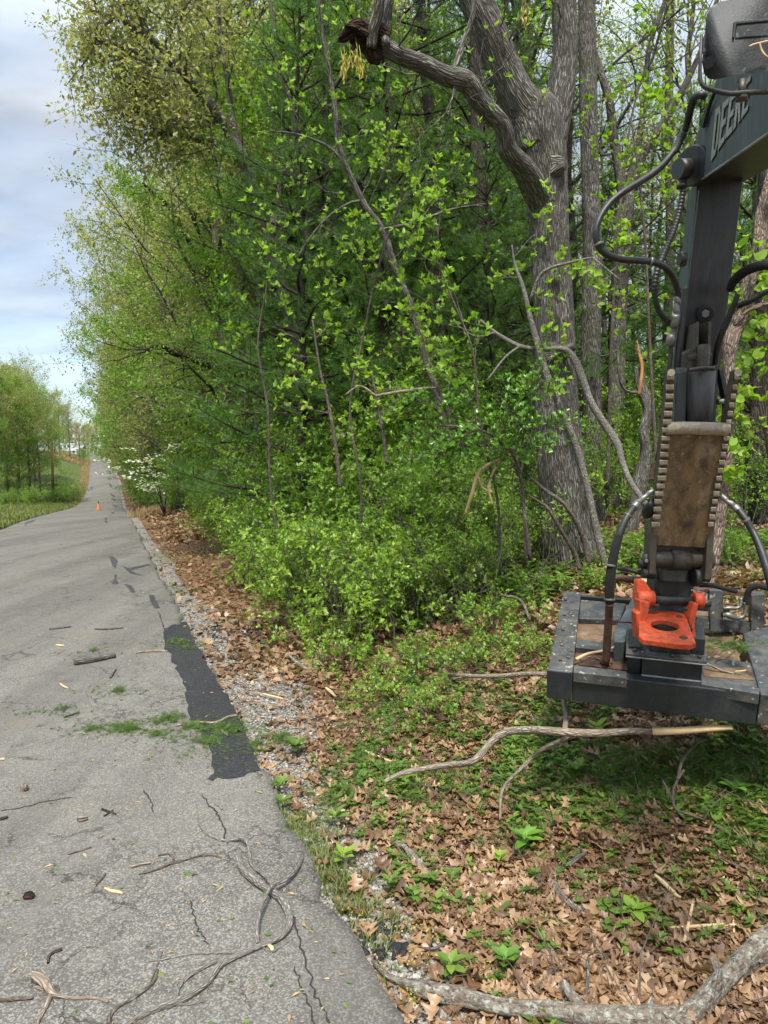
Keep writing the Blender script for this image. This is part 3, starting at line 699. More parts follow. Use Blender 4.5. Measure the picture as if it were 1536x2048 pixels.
# ---------------- the big oak beside the machine ----------------
WSC = 1.0
def limb(acc, ctrl, n=10, k=6, mat=0, lump=.03, cap=True, flare=None):
    """ctrl: (px, py, distance, width in photo pixels)"""
    pts = [P(a, b, d) for a, b, d, w in ctrl]; rad = [w*WSC/2/FPX*d for a, b, d, w in ctrl]
    sp, sr = smoothpath(pts, k, rad); tube(acc, sp, sr, n=n, mat=mat, lump=lump, cap=cap, flare=flare); return sp, sr
def twiggy(acc, line, rad, n, L, tips, dirs, t0=.2, lev=2, up=.05, r=.007):
    for i in range(n):
        s = t0+(1-t0)*(i+rng.random())/n; q, qd = along(line, s); b = wander(q, qd*.3+perp_out(qd)+np.array([0, 0, .25]), L*rng.uniform(.4, 1.2), 7, .2, up)
        tube(acc, b, np.linspace(r, .003, 8), n=4, cap=False); tips.append(b[-1]); dirs.append(b[-1]-b[-2])
        if lev > 1:
            for k in range(5):
                q2, d2 = along(b, .2+.8*(k+rng.random())/5); c = wander(q2, d2*.6+perp_out(d2), L*.32*rng.uniform(.4, 1.2), 4, .22, up)
                tube(acc, c, np.linspace(.004, .002, 5), n=3, cap=False); tips.append(c[-1]); dirs.append(c[-1]-c[-2])
                q3, d3 = along(c, .55); e = wander(q3, d3+perp_out(d3), L*.14, 2, .2, up); tube(acc, e, [.003, .0025, .002], n=3, cap=False); tips.append(e[-1]); dirs.append(e[-1]-e[-2])
D0 = 11.0
base = G(1142, 1128)
D0 = float(base[1])
print('big oak at', base)
wood, crown = Acc(), Acc()
def root_flare(th, m):
    k = np.clip(1-np.arange(m)/7.0, 0, 1)[:, None]**1.5
    return 1 + k*(.35*np.maximum(0, np.cos(2.5*th+.6))**2*np.ones((m, 1)) + .12*np.cos(7*th)) + .018*np.cos(9*th)[None] + .012*np.cos(14*th+1)[None]
limb(wood, [(1148,1165,D0,132),(1145,1128,D0,126),(1136,1070,D0,108),(1126,980,D0,94),(1117,880,D0,88),(1111,780,D0,82),(1109,680,D0,79),(1105,580,D0,76),(1099,480,D0,75),(1094,390,D0,80),(1088,320,D0,86),(1080,265,D0,94),(1076,225,D0,90),(1072,195,D0,60)], n=72, k=8, lump=.012, flare=root_flare)
tips, dirs = [], []
s1, r1 = limb(wood, [(1078,300,D0,88),(1058,235,D0,84),(1030,185,D0-.1,70),(1000,120,D0-.2,66),(975,55,D0-.3,64),(950,0,D0-.4,60),(915,-90,D0-.5,50),(880,-220,D0-.6,34),(870,-380,D0-.6,16)], n=32, k=7)
s2, r2 = limb(wood, [(1092,300,D0,72),(1108,235,D0,62),(1122,170,D0,52),(1130,100,D0,48),(1128,20,D0,47),(1134,-80,D0,42),(1150,-230,D0,30),(1170,-400,D0,14)], n=32, k=7)
s3, r3 = limb(wood, [(1096,430,D0,44),(1072,380,D0-.25,47),(1050,340,D0-.5,42),(1016,300,D0-.8,37),(1004,252,D0-1.0,36),(962,206,D0-1.2,38),(932,164,D0-1.4,40),(888,150,D0-1.6,35),(846,128,D0-1.75,33),(802,112,D0-1.9,31),(765,92,D0-2.0,33)], n=28, k=7, lump=.06, cap=False)
limb(wood, [(742,95,D0-2.1,20),(746,60,D0-2.15,22),(756,25,D0-2.2,22),(764,-40,D0-2.3,18),(780,-160,D0-2.4,8)], n=12)
limb(wood, [(772,92,D0-2.1,18),(768,50,D0-2.0,18),(780,0,D0-2.0,16),(800,-90,D0-2.0,8)], n=10)
limb(wood, [(905,152,D0-1.4,14),(925,90,D0-1.2,12),(945,30,D0-1.2,11),(948,-60,D0-1.2,7)], n=8)
# stub of an old limb and burls
limb(wood, [(1105,340,D0-.2,46),(1122,330,D0-.34,30),(1130,326,D0-.38,20)], n=14, lump=.2)
limb(wood, [(1105,712,D0-.25,60),(1128,702,D0-.42,30),(1150,692,D0-.5,14)], n=12, lump=.12)
for s, n_ in ((s1, 12), (s2, 12), (s3, 9)): twiggy(wood, s, None, n_, 1.9, tips, dirs, t0=.35, r=.014)
tip_clusters(tips, dirs, 5, .075, tpl_leaf2(.2, .1), crown, .9, .3)
# small shoots on the trunk itself
t2, d2_ = [], []
for (a, b) in [(1070,310),(1078,390),(1112,395),(1095,440),(1115,430),(1090,505),(1078,215),(1085,610),(1110,770),(1125,690)]:
    q = P(a, b, D0-.42); w = wander(q, (rng.normal()*.4, -1, .5), .22, 3, .2); tube(wood, w, [.005, .004, .003, .002], n=4, cap=False); t2 += [w[-1], w[-2]]; d2_ += [w[-1]-w[-2]+np.array([0,0,.05]), w[-2]-w[-3]+np.array([.05,0,.05])]
tip_clusters(t2, d2_, 5, .09, tpl_leaf2(.24, .1), crown, 1.0, .4)
oak = empty('oak_tree'); wood.obj('trunk', M['oak_bark'], oak, smooth=True, bark=True); crown.obj('crown', M['lime_leaf'], oak)
bl = Acc()
limb(bl, [(772,94,D0-1.98,42),(752,84,D0-2.0,46),(735,74,D0-2.05,36),(712,62,D0-2.1,34),(694,64,D0-2.15,22),(678,78,D0-2.2,6)], n=22, k=6, lump=.3)
limb(bl, [(715,66,D0-2.12,14),(690,80,D0-2.16,9),(672,84,D0-2.2,2)], n=8, lump=.3)
limb(bl, [(720,80,D0-2.1,12),(706,96,D0-2.12,8),(700,108,D0-2.14,2)], n=8, lump=.3)
limb(bl, [(735,72,D0-2.12,20),(708,54,D0-2.2,14),(690,50,D0-2.25,6)], n=10, lump=.2)
bo = bl.obj('broken_limb_end', M['rotten'], oak, smooth=True, bark=True); tag(bo, 'dark rotten broken end of the low left limb')
for (a, b) in [(690,130),(700,115),(715,120),(685,140),(722,135),(1050,20)]:
    cat_a = Acc(); q = P(a, b, D0-2.2); cp = q + rng.normal(size=(24, 3))*[.022, .022, .06]; scatter(cat_a, tpl_leaf(.10, .1), cp, np.tile([0, 0, -1.0], (len(cp), 1))+rng.normal(size=(len(cp), 3))*.25, rdir(len(cp)), .09)
    tube(cat_a, np.array([P(a-4, b-45, D0-2.15), P(a, b-20, D0-2.18), P(a, b+5, D0-2.2)]), [.004, .003, .002], n=4); cat_a.obj('catkin_cluster', M['catkin'], oak)
rebase(oak, base); tag(oak, 'massive furrowed grey oak forking high up, with a rotten broken limb reaching left', 'tree')

# ---------------- slender trunks and dead limbs around it ----------------
def lone(name, ctrls, mat, label, cat='tree', leaf=None, tipn=0, L=1.0, lf=.08, extra=None, k=6, n=10, tz=.3, lump=.05, part='trunk', single=False, lmat='lime_leaf', nleaf=5):
    w, c = Acc(), Acc(); tips, dirs = [], []
    for i, ct in enumerate(ctrls):
        s, r_ = limb(w, ct, n=n if i == 0 else 6, k=k, lump=lump if i == 0 else .02)
        if tipn: twiggy(w, s, r_, tipn if i == 0 else max(2, tipn//3), L, tips, dirs, t0=tz, r=.008)
    b = P(*ctrls[0][0][:3])
    if single:
        o = w.obj(name, mat, smooth=True, bark=True); tag(o, label, cat); o.data.transform(Matrix.Translation(-Vector(b))); o.location = b; return o
    r = empty(name); w.obj(part, mat, r, smooth=True, bark=True)
    if leaf and tips: tip_clusters(tips, dirs, nleaf, lf, leaf, c, .9, .5); c.obj('crown', M[lmat], r)
    rebase(r, b); return tag(r, label, cat)
def dof(px, py): return float(G(px, py)[1])

# leaning slim lichened trunk crossing the pines
WSC = .75
lone('leaning_tree', [[(915,905,12.2,14),(890,850,12.2,17),(868,770,12.1,19),(845,690,12.0,19),(822,610,11.9,18),(792,540,11.8,18),(765,460,11.7,17),(730,410,11.6,15),(700,350,11.5,15),(678,290,11.4,14),(668,200,11.4,12),(655,120,11.4,10),(640,30,11.4,8),(628,-80,11.4,5)],
   [(700,350,11.5,9),(665,300,11.3,8),(600,270,11.2,6),(540,262,11.1,4)], [(760,460,11.7,8),(830,445,11.5,8),(900,420,11.4,7),(968,408,11.3,5)],
   [(725,400,11.6,8),(690,410,11.4,6),(640,450,11.3,5),(590,520,11.2,4)]], M['grey_bark'], 'slim grey lichened tree leaning left across the dark pines', leaf=tpl_leaf2(.24,.1), tipn=18, L=1.6, lf=.08, tz=.35)
WSC = .9
# dead limb hanging from the oak's trunk down to the right
lone('dead_limb', [[(1296,1018,9.6,12),(1284,998,9.6,13),(1262,965,9.7,13),(1245,925,9.8,14),(1235,890,9.85,15),(1215,858,9.9,16),(1196,828,9.95,17),(1180,800,10,17),(1165,760,10,16),(1150,722,10,15),(1130,700,10,14),(1085,698,10,11),(1040,692,10,9),(990,665,10,8),(960,640,10,6)],
   [(1040,692,10,6),(1010,715,9.9,5),(975,760,9.8,4)], [(990,665,10,5),(950,672,9.9,4),(900,640,9.8,3)]], M['grey_twig'], 'long bare crooked limb leaning down in front of the big oak toward the machine', 'branch', n=10, lump=.09, single=True)
lone('leaning_pole_tree', [[(1218,1150,9.9,14),(1200,1090,9.9,16),(1180,1000,9.9,16),(1155,900,9.9,15),(1120,815,9.9,15),(1098,762,9.9,16),(1078,700,9.9,15),(1062,640,9.9,12),(1046,575,9.9,9),(1030,530,9.9,6),(1024,490,9.9,3)],
   [(1060,600,9.9,7),(1085,545,9.8,7),(1140,525,9.7,6),(1185,515,9.6,4)], [(1185,515,9.6,4),(1240,560,9.5,3)]], M['grey_twig'], 'thin pale trunk leaning against the front of the big oak', leaf=tpl_leaf2(.3,.1), tipn=7, L=.7, lf=.09, tz=.2)
lone('root_shoot', [[(1178,1128,10.0,12),(1168,1085,10.0,11),(1150,1040,9.9,10),(1125,1005,9.9,9),(1090,980,9.9,8),(1060,955,9.9,5)]], M['twig_bark'], 'curved grey stem at the foot of the big oak', 'branch', single=True)
lone('root_shoot', [[(1160,1140,9.8,10),(1150,1110,9.8,10),(1128,1070,9.7,9),(1098,1020,9.7,8),(1080,1005,9.7,6),(1055,990,9.7,4)]], M['twig_bark'], 'lower of two curved stems crossing the foot of the big oak', 'branch', single=True)
# broken snag with orange heartwood
WSC = 1.0
sw = Acc(); limb(sw, [(1252,1120,13.0,26),(1262,1060,13.0,24),(1276,990,13.0,22),(1284,950,13.0,26),(1292,905,13,22),(1288,860,13,22),(1296,820,13,22),(1284,780,13,20),(1280,752,13,19),(1276,735,13,14)], n=14, lump=.12)
limb(sw, [(1276,786,12.9,7),(1250,780,12.8,6),(1238,750,12.7,5),(1236,700,12.7,5),(1234,655,12.7,4)], n=6); limb(sw, [(1236,700,12.7,4),(1205,712,12.7,3),(1180,700,12.6,2)], n=5); limb(sw, [(1234,655,12.7,3),(1200,640,12.7,2),(1170,655,12.6,2)], n=5)
sn = empty('broken_snag'); sw.obj('trunk', M['grey_bark'], sn, smooth=True, bark=True)
sw = Acc(); limb(sw, [(1277,790,12.88,6),(1281,765,12.86,9),(1284,735,12.88,7),(1279,708,12.9,5),(1274,680,12.95,1)], n=7, lump=.3); sw.obj('split_wood', M['orange_wood'], sn, smooth=True, bark=True)
rebase(sn, P(1252,1120,13)); tag(sn, 'snapped snag with bright orange split wood behind the bare limb', 'dead tree')

# thicker trunks behind, each its own tree
def straight(px0, py0, px1, w0, w1, d, mat, label, mid=None, hgt=-300, crownkind=None, name='forest_tree', limbs=8, L=2.2, lf=.085, lm='green_leaf'):
    ct = [(px0, py0+30, d, w0*1.25), (px0, py0, d, w0*1.1)]
    n_ = 8
    for i in range(1, n_+1):
        t = i/n_; px = px0+(px1-px0)*t + (rng.normal()*3 if i < n_ else 0)
        ct.append((px, py0+(hgt-py0)*t, d, w0+(w1-w0)*t))
    return lone(name, [ct], mat, label, leaf=tpl_quad(.28), tipn=limbs, L=L, lf=lf, tz=.42, lump=.03, n=18, lmat=lm, nleaf=7)
straight(1188, 1010, 1172, 40, 30, 15.5, M['oak_bark'], 'straight trunk just right of the big oak', L=2.4, limbs=12)
straight(1152, 1015, 1122, 30, 24, 17.0, M['dark_bark'], 'dark straight trunk half hidden behind the right side of the big oak', name='pine_tree', limbs=4)
straight(972, 960, 940, 30, 20, 15.5, M['dark_bark'], 'dark straight trunk seen between the leaning tree and the big oak', name='pine_tree', limbs=3)
straight(905, 940, 820, 24, 18, 17.5, M['dark_bark'], 'dark trunk tilting left, behind the leaning lichened tree', name='pine_tree', limbs=3)
straight(1330, 960, 1345, 20, 13, 22, M['grey_bark'], 'grey trunk in the gap between the hose loop and the stick', limbs=12, L=3, lm='lime_leaf')
straight(1095, 960, 1010, 26, 18, 22, M['grey_bark'], 'grey trunk behind the fork of the big oak', limbs=12, L=3, lm='lime_leaf')
lone('forest_tree', [[(1226,1010,19,34),(1226,980,19,32),(1232,800,19,32),(1238,600,19,33),(1246,470,19,32),(1252,400,19,30),(1258,380,19,26),(1290,300,19,17),(1330,240,19,14),(1370,170,19,12),(1410,80,19,10),(1450,-60,19,6)],
   [(1248,420,19,22),(1240,350,19,20),(1228,280,19,18),(1218,200,19,16),(1190,110,19,13),(1170,10,19,10),(1150,-120,19,6)], [(1252,400,19,18),(1262,350,19,17),(1280,270,19,13),(1290,180,19,12),(1300,90,19,10),(1330,0,19,8),(1350,-100,19,4)]], M['grey_bark'],
   'pale grey tree forking into three right of the big oak, behind the hose loop', leaf=tpl_quad(.3), tipn=20, L=2.6, lf=.085, tz=.3, n=16, nleaf=7)
lone('forest_tree', [[(1530,1040,12.5,66),(1526,1020,12.5,58),(1520,950,12.5,50),(1524,860,12.5,46),(1530,760,12.5,44),(1536,600,12.5,42),(1540,300,12.5,38),(1548,0,12.5,32),(1550,-250,12.5,22)]], M['dark_bark'], 'thick dark trunk at the right edge behind the machine', leaf=tpl_quad(.28), tipn=10, L=2.0, tz=.45, n=20)
lone('crooked_tree', [[(1405,1215,7.6,34),(1418,1150,7.6,30),(1432,1090,7.6,28),(1440,1000,7.7,25),(1452,900,7.8,24),(1460,800,7.9,22),(1458,730,7.9,22),(1462,680,7.9,26),(1480,630,8,27),(1494,580,8,26),(1512,520,8,25),(1524,440,8.1,27),(1540,380,8.1,25),(1570,250,8.2,22),(1600,60,8.3,16)],
   [(1470,650,7.9,10),(1500,620,7.8,8),(1560,600,7.7,6)]], M['pink_bark'], 'crooked pinkish flaky-barked tree winding up behind the stick', leaf=tpl_leaf2(.4,.1), tipn=9, L=.8, lf=.11, tz=.2, n=16, lump=.09)
# small stems in the understorey
for i, (ct, lb) in enumerate([
   ([(680,975,9.6,8),(676,930,9.6,8),(668,870,9.6,7),(655,800,9.6,6),(640,740,9.6,5),(625,640,9.6,3)], 'reddish brown slender stem rising from the bushes left of the leaning tree'),
   ([(775,930,9.4,7),(768,880,9.4,7),(758,820,9.4,7),(752,790,9.4,6),(742,740,9.4,4)], 'thin pale stem hanging among bushes below the leaning tree'),
   ([(905,860,10.4,10),(895,820,10.4,10),(878,780,10.4,10),(855,740,10.4,9),(845,690,10.4,8),(838,640,10.4,5)], 'thin grey stem beside the foot of the leaning tree')]):
    lone('slender_stem', [ct], M['twig_bark'], lb, 'young tree', leaf=tpl_leaf2(.26,.1), tipn=5, L=.7, lf=.08, tz=.3)
lone('dead_branch', [[(752,792,9.3,7),(790,785,9.2,6),(840,778,9.2,6),(872,775,9.2,4)], [(752,792,9.3,5),(720,772,9.3,4),(690,790,9.3,3)]], M['dead_bark'], 'pale bare arching twig between the slender stems', 'branch', single=True)
lone('dead_branch', [[(930,1030,9.0,5),(945,985,8.9,7),(955,950,8.9,7),(975,930,8.9,7),(1000,918,8.9,5)], [(985,1010,8.9,5),(978,980,8.9,6),(984,950,8.9,5),(1000,920,8.9,5)], [(955,950,8.9,5),(965,975,8.9,5),(985,985,8.9,4)]], M['pale_wood'], 'broken pale branch with peeled ends caught in the bushes left of the big oak', 'branch', single=True)
# ---------------- overhanging oak at the upper left ----------------
def leafy_from(ctrls, mat, lmat, label, nb=16, L=2.6, leaf=.085, per=22, tz=.3, lump=.04, bdir=None, k=6, droop=.3, cat='tree', name='oak_tree', nsub=6, ntw=4, tpl=None, basez=True, tw=.42):
    w, c = Acc(), Acc(); tw_ = []
    for i, ct in enumerate(ctrls):
        s, r_ = limb(w, ct, n=14 if i == 0 else 8, k=k, lump=lump)
        n_ = nb if i == 0 else max(4, nb//2); z0 = tz if i == 0 else .15; LL = L if i == 0 else L*.7
        for a in range(n_):
            t = z0+(1-z0)*(a+rng.random())/n_; q, qd = along(s, t); o = perp_out(qd)
            if bdir is not None: o = nrm(o+np.array(bdir)*rng.uniform(0, .7))
            b = wander(q, qd*.55+o, LL*rng.uniform(.45, 1.1), 6, .2, .03); r0 = .012+.010*LL; tube(w, b, np.linspace(r0, .006, 7), n=5, cap=False)
            for e in range(nsub):
                q2, d2 = along(b, .2+.8*(e+rng.random())/nsub); b2 = wander(q2, d2*.6+perp_out(d2), LL*.38*rng.uniform(.5, 1.2), 4, .22, .02); tube(w, b2, np.linspace(.009, .004, 5), n=4, cap=False)
                for g in range(ntw):
                    q3, d3 = along(b2, .2+.8*(g+rng.random())/ntw); b3 = wander(q3, d3*.5+perp_out(d3), tw*rng.uniform(.5, 1.2), 3, .2); tube(w, b3, [.005, .004, .003, .002], n=3, cap=False); tw_.append(b3)
    leaves_on(tw_, per, leaf, .07+tw*.08, tpl or tpl_quad(.22), c, droop=droop)
    b = P(*ctrls[0][0][:3]); r = empty(name); w.obj('trunk', mat, r, smooth=True, bark=True); c.obj('crown', lmat, r); rebase(r, b)
    return tag(r, label, cat)
d = 17.5
leafy_from([[(640,1000,d+1.5,30),(628,900,d+1.3,28),(612,780,d+1,26),(585,650,d+.7,25),(556,540,d+.3,24),(525,440,d,24),(500,360,d-.3,24),(478,300,d-.5,24),(450,250,d-.6,22),(415,205,d-.8,22),(385,165,d-1,21),(345,120,d-1.2,18),(300,75,d-1.4,13),(240,40,d-1.6,8),(180,20,d-1.8,4)],
   [(475,295,d-.5,13),(430,285,d-.7,13),(380,277,d-.8,11),(335,268,d-1,10),(300,268,d-1.1,8)], [(440,245,d-.6,10),(400,240,d-.8,9),(350,240,d-1,8),(310,228,d-1.2,6),(260,232,d-1.4,3)],
   [(385,168,d-1,11),(350,182,d-1.1,9),(320,190,d-1.2,8),(280,192,d-1.3,7),(262,170,d-1.4,6),(240,140,d-1.5,4)], [(360,135,d-1.1,12),(300,115,d-1.3,11),(245,95,d-1.5,8),(190,80,d-1.7,4)],
   [(500,360,d-.3,14),(470,260,d-.4,12),(455,160,d-.5,10),(440,60,d-.6,8),(430,-60,d-.6,5)], [(300,90,d-1.3,8),(290,40,d-1.2,8),(300,-30,d-1.1,5)], [(540,480,d+.2,16),(560,380,d+.4,13),(590,260,d+.6,11),(560,130,d+.6,9),(540,0,d+.6,7),(530,-120,d+.6,4)]],
   M['grey_bark'], M['oak_leaf'], 'tall oak leaning out over the road with pale drooping spring leaves', nb=15, L=2.1, leaf=.125, per=8, bdir=(-.7, -.2, .0), tz=.60, nsub=6, tw=.7)
d = 24
leafy_from([[(520,1000,d+1,20),(505,850,d+.8,20),(480,760,d+.3,18),(430,735,d-.4,17),(380,715,d-1,15),(345,705,d-1.6,12),(320,690,d-2,8),(290,700,d-2.4,5)], [(430,735,d-.4,9),(400,790,d-.8,7),(370,850,d-1,5)],
   [(480,760,d+.3,12),(470,650,d,11),(440,560,d-.3,9),(400,470,d-.6,7),(370,400,d-.8,4)], [(470,650,d,8),(420,560,d-.5,8),(370,470,d-1,8),(335,410,d-1.4,8),(300,380,d-1.8,7),(285,365,d-2,4)]],
   M['dark_bark'], M['green_leaf'], 'hardwood with a thick low limb bent toward the road in the leafy wood edge', nb=10, L=2.2, leaf=.09, per=24, bdir=(-.6, -.3, 0), tz=.25, nsub=5)

# ---------------- prototypes ----------------
gb, db = M['grey_bark'], M['dark_bark']
bl_ = (-.55, -.25)
protos['oakA'] = hardwood('oak_tree', 19, 5.6, .24, gb, M['oak_leaf'], nl=30, t0=.16, bias=bl_, leaf=.12, per=20, twl=.7)
protos['oakB'] = hardwood('oak_tree', 17, 5.0, .20, db, M['oak_leaf'], nl=28, t0=.12, bias=bl_, leaf=.11, per=20, twl=.65)
protos['greenA'] = hardwood('forest_tree', 16, 4.6, .18, gb, M['green_leaf'], nl=30, t0=.08, bias=bl_, leaf=.11, per=22, twl=.65)
protos['oakF'] = hardwood('oak_tree', 21, 6.4, .26, gb, M['oak_leaf'], nl=34, t0=.10, bias=(-.45, -.2), leaf=.20, per=17, twl=.95, nsub=8)
protos['greenF'] = hardwood('forest_tree', 17, 5.6, .20, gb, M['green_leaf'], nl=32, t0=.05, bias=(-.45, -.2), leaf=.19, per=17, twl=.85, nsub=8)
protos['oakL'] = hardwood('oak_tree', 19, 6.2, .26, gb, M['oak_leaf'], nl=30, t0=.26, leaf=.20, per=16, twl=.95, nsub=8)
protos['greenL'] = hardwood('forest_tree', 16, 5.4, .20, gb, M['green_leaf'], nl=28, t0=.22, leaf=.19, per=16, twl=.85, nsub=8)
protos['greenB'] = hardwood('forest_tree', 11, 3.8, .13, gb, M['green_leaf'], nl=26, t0=.06, bias=bl_, leaf=.10, per=22, twl=.55)
protos['midA'] = hardwood('forest_tree', 14, 4.2, .16, db, M['mid_leaf'], nl=28, t0=.25, leaf=.11, per=20, twl=.6)
protos['openA'] = hardwood('forest_tree', 17, 4.8, .17, gb, M['lime_leaf'], nl=22, t0=.40, leaf=.10, per=9, twl=.6, ntw=4)
protos['openB'] = hardwood('forest_tree', 15, 4.2, .13, gb, M['green_leaf'], nl=20, t0=.35, leaf=.10, per=8, twl=.6, ntw=4)
protos['pineA'] = pine('pine_tree', 19, 3.6, .19, 18, 5, .16)
protos['pineB'] = pine('pine_tree', 16, 3.2, .15, 17, 5, .10, bias=(-.2, -.3))
protos['pineC'] = pine('pine_tree', 9, 2.5, .09, 13, 5, .12, dead=False)
protos['pineD'] = pine('pine_tree', 18, 3.0, .17, 13, 4, .42, dens=.8)
protos['saplA'] = bush('young_tree', 4.2, 1.6, gb, M['green_leaf'], stems=7, nbr=13, leaf=.085, per=10, out=.30, twl=.34, stemr=.022)
protos['saplB'] = bush('young_tree', 3.4, 1.5, gb, M['shrub_leaf'], stems=7, nbr=12, leaf=.075, per=9, out=.35, twl=.3, stemr=.018)
protos['bushA'] = bush('shrub', 1.9, 1.2, M['twig_bark'], M['shrub_leaf'], stems=19, nbr=8, leaf=.074, per=5, out=.6)
protos['bushB'] = bush('shrub', 1.5, 1.1, M['twig_bark'], M['shrub_leaf'], stems=16, nbr=7, leaf=.078, per=4, out=.75)
protos['bushC'] = bush('shrub', 2.4, 1.4, M['twig_bark'], M['shrub_leaf'], stems=15, nbr=8, leaf=.076, per=6, out=.5, twl=.26)
protos['bushD'] = bush('shrub', .8, .7, M['twig_bark'], M['shrub_leaf'], stems=9, nbr=4, leaf=.065, per=4, out=.9, twl=.15, stemr=.006)
def dist_word(y):
    for a, b in ((13, 'twelve metres off'), (18, 'fifteen metres off'), (25, 'twenty metres off'), (35, 'thirty metres off'), (50, 'forty metres off'), (70, 'by the traffic cone'), (100, 'in the road dip'), (160, 'on the far rise'), (900, 'by the far crest')):
        if y < a: return b
ORD = ['first', 'second', 'third', 'fourth', 'fifth', 'sixth', 'seventh', 'eighth', 'ninth', 'tenth', 'eleventh', 'twelfth', 'thirteenth', 'fourteenth', 'fifteenth', 'sixteenth', 'seventeenth', 'eighteenth', 'nineteenth', 'twentieth']
LBL = {'oakL': 'high crowned tan oak', 'greenL': 'tall green hardwood', 'oakA': 'tall pale tan oak', 'oakF': 'dense tan oak', 'oakB': 'dark barked pale oak', 'greenA': 'bright green hardwood', 'greenF': 'dense green hardwood', 'greenB': 'low green hardwood', 'midA': 'darker green hardwood',
       'openA': 'thin lime green tree', 'openB': 'thin green tree', 'pineA': 'tall dark pine', 'pineB': 'dense dark pine', 'pineC': 'small young pine', 'pineD': 'high crowned pine',
       'saplA': 'bushy young tree', 'saplB': 'slim bright sapling', 'bushA': 'bright green shrub', 'bushB': 'low spreading shrub', 'bushC': 'dense glossy shrub', 'bushD': 'small leafy shrub'}
CAT = {'p': 'pine', 'b': 'shrub', 's': 'young tree'}
plan = []     # (key, x, y, rz, scale, where, group)
def add(key, x, y, where, group, rz=None, sc=1.0): plan.append((key, float(x), float(y), rz, sc, where, group))
def addpx(key, px, d_, where, group, rz=None, sc=1.0): add(key, (px-CX)/FPX*d_, d_, where, group, rz, sc)
def addu(key, u, y, where, group, rz=None, sc=1.0): add(key, float(xr(y))+u, y, where, group, rz, sc)
GE, GI, GS, GF, GL = 'trees along the right road edge', 'trees inside the wood', 'shrubs along the wood edge', 'trees far down the road', 'trees left of the road'
# roadside wall of the wood
y = 21.5; i = 0; near = ['greenB','oakB','greenA','greenB','oakA','greenA']; far = ['oakF','greenF','oakF','oakF','greenF']
while y < 310:
    k = near[i % 6] if y < 23 else (['greenF','oakA'][i % 2] if y < 36 else far[i % 5])
    u = 4.1+rng.uniform(-.5, .9) + 2.9*(1-float(sstep(30, 62, y))) - 1.3*float(sstep(40, 60, y))
    addu(k, u, y, 'at the road edge', GE, rz=rng.uniform(-.3, .3) if y > 36 else rng.uniform(.6, 1.2), sc=rng.uniform(.88, 1.08)*(1 if y < 110 else .9))
    if y < 120: addu(['oakA', 'greenA', 'oakB', 'oakA'][i % 4] if y < 31 else 'oakF', u+4.5+rng.uniform(-.8, 1.5), y+rng.uniform(-1, 2), 'in the second row', GE, rz=rng.uniform(-.6, .6), sc=rng.uniform(1.0, 1.12))
    y += 2.9 + y*.04; i += 1
# young trees and shrubs along the edge
y = 12.5; i = 0
while y < 300:
    k = ['bushA', 'saplA', 'bushC', 'saplB', 'bushB', 'bushA', 'saplA'][i % 7]
    addu(k, 4.0-.5*float(sstep(50, 80, y))+rng.uniform(-.5, .6)+(.5 if y < 24 else 0)-(.7 if y > 40 else 0), y, 'at the wood edge', GS, sc=rng.uniform(.85, 1.25)*(1.0 if y < 60 else 1.35))
    if y < 70: addu(['saplA', 'saplB', 'bushC'][i % 3], 5.7+rng.uniform(-.5, 1.2), y+.8, 'behind roadside shrubs', GS, sc=rng.uniform(.9, 1.3))
    y += 1.25 + y*.028; i += 1
# pines in the middle of the picture
for px, d_, k, s in [(575,21,'pineD',.9),(500,25,'oakA',1.0),(645,16.5,'pineD',.9),(700,21,'pineA',1.05),(790,16.5,'pineA',1),(850,23,'pineB',1.1),(940,18,'pineB',1),(1010,21,'pineA',1.05),(740,27,'pineA',1.1),(890,28,'pineB',1.2),(610,25,'pineA',1.1),
                     (1060,16.0,'pineC',1),(985,14.3,'pineC',.9),(740,14.6,'pineC',1.0),(625,14.4,'pineC',1.25),(460,24,'oakA',1.0),(515,20.5,'greenB',1.1),(440,29,'oakA',1.0),(1120,24,'pineD',1),(1215,20,'pineC',1.1),(1290,26,'pineB',.8),(1400,19,'pineC',1.2),(1500,16,'pineC',1.2),(1480,24,'pineD',1.0),(1180,32,'pineB',1),(1000,33,'pineA',1.1),(820,36,'pineA',1.2),(660,34,'pineB',1.2),(530,30,'openA',1.1),(470,36,'greenA',1.1)]:
    addpx(k, px, d_, 'behind the leaning tree' if px < 1050 else 'behind the machine', GI, sc=s)
# the rest of the wood
r2 = np.random.default_rng(21); cnt = 0
while cnt < 88:
    y = r2.uniform(20, 85); x = r2.uniform(-.42, .62)*y
    u = x-float(xr(y))
    if u < 11 or u > 62: continue
    if any((x-q[1])**2+(y-q[2])**2 < 7 for q in plan): continue
    px = CX+FPX*x/y
    k = r2.choice(['midA','openB','openA','pineA','pineB','openB','oakA','openA']) if px < 1080 else r2.choice(['openA','openB','openB','pineD','openA','greenB'])
    if px > 1140 and y < 40 and k in ('midA', 'pineA', 'pineB', 'greenB'): k = 'openB'
    add(k, x, y, 'deep in the wood', GI, sc=r2.uniform(.85, 1.15)); cnt += 1
for px, d_, k, s in [(1130,17,'saplA',.8),(1215,14.5,'saplB',.7),(1265,18,'saplA',.9),(1330,15,'saplB',.8),(1500,12,'saplB',.7),(1180,22,'saplA',1),(1300,24,'saplA',1.1),(1420,22,'saplB',1.2),(1240,30,'saplA',1.3),(1500,28,'saplA',1.3),(1050,13.5,'saplB',.9),(1360,32,'saplA',1.4),(1100,27,'saplA',1.2),(1520,19,'saplA',1.1)]:
    addpx(k, px, d_, 'behind the big oak', GI, sc=s)
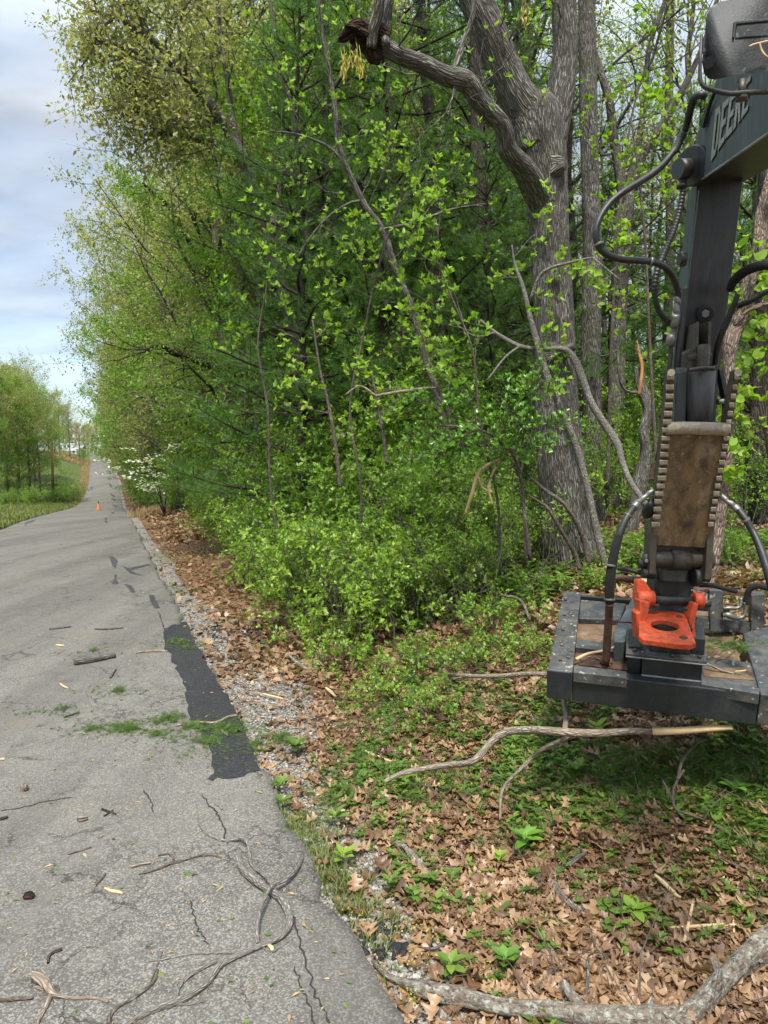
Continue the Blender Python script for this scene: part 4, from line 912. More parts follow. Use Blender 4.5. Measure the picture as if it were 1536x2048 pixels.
# near shrubs, one by one
for px, d_, k, s in [(628,11.0,'bushA',.95),(604,12.0,'bushB',.85),(700,10.4,'bushB',.95),(760,9.6,'bushA',.86),(850,9.6,'bushB',.8),(940,9.9,'bushA',.6),(680,12.3,'bushA',1.1),(790,11.2,'saplB',.62),(890,11.0,'bushC',.85),(965,10.8,'saplB',.55),(1025,10.9,'bushC',.6),
                     (590,13.4,'bushA',.95),(640,13.8,'bushC',1.1),(545,15.0,'bushA',1.0),(590,15.8,'bushC',1.0),(650,14.4,'saplB',.9),(740,12.8,'saplA',.8),(840,12.4,'saplB',.85),(930,12.6,'saplA',.6),(1000,12.2,'bushA',.8),(600,15.4,'saplA',.8),(530,17,'saplB',.8),(505,18.0,'bushA',1.0),(470,20.5,'bushB',1.2)]:
    addpx(k, px, d_, 'in the thicket', 'shrubs in the thicket left of the big oak', sc=s)
for px, d_, k, s in [(690,8.6,'bushD',.8),(640,9.6,'bushD',.9),(820,8.0,'bushD',.7),(930,7.6,'bushD',.7),(1000,8.4,'bushD',.8),(760,7.4,'bushD',.6),(1070,9.6,'bushD',.6),(1215,9.2,'bushD',.5),(880,6.6,'bushD',.5),(1330,9.5,'bushD',.8),(1470,9.2,'bushD',.8),(1050,7.4,'bushD',.5)]:
    addpx(k, px, d_, 'on the leafy bank', 'small shrubs on the leafy bank', sc=s)
# left of the road: trees of the clump, far trees beyond the crest
for px, d_, k, s in [(-60,78,'greenL',.9),(-22,80,'greenB',1.0),(0,84,'oakF',.76),(30,88,'greenL',.92),(52,92,'oakF',.80),(74,97,'greenF',.92),(94,106,'oakL',.80),(5,100,'oakL',.93),(60,112,'oakL',1.0),(-90,95,'oakF',.9),(30,120,'oakF',.98),(-40,110,'greenF',1.15),(85,125,'greenF',.95),(-10,74,'saplA',1.2),(45,84,'saplB',1.4)]:
    addpx(k, px-14, d_, 'in the left clump', GL, rz=rng.uniform(1.6, 4.6), sc=s*.9)
for px, d_, k, s in [(122,185,'oakA',.72),(142,190,'oakA',.70),(112,200,'oakF',.75),(130,230,'oakL',.7),(100,170,'oakL',.62)]:
    addpx(k, px, d_, 'left of the road', GL, sc=s)
for px, d_, k, s in [(170,345,'oakF',.62),(184,360,'oakF',.66),(196,350,'oakF',.7),(160,370,'oakF',.75),(178,400,'oakF',.85),(148,380,'oakF',.8),(205,330,'greenB',.6),(135,390,'oakF',.75),(187,318,'pineC',.55)]:
    addpx(k, px, d_, 'beyond the crest', GF, sc=s)
for px, d_, k, s in [(150,100,'bushC',1.1),(128,97,'bushC',1.3),(112,94,'bushA',1.2),(60,78,'bushA',1.2),(20,72,'bushB',1.2),(165,205,'bushC',1.6)]:
    addpx(k, px, d_, 'on the left grass', 'shrubs left of the road', sc=s)
from collections import defaultdict
plan = [p for p in plan if not (p[0] in ('greenA','greenB','oakA','oakB','oakF','greenF') and p[2] < 19)]
fam = defaultdict(list); seen_l = set()
for p in plan: fam[(p[0], p[5], dist_word(p[2]))].append(p)
CAT2 = 0
for (key, where, dw), ps in fam.items():
    ps.sort(key=lambda p: p[1]/p[2])
    for n_, p in enumerate(ps):
        c_ = CAT.get(key[0], 'tree'); c_ = 'shrub' if key.startswith('bush') else c_
        if key.startswith('oak'): c_ = 'tree'
        o_ = '' if len(ps) == 1 else (ORD[n_]+' from the left' if n_ < 20 else 'far right')
        lb = f"{LBL[key]} {where}, {dw}" + (f", {o_}" if o_ else '')
        if lb in seen_l: lb = lb.replace(LBL[key], {'tall pale tan oak': 'another tan oak'}.get(LBL[key], 'other '+LBL[key]))
        seen_l.add(lb)
        place(key, p[1], p[2], rz=p[3], sc=p[4], label=lb, group=p[6], cat=c_)

# dogwood in white bloom
dg = Acc(); dw = Acc(); tips = []; dirs = []
for (u, y_) in [(2.2, 44)]:
    b0 = np.array([float(xr(y_))+u, y_, float(H(float(xr(y_))+u, y_))])
    for i in range(5): 
        ln = wander(b0, (rng.normal()*.35-.2, rng.normal()*.3-.2, 1), 4.6, 7, .12); tube(dw, ln, np.linspace(.05, .012, 8), n=6)
        for j in range(9):
            q, qd = along(ln, .3+.7*(j+rng.random())/9); b2 = wander(q, (rng.normal()-.5, rng.normal()-.4, .15), rng.uniform(.8, 1.9), 4, .12); tube(dw, b2, np.linspace(.014, .005, 5), n=4)
            for k in range(9): q2, _ = along(b2, rng.random()); tips.append(q2+rng.normal(size=3)*[.15, .15, .04]); dirs.append([rng.normal()*.2, rng.normal()*.2, 1])
tip_clusters(tips, dirs, 4, .14, tpl_leaf(.4, .0), dg, 1.35, .2)
dr = empty('dogwood_tree'); dw.obj('trunk', gb, dr, smooth=True, bark=True); dg.obj('blossom', M['blossom'], dr); rebase(dr, b0); tag(dr, 'small dogwood dotted with white blossom at the wood edge', 'tree')

# near saplings with whorls of lime leaves
def sapl(pxs, label, seed_l, **k):
    pts = [P(a, b, d_) for a, b, d_, w in pxs]; pts[0] = pts[0]; rad = [w/2/FPX*d_ for a, b, d_, w in pxs]
    r = sapling('young_tree', pts, rad, M['twig_bark'], M[k.pop('mat', 'lime_leaf')], **k); rebase(r, pts[0]); return tag(r, label, 'young tree')
sapl([(1000,1150,9.3,6),(995,1000,9.2,5.5),(960,850,9.1,5),(945,700,9.0,4),(890,560,8.9,3.5),(872,440,8.8,2.5)], 'slender sapling with lime leaf whorls just left of the big oak', 0, nbr=15, L=1.4, leaf=.09, bdir=(-.6,-.2,.1), t0=.34)
sapl([(720,1130,10.6,6),(722,980,10.5,5),(700,820,10.4,5),(725,680,10.3,4),(755,540,10.2,4),(800,400,10.1,3),(815,320,10,2)], 'sapling with upright lime leaf whorls in front of the dark pines', 0, nbr=13, L=1.4, leaf=.085, t0=.38, nleaf=5)
sapl([(560,1100,12.2,6),(540,960,12.1,5),(536,820,12,5),(516,690,11.9,4),(535,560,11.8,3),(532,480,11.7,2)], 'leafy sapling at the left side of the thicket', 0, nbr=13, L=1.3, leaf=.095, t0=.35)
sapl([(1060,1120,8.9,9),(1050,1040,8.8,8),(1042,960,8.8,7),(1020,900,8.7,6),(960,860,8.6,5),(880,850,8.5,3)], 'arching bush limb with dense glossy leaves beside the big oak', 0, mat='glossy_leaf', nbr=26, L=1.0, leaf=.075, t0=.35, nleaf=8, ntw=7, bdir=(-.3,-.2,.2))
sapl([(1050,1130,9.4,7),(1050,1040,9.3,6),(1040,960,9.2,5),(1060,880,9.1,5),(1090,800,9.0,4),(1100,760,8.9,3)], 'glossy leafed shoot rising just in front of the big oak', 0, mat='glossy_leaf', nbr=14, L=.7, leaf=.065, t0=.5, nleaf=6, ntw=4)
sapl([(1560,1050,8.2,8),(1545,960,8.2,7),(1530,860,8.1,6),(1510,780,8.1,4),(1490,720,8.1,3)], 'broad leafed sapling at the right edge behind the machine', 0, mat='lime_leaf', nbr=11, L=.9, leaf=.10, t0=.3, nleaf=4, tpl=tpl_leaf2(.42,.15), bdir=(-.3,-.1,0))
sapl([(1320,1000,11,8),(1310,880,11,7),(1300,700,11,6),(1290,480,11,5),(1275,330,11,4),(1262,240,11,3)], 'thin sapling with sparse lime leaves seen through the hose loop', 0, nbr=17, L=1.3, leaf=.10, t0=.35, nleaf=4, tpl=tpl_leaf2(.36,.1), ntw=3)
sapl([(1215,980,12.5,8),(1218,850,12.5,7),(1225,640,12.5,6),(1240,420,12.5,5),(1262,240,12.5,4),(1300,100,12.5,3)], 'tall thin sapling between the big oak and the hoses', 0, nbr=18, L=1.4, leaf=.10, t0=.4, nleaf=4, tpl=tpl_leaf2(.36,.1), ntw=3)
sapl([(500,1060,16.4,6),(495,940,16.3,5),(490,830,16.2,4),(495,720,16.1,3),(490,640,16,2)], 'bright bushy sapling at the road side of the thicket', 0, mat='green_leaf', nbr=18, L=1.3, leaf=.09, t0=.25, nleaf=6)
# ---------------- the excavator arm ----------------
V3 = lambda a: Vector([float(x) for x in a])
M['arm_black'] = grime_metal('black_arm_paint', (.014,.017,.018), (.035,.045,.047), (.075,.06,.04), .42, .6, .35, 4, (3, 3, .5), bump=.1)
M['arm_grey'] = grime_metal('blue_grey_paint_and_lit_side', (.065,.080,.084), (.13,.15,.155), (.03,.034,.032), .45, .7, .35, 5, (2, 2, .6), bump=.06)  # boom's blue-grey paint; also stands for light on the stick's left side
M['cylinder'] = grime_metal('dusty_dark_cylinder', (.035,.036,.032), (.06,.06,.053), (.11,.09,.06), .45, .5, .5, 6, (2, 2, .5))
M['hose'] = grime_metal('black_rubber_hose', (.012,.013,.014), (.03,.03,.03), (.05,.045,.035), .42, .3, .25, 8)
M['sleeve'] = grime_metal('woven_black_sleeve', (.008,.008,.009), (.016,.016,.017), (.03,.028,.02), .85, .3, .25, 30, bump=.8)
M['fitting'] = grime_metal('zinc_fitting', (.20,.20,.185), (.30,.30,.28), (.08,.07,.05), .38, .5, .45, 12, metal=.7)
M['rust_plate'] = grime_metal('earthy_worn_plate', (.20,.125,.055), (.32,.25,.16), (.045,.034,.024), .62, .75, .9, 5, (1, 1, .7), speck=.35, speckc=(.42,.33,.2), bump=.5)
M['teeth_steel'] = grime_metal('worn_tooth_steel', (.34,.29,.215), (.55,.51,.44), (.17,.11,.05), .5, .6, .6, 16, bump=.3)
M['boss'] = grime_metal('oily_brown_steel', (.060,.048,.032), (.15,.125,.08), (.018,.015,.012), .45, .5, .6, 9)
M['orange'] = grime_metal('orange_paint_worn', (.56,.062,.014), (.62,.14,.055), (.10,.045,.025), .5, .6, .75, 9, speck=.55, speckc=(.05,.03,.02), bump=.08)
M['deck'] = grime_metal('dark_worn_deck_steel', (.032,.037,.040), (.10,.105,.10), (.13,.11,.08), .42, .7, .55, 5, speck=.30, speckc=(.62,.64,.62), bump=.2)
M['skirt'] = grime_metal('dark_blue_black_paint', (.016,.022,.027), (.035,.045,.052), (.07,.06,.04), .38, .5, .25, 3, (1, 1, .6), bump=.08)
M['rust_deck'] = grime_metal('rusty_sawdust_plate', (.13,.085,.045), (.24,.175,.10), (.06,.032,.016), .8, .6, .6, 6, bump=.4)
M['rust_pipe'] = grime_metal('rusty_pipe', (.085,.036,.020), (.17,.12,.09), (.03,.018,.012), .6, .5, .6, 14, bump=.4)
M['mirror_plastic'] = grime_metal('black_moulded_plastic', (.016,.017,.019), (.030,.031,.034), (.10,.115,.115), .50, .5, .30, 9, speck=.20, speckc=(.30,.36,.36), bump=.2)
M['weld'] = flatmat('weld_and_worn_edge', (.22,.23,.22), .5)
M['white_paint'] = grime_metal('white_decal', (.62,.63,.58), (.70,.70,.66), (.3,.3,.27), .5, .3, .3, 14, bump=.03)
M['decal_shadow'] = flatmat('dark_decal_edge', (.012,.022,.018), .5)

def fin(o, bev=.0, seg=2, smooth_=False):
    me = o.data; bm = bmesh.new(); bm.from_mesh(me)
    bmesh.ops.recalc_face_normals(bm, faces=bm.faces)
    if bev > 0:
        es = [e for e in bm.edges if len(e.link_faces) == 2 and e.calc_face_angle(0) > .5 and e.calc_length() > bev*2.5]
        try: bmesh.ops.bevel(bm, geom=es, offset=bev, segments=seg, affect='EDGES', profile=.5, clamp_overlap=True)
        except Exception: pass
    bm.to_mesh(me); bm.free()
    if smooth_:
        for p in me.polygons: p.use_smooth = True
    return o
def prism(name, pts, vec, mat, parent, bev=.004, holes=None):
    pts = [V3(p) for p in pts]; vec = V3(vec); n = len(pts)
    bm = bmesh.new(); a = [bm.verts.new(p) for p in pts]; b = [bm.verts.new(p+vec) for p in pts]
    bm.faces.new(a); bm.faces.new(b[::-1])
    for i in range(n): bm.faces.new([a[i], b[i], b[(i+1) % n], a[(i+1) % n]])
    me = bpy.data.meshes.new(name); bm.to_mesh(me); bm.free(); me.materials.append(mat)
    o = bpy.data.objects.new(name, me); col.objects.link(o)
    if parent: o.parent = parent
    return fin(o, bev)
def joined(name, objs, parent):
    """join shapes of one part into one mesh"""
    bm = bmesh.new(); mats = []
    for o in objs:
        me = o.data; off = []
        for m in me.materials:
            if m not in mats: mats.append(m)
            off.append(mats.index(m))
        for p in me.polygons: p.material_index = off[p.material_index] if off else 0
        bm.from_mesh(me)
    me = bpy.data.meshes.new(name); bm.to_mesh(me); bm.free()
    for m in mats: me.materials.append(m)
    o2 = bpy.data.objects.new(name, me); col.objects.link(o2); o2.parent = parent
    for o in objs: bpy.data.objects.remove(o)
    return o2
def cyl(name, a, b, r, mat, parent, n=28, bev=.004, r2=None):
    a, b = V3(a), V3(b); d = b-a; L = d.length
    bm = bmesh.new(); bmesh.ops.create_cone(bm, cap_ends=True, segments=n, radius1=r, radius2=r if r2 is None else r2, depth=L)
    q = d.to_track_quat('Z', 'Y').to_matrix().to_4x4(); bmesh.ops.transform(bm, matrix=Matrix.Translation((a+b)/2) @ q, verts=bm.verts)
    me = bpy.data.meshes.new(name); bm.to_mesh(me); bm.free(); me.materials.append(mat)
    o = bpy.data.objects.new(name, me); col.objects.link(o)
    if parent: o.parent = parent
    fin(o, bev)
    for p in o.data.polygons: p.use_smooth = len(p.vertices) == 4
    return o
def hose(name, ctrl, mat, parent, rib=0.0, pitch=.022, n=14, k=10):
    pts = [P(a, b, d) for a, b, d, w in ctrl]; rad = [w/2/FPX*d for a, b, d, w in ctrl]
    sp, sr = smoothpath(pts, k, rad)
    if rib > 0:
        L = np.r_[0, np.cumsum(np.linalg.norm(np.diff(sp, axis=0), axis=1))]; m = int(L[-1]/pitch)*4; t = np.linspace(0, L[-1], m)
        sp = np.stack([np.interp(t, L, sp[:, i]) for i in range(3)], -1); sr = np.interp(t, L, sr)*(1+rib*np.array([1, 1, -1, -1]*(m//4+1))[:m])
    a = Acc(); tube(a, sp, sr, n=n); o = a.obj(name, mat, parent, smooth=(rib == 0)); return o
ex = empty('excavator'); MB = (0.9, -1.2, 0.0)
# boom: a box section running back toward the cab; its left side carries the lettering
A2 = np.array([1.90, 4.35]); B2 = np.array([1.45, 2.2]); dd2 = (A2-B2)/np.linalg.norm(A2-B2); nn2 = np.array([dd2[1], -dd2[0]])
def BP(px, py, off=0.0):
    """pixel onto the boom's left side plane"""
    r = ray(px, py); o2 = A2 + nn2*off; t = np.dot(o2, nn2)/np.dot(r[:2], nn2); p = r*t; return np.array([p[0], p[1], p[2]+CAMH])
bw = np.array([nn2[0], nn2[1], 0])*.30
outl = [(1387,371),(1379,312),(1388,280),(1402,248),(1413,219),(1430,165),(1450,110),(1536,-70),(1700,-330),(1700,95),(1536,267),(1460,320)]
bpts = [BP(a, b) for a, b in outl]; i0 = outl.index((1700,-330)); bpts[i0] = BP(1536,-70)+(BP(1700,-330)-BP(1536,-70))*2.4; bpts[i0+1] = BP(1536,267)+(BP(1700,95)-BP(1536,267))*2.4
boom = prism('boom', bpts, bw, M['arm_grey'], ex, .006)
# shade on the underside is put into its colour with a darker material
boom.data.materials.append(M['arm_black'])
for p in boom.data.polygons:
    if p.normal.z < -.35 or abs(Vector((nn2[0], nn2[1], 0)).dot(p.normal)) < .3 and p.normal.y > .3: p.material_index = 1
wl = Acc(); wp = [BP(a, b, -.004) for a, b in [(1700,95),(1536,267),(1460,320),(1389,369),(1381,312),(1390,280)]]; [tube(wl, [wp[k], wp[k+1]], [.006, .006], n=6) for k in range(5)]
wl.obj('weld_seam', M['weld'], boom, smooth=True)
# lettering: D E E R E
bl = [(1421,323),(1435,302),(1450,279),(1466,261),(1482,238),(1497,217)]; tl = [(1431,220),(1445,206),(1460,192),(1475,177),(1489,163),(1503,148)]
def lmap(i, u, v, off, sh=(0, 0)):
    g = .12; uu = u*(1-g)
    b = np.array(bl[i])*(1-uu)+np.array(bl[i+1])*uu; t = np.array(tl[i])*(1-uu)+np.array(tl[i+1])*uu
    p = b*(1-v)+t*v; return BP(p[0]+sh[0], p[1]+sh[1], off)
E_ = [[(0,0),(1,0),(1,.16),(.36,.16),(.36,.42),(.9,.42),(.9,.58),(.36,.58),(.36,.84),(1,.84),(1,1),(0,1)]]
def letter_polys(ch):
    if ch == 'E': return [[(0,0),(.36,0),(.36,1),(0,1)], [(.36,0),(1,0),(1,.16),(.36,.16)], [(.36,.42),(.9,.42),(.9,.58),(.36,.58)], [(.36,.84),(1,.84),(1,1),(.36,1)]]
    if ch == 'D': return [[(0,0),(.36,0),(.36,1),(0,1)], [(.36,0),(.72,0),(.66,.14),(.36,.14)], [(.72,0),(1,.2),(.66,.26),(.66,.14)], [(1,.2),(1,.8),(.66,.74),(.66,.26)], [(1,.8),(.72,1),(.66,.86),(.66,.74)], [(.36,.86),(.66,.86),(.72,1),(.36,1)]]
    return [[(0,0),(.36,0),(.36,1),(0,1)], [(.36,.86),(.66,.86),(.74,1),(.36,1)], [(.66,.86),(.66,.72),(1,.80),(.74,1)], [(.66,.72),(.66,.6),(1,.56),(1,.80)], [(.36,.46),(.72,.44),(1,.56),(.66,.6),(.36,.6)], [(.44,.46),(.70,0),(1,0),(.76,.46)]]
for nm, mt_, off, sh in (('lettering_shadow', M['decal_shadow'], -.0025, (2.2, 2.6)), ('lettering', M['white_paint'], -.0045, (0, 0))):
    bm = bmesh.new()
    for i, ch in enumerate('DEERE'):
        for pl in letter_polys(ch):
            f = bm.faces.new([bm.verts.new(V3(lmap(i, u, v, off, sh))) for u, v in pl])
    bmesh.ops.solidify(bm, geom=bm.faces[:], thickness=.0006)
    me = bpy.data.meshes.new(nm); bm.to_mesh(me); bm.free(); me.materials.append(mt_); o = bpy.data.objects.new(nm, me); col.objects.link(o); o.parent = boom
# pivot flange and pin caps at the boom tip
cyl('pivot_pin', P(1375,338,4.36), P(1355,338,4.34), .058, M['arm_black'], ex, bev=.01)
cyl('pivot_flange', P(1392,332,4.40), P(1382,332,4.38), .115, M['arm_black'], ex, bev=.008)
prism('lifting_bracket', [BP(a, b, -.03) for a, b in [(1418,205),(1428,180),(1412,215),(1398,252),(1404,256)]], np.array([nn2[0], nn2[1], 0])*.02, M['arm_black'], ex, .002)
# stick
sf = [P(1396,350,4.40), P(1488,345,4.42), P(1462,560,4.5), P(1440,740,4.58), P(1418,1020,4.74), P(1336,1020,4.72), P(1360,740,4.56), P(1376,560,4.48)]
stick = prism('stick', sf, (.065,.30,0), M['arm_black'], ex, .006)
stick.data.materials.append(M['arm_grey'])
for p in stick.data.polygons:  # left faces lighter: the light they catch is put into their colour
    if p.normal.x < -.6: p.material_index = 1
hose('edge_rail', [(1398,380,4.37,3),(1377,560,4.45,3),(1361,738,4.53,3)], M['arm_grey'], stick)
cyl('bolt', P(1411,626,4.50), P(1411,628,4.43), .024, M['fitting'], stick, 6, .003)
cyl('washer', P(1411,626,4.51), P(1411,628,4.485), .050, M['arm_black'], stick, 24, .002)
joined('end_cap', [prism('q', [P(1366,505,4.42), P(1374,505,4.42), P(1374,530,4.44), P(1366,530,4.44)], (0,.05,0), M['arm_black'], None, .004), cyl('q', P(1358,517,4.46), P(1370,517,4.46), .040, M['arm_black'], None)], stick)
# clevis with two ears and cylinder below
cv = [prism('q', [P(a, b, 4.40) for a, b in pl], (0,.14,0), M['boss'], None, .004) for pl in ([(1393,645),(1399,642),(1396,732),(1388,735)], [(1418,642),(1424,645),(1421,730),(1413,733)], [(1374,705),(1380,697),(1386,699),(1390,735),(1376,738)], [(1400,700),(1404,693),(1412,694),(1413,738),(1397,741)])]
cv.append(cyl('q', P(1372,716,4.42), P(1420,712,4.42), .030, M['boss'], None)); joined('clevis', cv, ex)
cyl('bolt_head', P(1404,707,4.385), P(1404,707,4.36), .016, M['fitting'], ex, 6, .002)
hc = empty('thumb_cylinder'); hc.parent = ex
cyl('barrel', P(1404,742,4.36), P(1394,900,4.45), .078, M['cylinder'], hc, 32, .012)
hose('end_bead', [(1378,740,4.30,7),(1402,736,4.28,7),(1428,736,4.30,7)], M['boss'], hc)
cyl('rod', P(1408,690,4.36), P(1404,744,4.36), .036, M['boss'], hc, 20, .004)
prism('guard_bar', [P(a, b, 4.42) for a, b in [(1438,738),(1446,738),(1462,800),(1462,826),(1453,826),(1452,806)]], (0,.06,0), M['arm_black'], ex, .004)
cyl('guard_pin', P(1434,804,4.40), P(1458,802,4.42), .017, M['fitting'], ex)
prism('stick_guard', [P(a, b, 4.40) for a, b in [(1352,735),(1376,735),(1370,870),(1346,870)]], (.02,.14,0), M['arm_grey'], ex, .004)
prism('inner_guard', [P(a, b, 4.34) for a, b in [(1358,745),(1374,742),(1368,868),(1352,868)]], (0,.03,0), M['arm_black'], ex, .004)
prism('side_frame', [P(a, b, 4.36) for a, b in [(1428,730),(1436,730),(1430,868),(1422,868)]], (0,.12,0), M['arm_black'], ex, .004)
# serrated thumb
th = empty('thumb'); th.parent = ex
dT = lambda py: 4.10 + (py-740)/360*.44
prism('plate', [P(a, b, dT(b)) for a, b in [(1326,866),(1456,866),(1447,935),(1435,1000),(1420,1096),(1303,1090),(1311,1000),(1320,935)]], (0,.035,-.006), M['rust_plate'], th, .004)
a = Acc(); tube(a, [P(1333,857,dT(857)-.01), P(1375,856,dT(856)-.01), P(1415,857,dT(857)-.01), P(1455,858,dT(858)-.01)], [.040]*4, n=18, lump=.05); a.obj('cross_bar', M['teeth_steel'], th, smooth=True)
def rail(name, outer, w0, side):
    po = np.array(outer, float); t = np.linspace(0, 1, len(po)); T = np.linspace(0, 1, 44); px = np.interp(T, t, po[:, 0]); py = np.interp(T, t, po[:, 1])
    w = np.interp(T, [0, .12, .4, 1], w0)
    A_ = [P(x, y, dT(y)) for x, y in zip(px, py)]; B_ = [P(x+side*q, y, dT(y)) for x, y, q in zip(px, py, w)]
    rl = prism(name, A_+B_[::-1], (0,.06,0), M['boss'], th, .002)
    bm = bmesh.new(); n_ = 19; ys0, ys1 = py[0]+10, py[-1]
    for i in range(n_):
        y0 = ys0+(ys1-ys0)*(i/n_)**.93; h_ = (ys1-ys0)/n_*.52; x0 = np.interp(y0, py, px); ww = np.interp(y0, py, w)
        j = rng.uniform(-.6, .6); q = [(x0-side*2+j, y0), (x0+side*ww*.92, y0+rng.uniform(-.6, .6)), (x0+side*ww*.92, y0+h_), (x0-side*2+j, y0+h_+rng.uniform(-.6, .6))]
        f = [bm.verts.new(V3(P(a_, b_, dT(b_)-.032))) for a_, b_ in q]; g = [bm.verts.new(V3(P(a_+(0 if k in (0, 3) else side*1.0), b_+(-2 if k < 2 else 3), dT(b_)+.012))) for k, (a_, b_) in enumerate(q)]
        bm.faces.new(f); bm.faces.new(g[::-1])
        for k in range(4): bm.faces.new([f[k], g[k], g[(k+1) % 4], f[(k+1) % 4]])
    me = bpy.data.meshes.new('teeth'); bm.to_mesh(me); bm.free(); me.materials.append(M['teeth_steel']); o = bpy.data.objects.new('teeth', me); col.objects.link(o); o.parent = rl; fin(o, .0035, 1)
    cyl('tip', P(px[0]+side*w[0]/2, py[0]+5, dT(py[0])-.03), P(px[0]+side*w[0]/2, py[0]+5, dT(py[0])+.05), .020, M['teeth_steel'], rl)
rail('side_rail', [(1336,740),(1333,790),(1329,830),(1325,872),(1318,950),(1310,997),(1304,1060)], [13,14,16,15], 1)
rail('side_rail', [(1483,740),(1474,790),(1467,832),(1461,872),(1449,935),(1438,997),(1427,1060)], [-13,-14,-15,-15], 1)
# knuckle below the thumb
for pl in ([(1303,1040),(1316,1042),(1312,1150),(1299,1148)], [(1416,1046),(1430,1044),(1424,1158),(1410,1160)]):
    prism('cheek_plate', [P(x, y, 4.50) for x, y in pl], (0,.12,0), M['boss'], ex, .005)
prism('cross_plate', [P(x, y, 4.60) for x, y in [(1310,1084),(1420,1090),(1418,1108),(1310,1102)]], (0,.05,0), M['arm_black'], ex, .004)
kb = [cyl('q', P(1306,1119,4.60), P(1424,1120,4.60), .055, M['boss'], None), cyl('q', P(1340,1119,4.60), P(1379,1120,4.60), .064, M['boss'], None, bev=.006)]
joined('knuckle_pin', kb, ex)
lk = [prism('q', [P(x, y, 4.66) for x, y in [(1313,1128),(1388,1130),(1384,1180),(1380,1196),(1320,1194),(1309,1176)]], (0,.16,-.02), M['arm_black'], None, .012),
      prism('q', [P(x, y, 4.60) for x, y in [(1322,1138),(1378,1140),(1372,1166),(1326,1164)]], (0,.08,0), M['cylinder'], None, .010),
      prism('q', [P(x, y, 4.70) for x, y in [(1318,1180),(1332,1180),(1330,1226),(1304,1224),(1306,1192)]], (0,.12,0), M['arm_black'], None, .006),
      prism('q', [P(x, y, 4.70) for x, y in [(1366,1182),(1388,1182),(1390,1226),(1372,1228)]], (0,.12,0), M['arm_black'], None, .006)]
joined('tilt_link', lk, ex)
cyl('end_cap', P(1386,1154,4.60), P(1399,1154,4.60), .060, M['arm_black'], ex, bev=.008); cyl('pin_end', P(1399,1154,4.60), P(1418,1155,4.60), .032, M['arm_black'], ex, bev=.006)
bf = [cyl('q', P(1277,1129,4.58), P(1304,1124,4.58), .028, M['arm_black'], None), cyl('q', P(1292,1107,4.56), P(1292,1134,4.56), .022, M['arm_black'], None), cyl('q', P(1284,1146,4.56), P(1310,1148,4.56), .034, M['arm_black'], None), cyl('q', P(1293,1122,4.53), P(1293,1122,4.50), .014, M['fitting'], None, 6)]
joined('valve_block', bf, ex)
hose('grease_line', [(1305,1000,4.45,9),(1300,1008,4.4,11),(1295,1020,4.45,20),(1293,1030,4.5,18)], M['hose'], ex)
# hoses
hose('bent_pipe', [(1412,194,3.9,13),(1400,190,3.9,15),(1388,196,3.95,15),(1382,215,4.0,14),(1376,240,4.1,13),(1370,262,4.15,12)], M['hose'], ex)
hose('hose_ferrule', [(1369,264,4.15,15),(1361,278,4.17,15),(1352,296,4.18,15),(1345,306,4.18,14)], M['cylinder'], ex)
hose('looped_hose', [(1347,303,4.18,12),(1330,325,4.15,12.5),(1310,344,4.1,13),(1280,364,4.05,13),(1247,384,4.0,13),(1222,404,3.98,13),(1203,430,3.96,13),(1192,460,3.95,13.5),(1196,490,3.96,13.5),(1212,508,3.98,13.5),(1240,518,4.02,13),(1275,521,4.08,13),(1305,524,4.14,13),(1328,533,4.2,13),(1345,552,4.25,13),(1355,578,4.3,13),(1356,600,4.33,13)], M['hose'], ex)
hose('hose_fitting', [(1355,592,4.32,12),(1355,606,4.33,13),(1353,608,4.33,10),(1353,624,4.34,13),(1352,627,4.35,16),(1349,650,4.37,16),(1349,653,4.38,11),(1345,668,4.40,13),(1342,676,4.4,18),(1340,690,4.42,18)], M['fitting'], ex, k=3)
hose('steel_tube', [(1342,690,4.42,9),(1339,730,4.43,9),(1333,790,4.45,9),(1326,850,4.5,9),(1318,900,4.55,9),(1313,925,4.58,10)], M['hose'], ex)
hose('rusty_fitting', [(1313,922,4.58,12),(1308,950,4.6,14),(1305,960,4.6,12)], M['rust_pipe'], ex)
hose('ribbed_hose', [(1368,360,4.36,11),(1364,395,4.36,11),(1357,430,4.36,11),(1347,462,4.34,11),(1337,487,4.32,11),(1326,512,4.3,11),(1315,540,4.28,11),(1309,570,4.28,11),(1310,595,4.3,11),(1318,622,4.34,11),(1330,638,4.38,11),(1340,648,4.4,11)], M['hose'], ex, rib=.10, pitch=.021)
cyl('hose_gland', P(1362,368,4.36), P(1363,376,4.36), .028, M['arm_black'], ex)
hose('pressure_hose', [(1371,575,4.4,11),(1366,620,4.4,13),(1361,670,4.4,13),(1356,712,4.42,13),(1354,735,4.44,14)], M['hose'], ex)
hose('ribbed_hose', [(1548,533,4.0,17),(1530,530,4.05,17),(1505,536,4.15,17),(1485,546,4.25,17),(1468,562,4.35,16),(1460,580,4.42,14)], M['sleeve'], ex, rib=.13, pitch=.026)
hose('ribbed_hose', [(1548,578,4.0,11),(1530,585,4.05,11),(1510,598,4.12,11),(1490,606,4.2,11),(1478,612,4.28,11)], M['hose'], ex, rib=.10, pitch=.021)
hose('pressure_hose', [(1476,588,4.3,10),(1468,610,4.32,12),(1455,642,4.36,12),(1442,672,4.4,12),(1434,700,4.45,12),(1430,735,4.5,11)], M['hose'], ex)
hose('hose_fitting', [(1308,980,4.40,9),(1297,987,4.40,11),(1293,991,4.38,9),(1284,998,4.38,12),(1278,1003,4.36,10),(1276,1005,4.36,14),(1266,1017,4.34,15)], M['fitting'], ex, k=3)
hose('head_hose', [(1268,1014,4.34,13),(1254,1034,4.30,14),(1242,1060,4.28,15),(1234,1084,4.27,16)], M['hose'], ex)
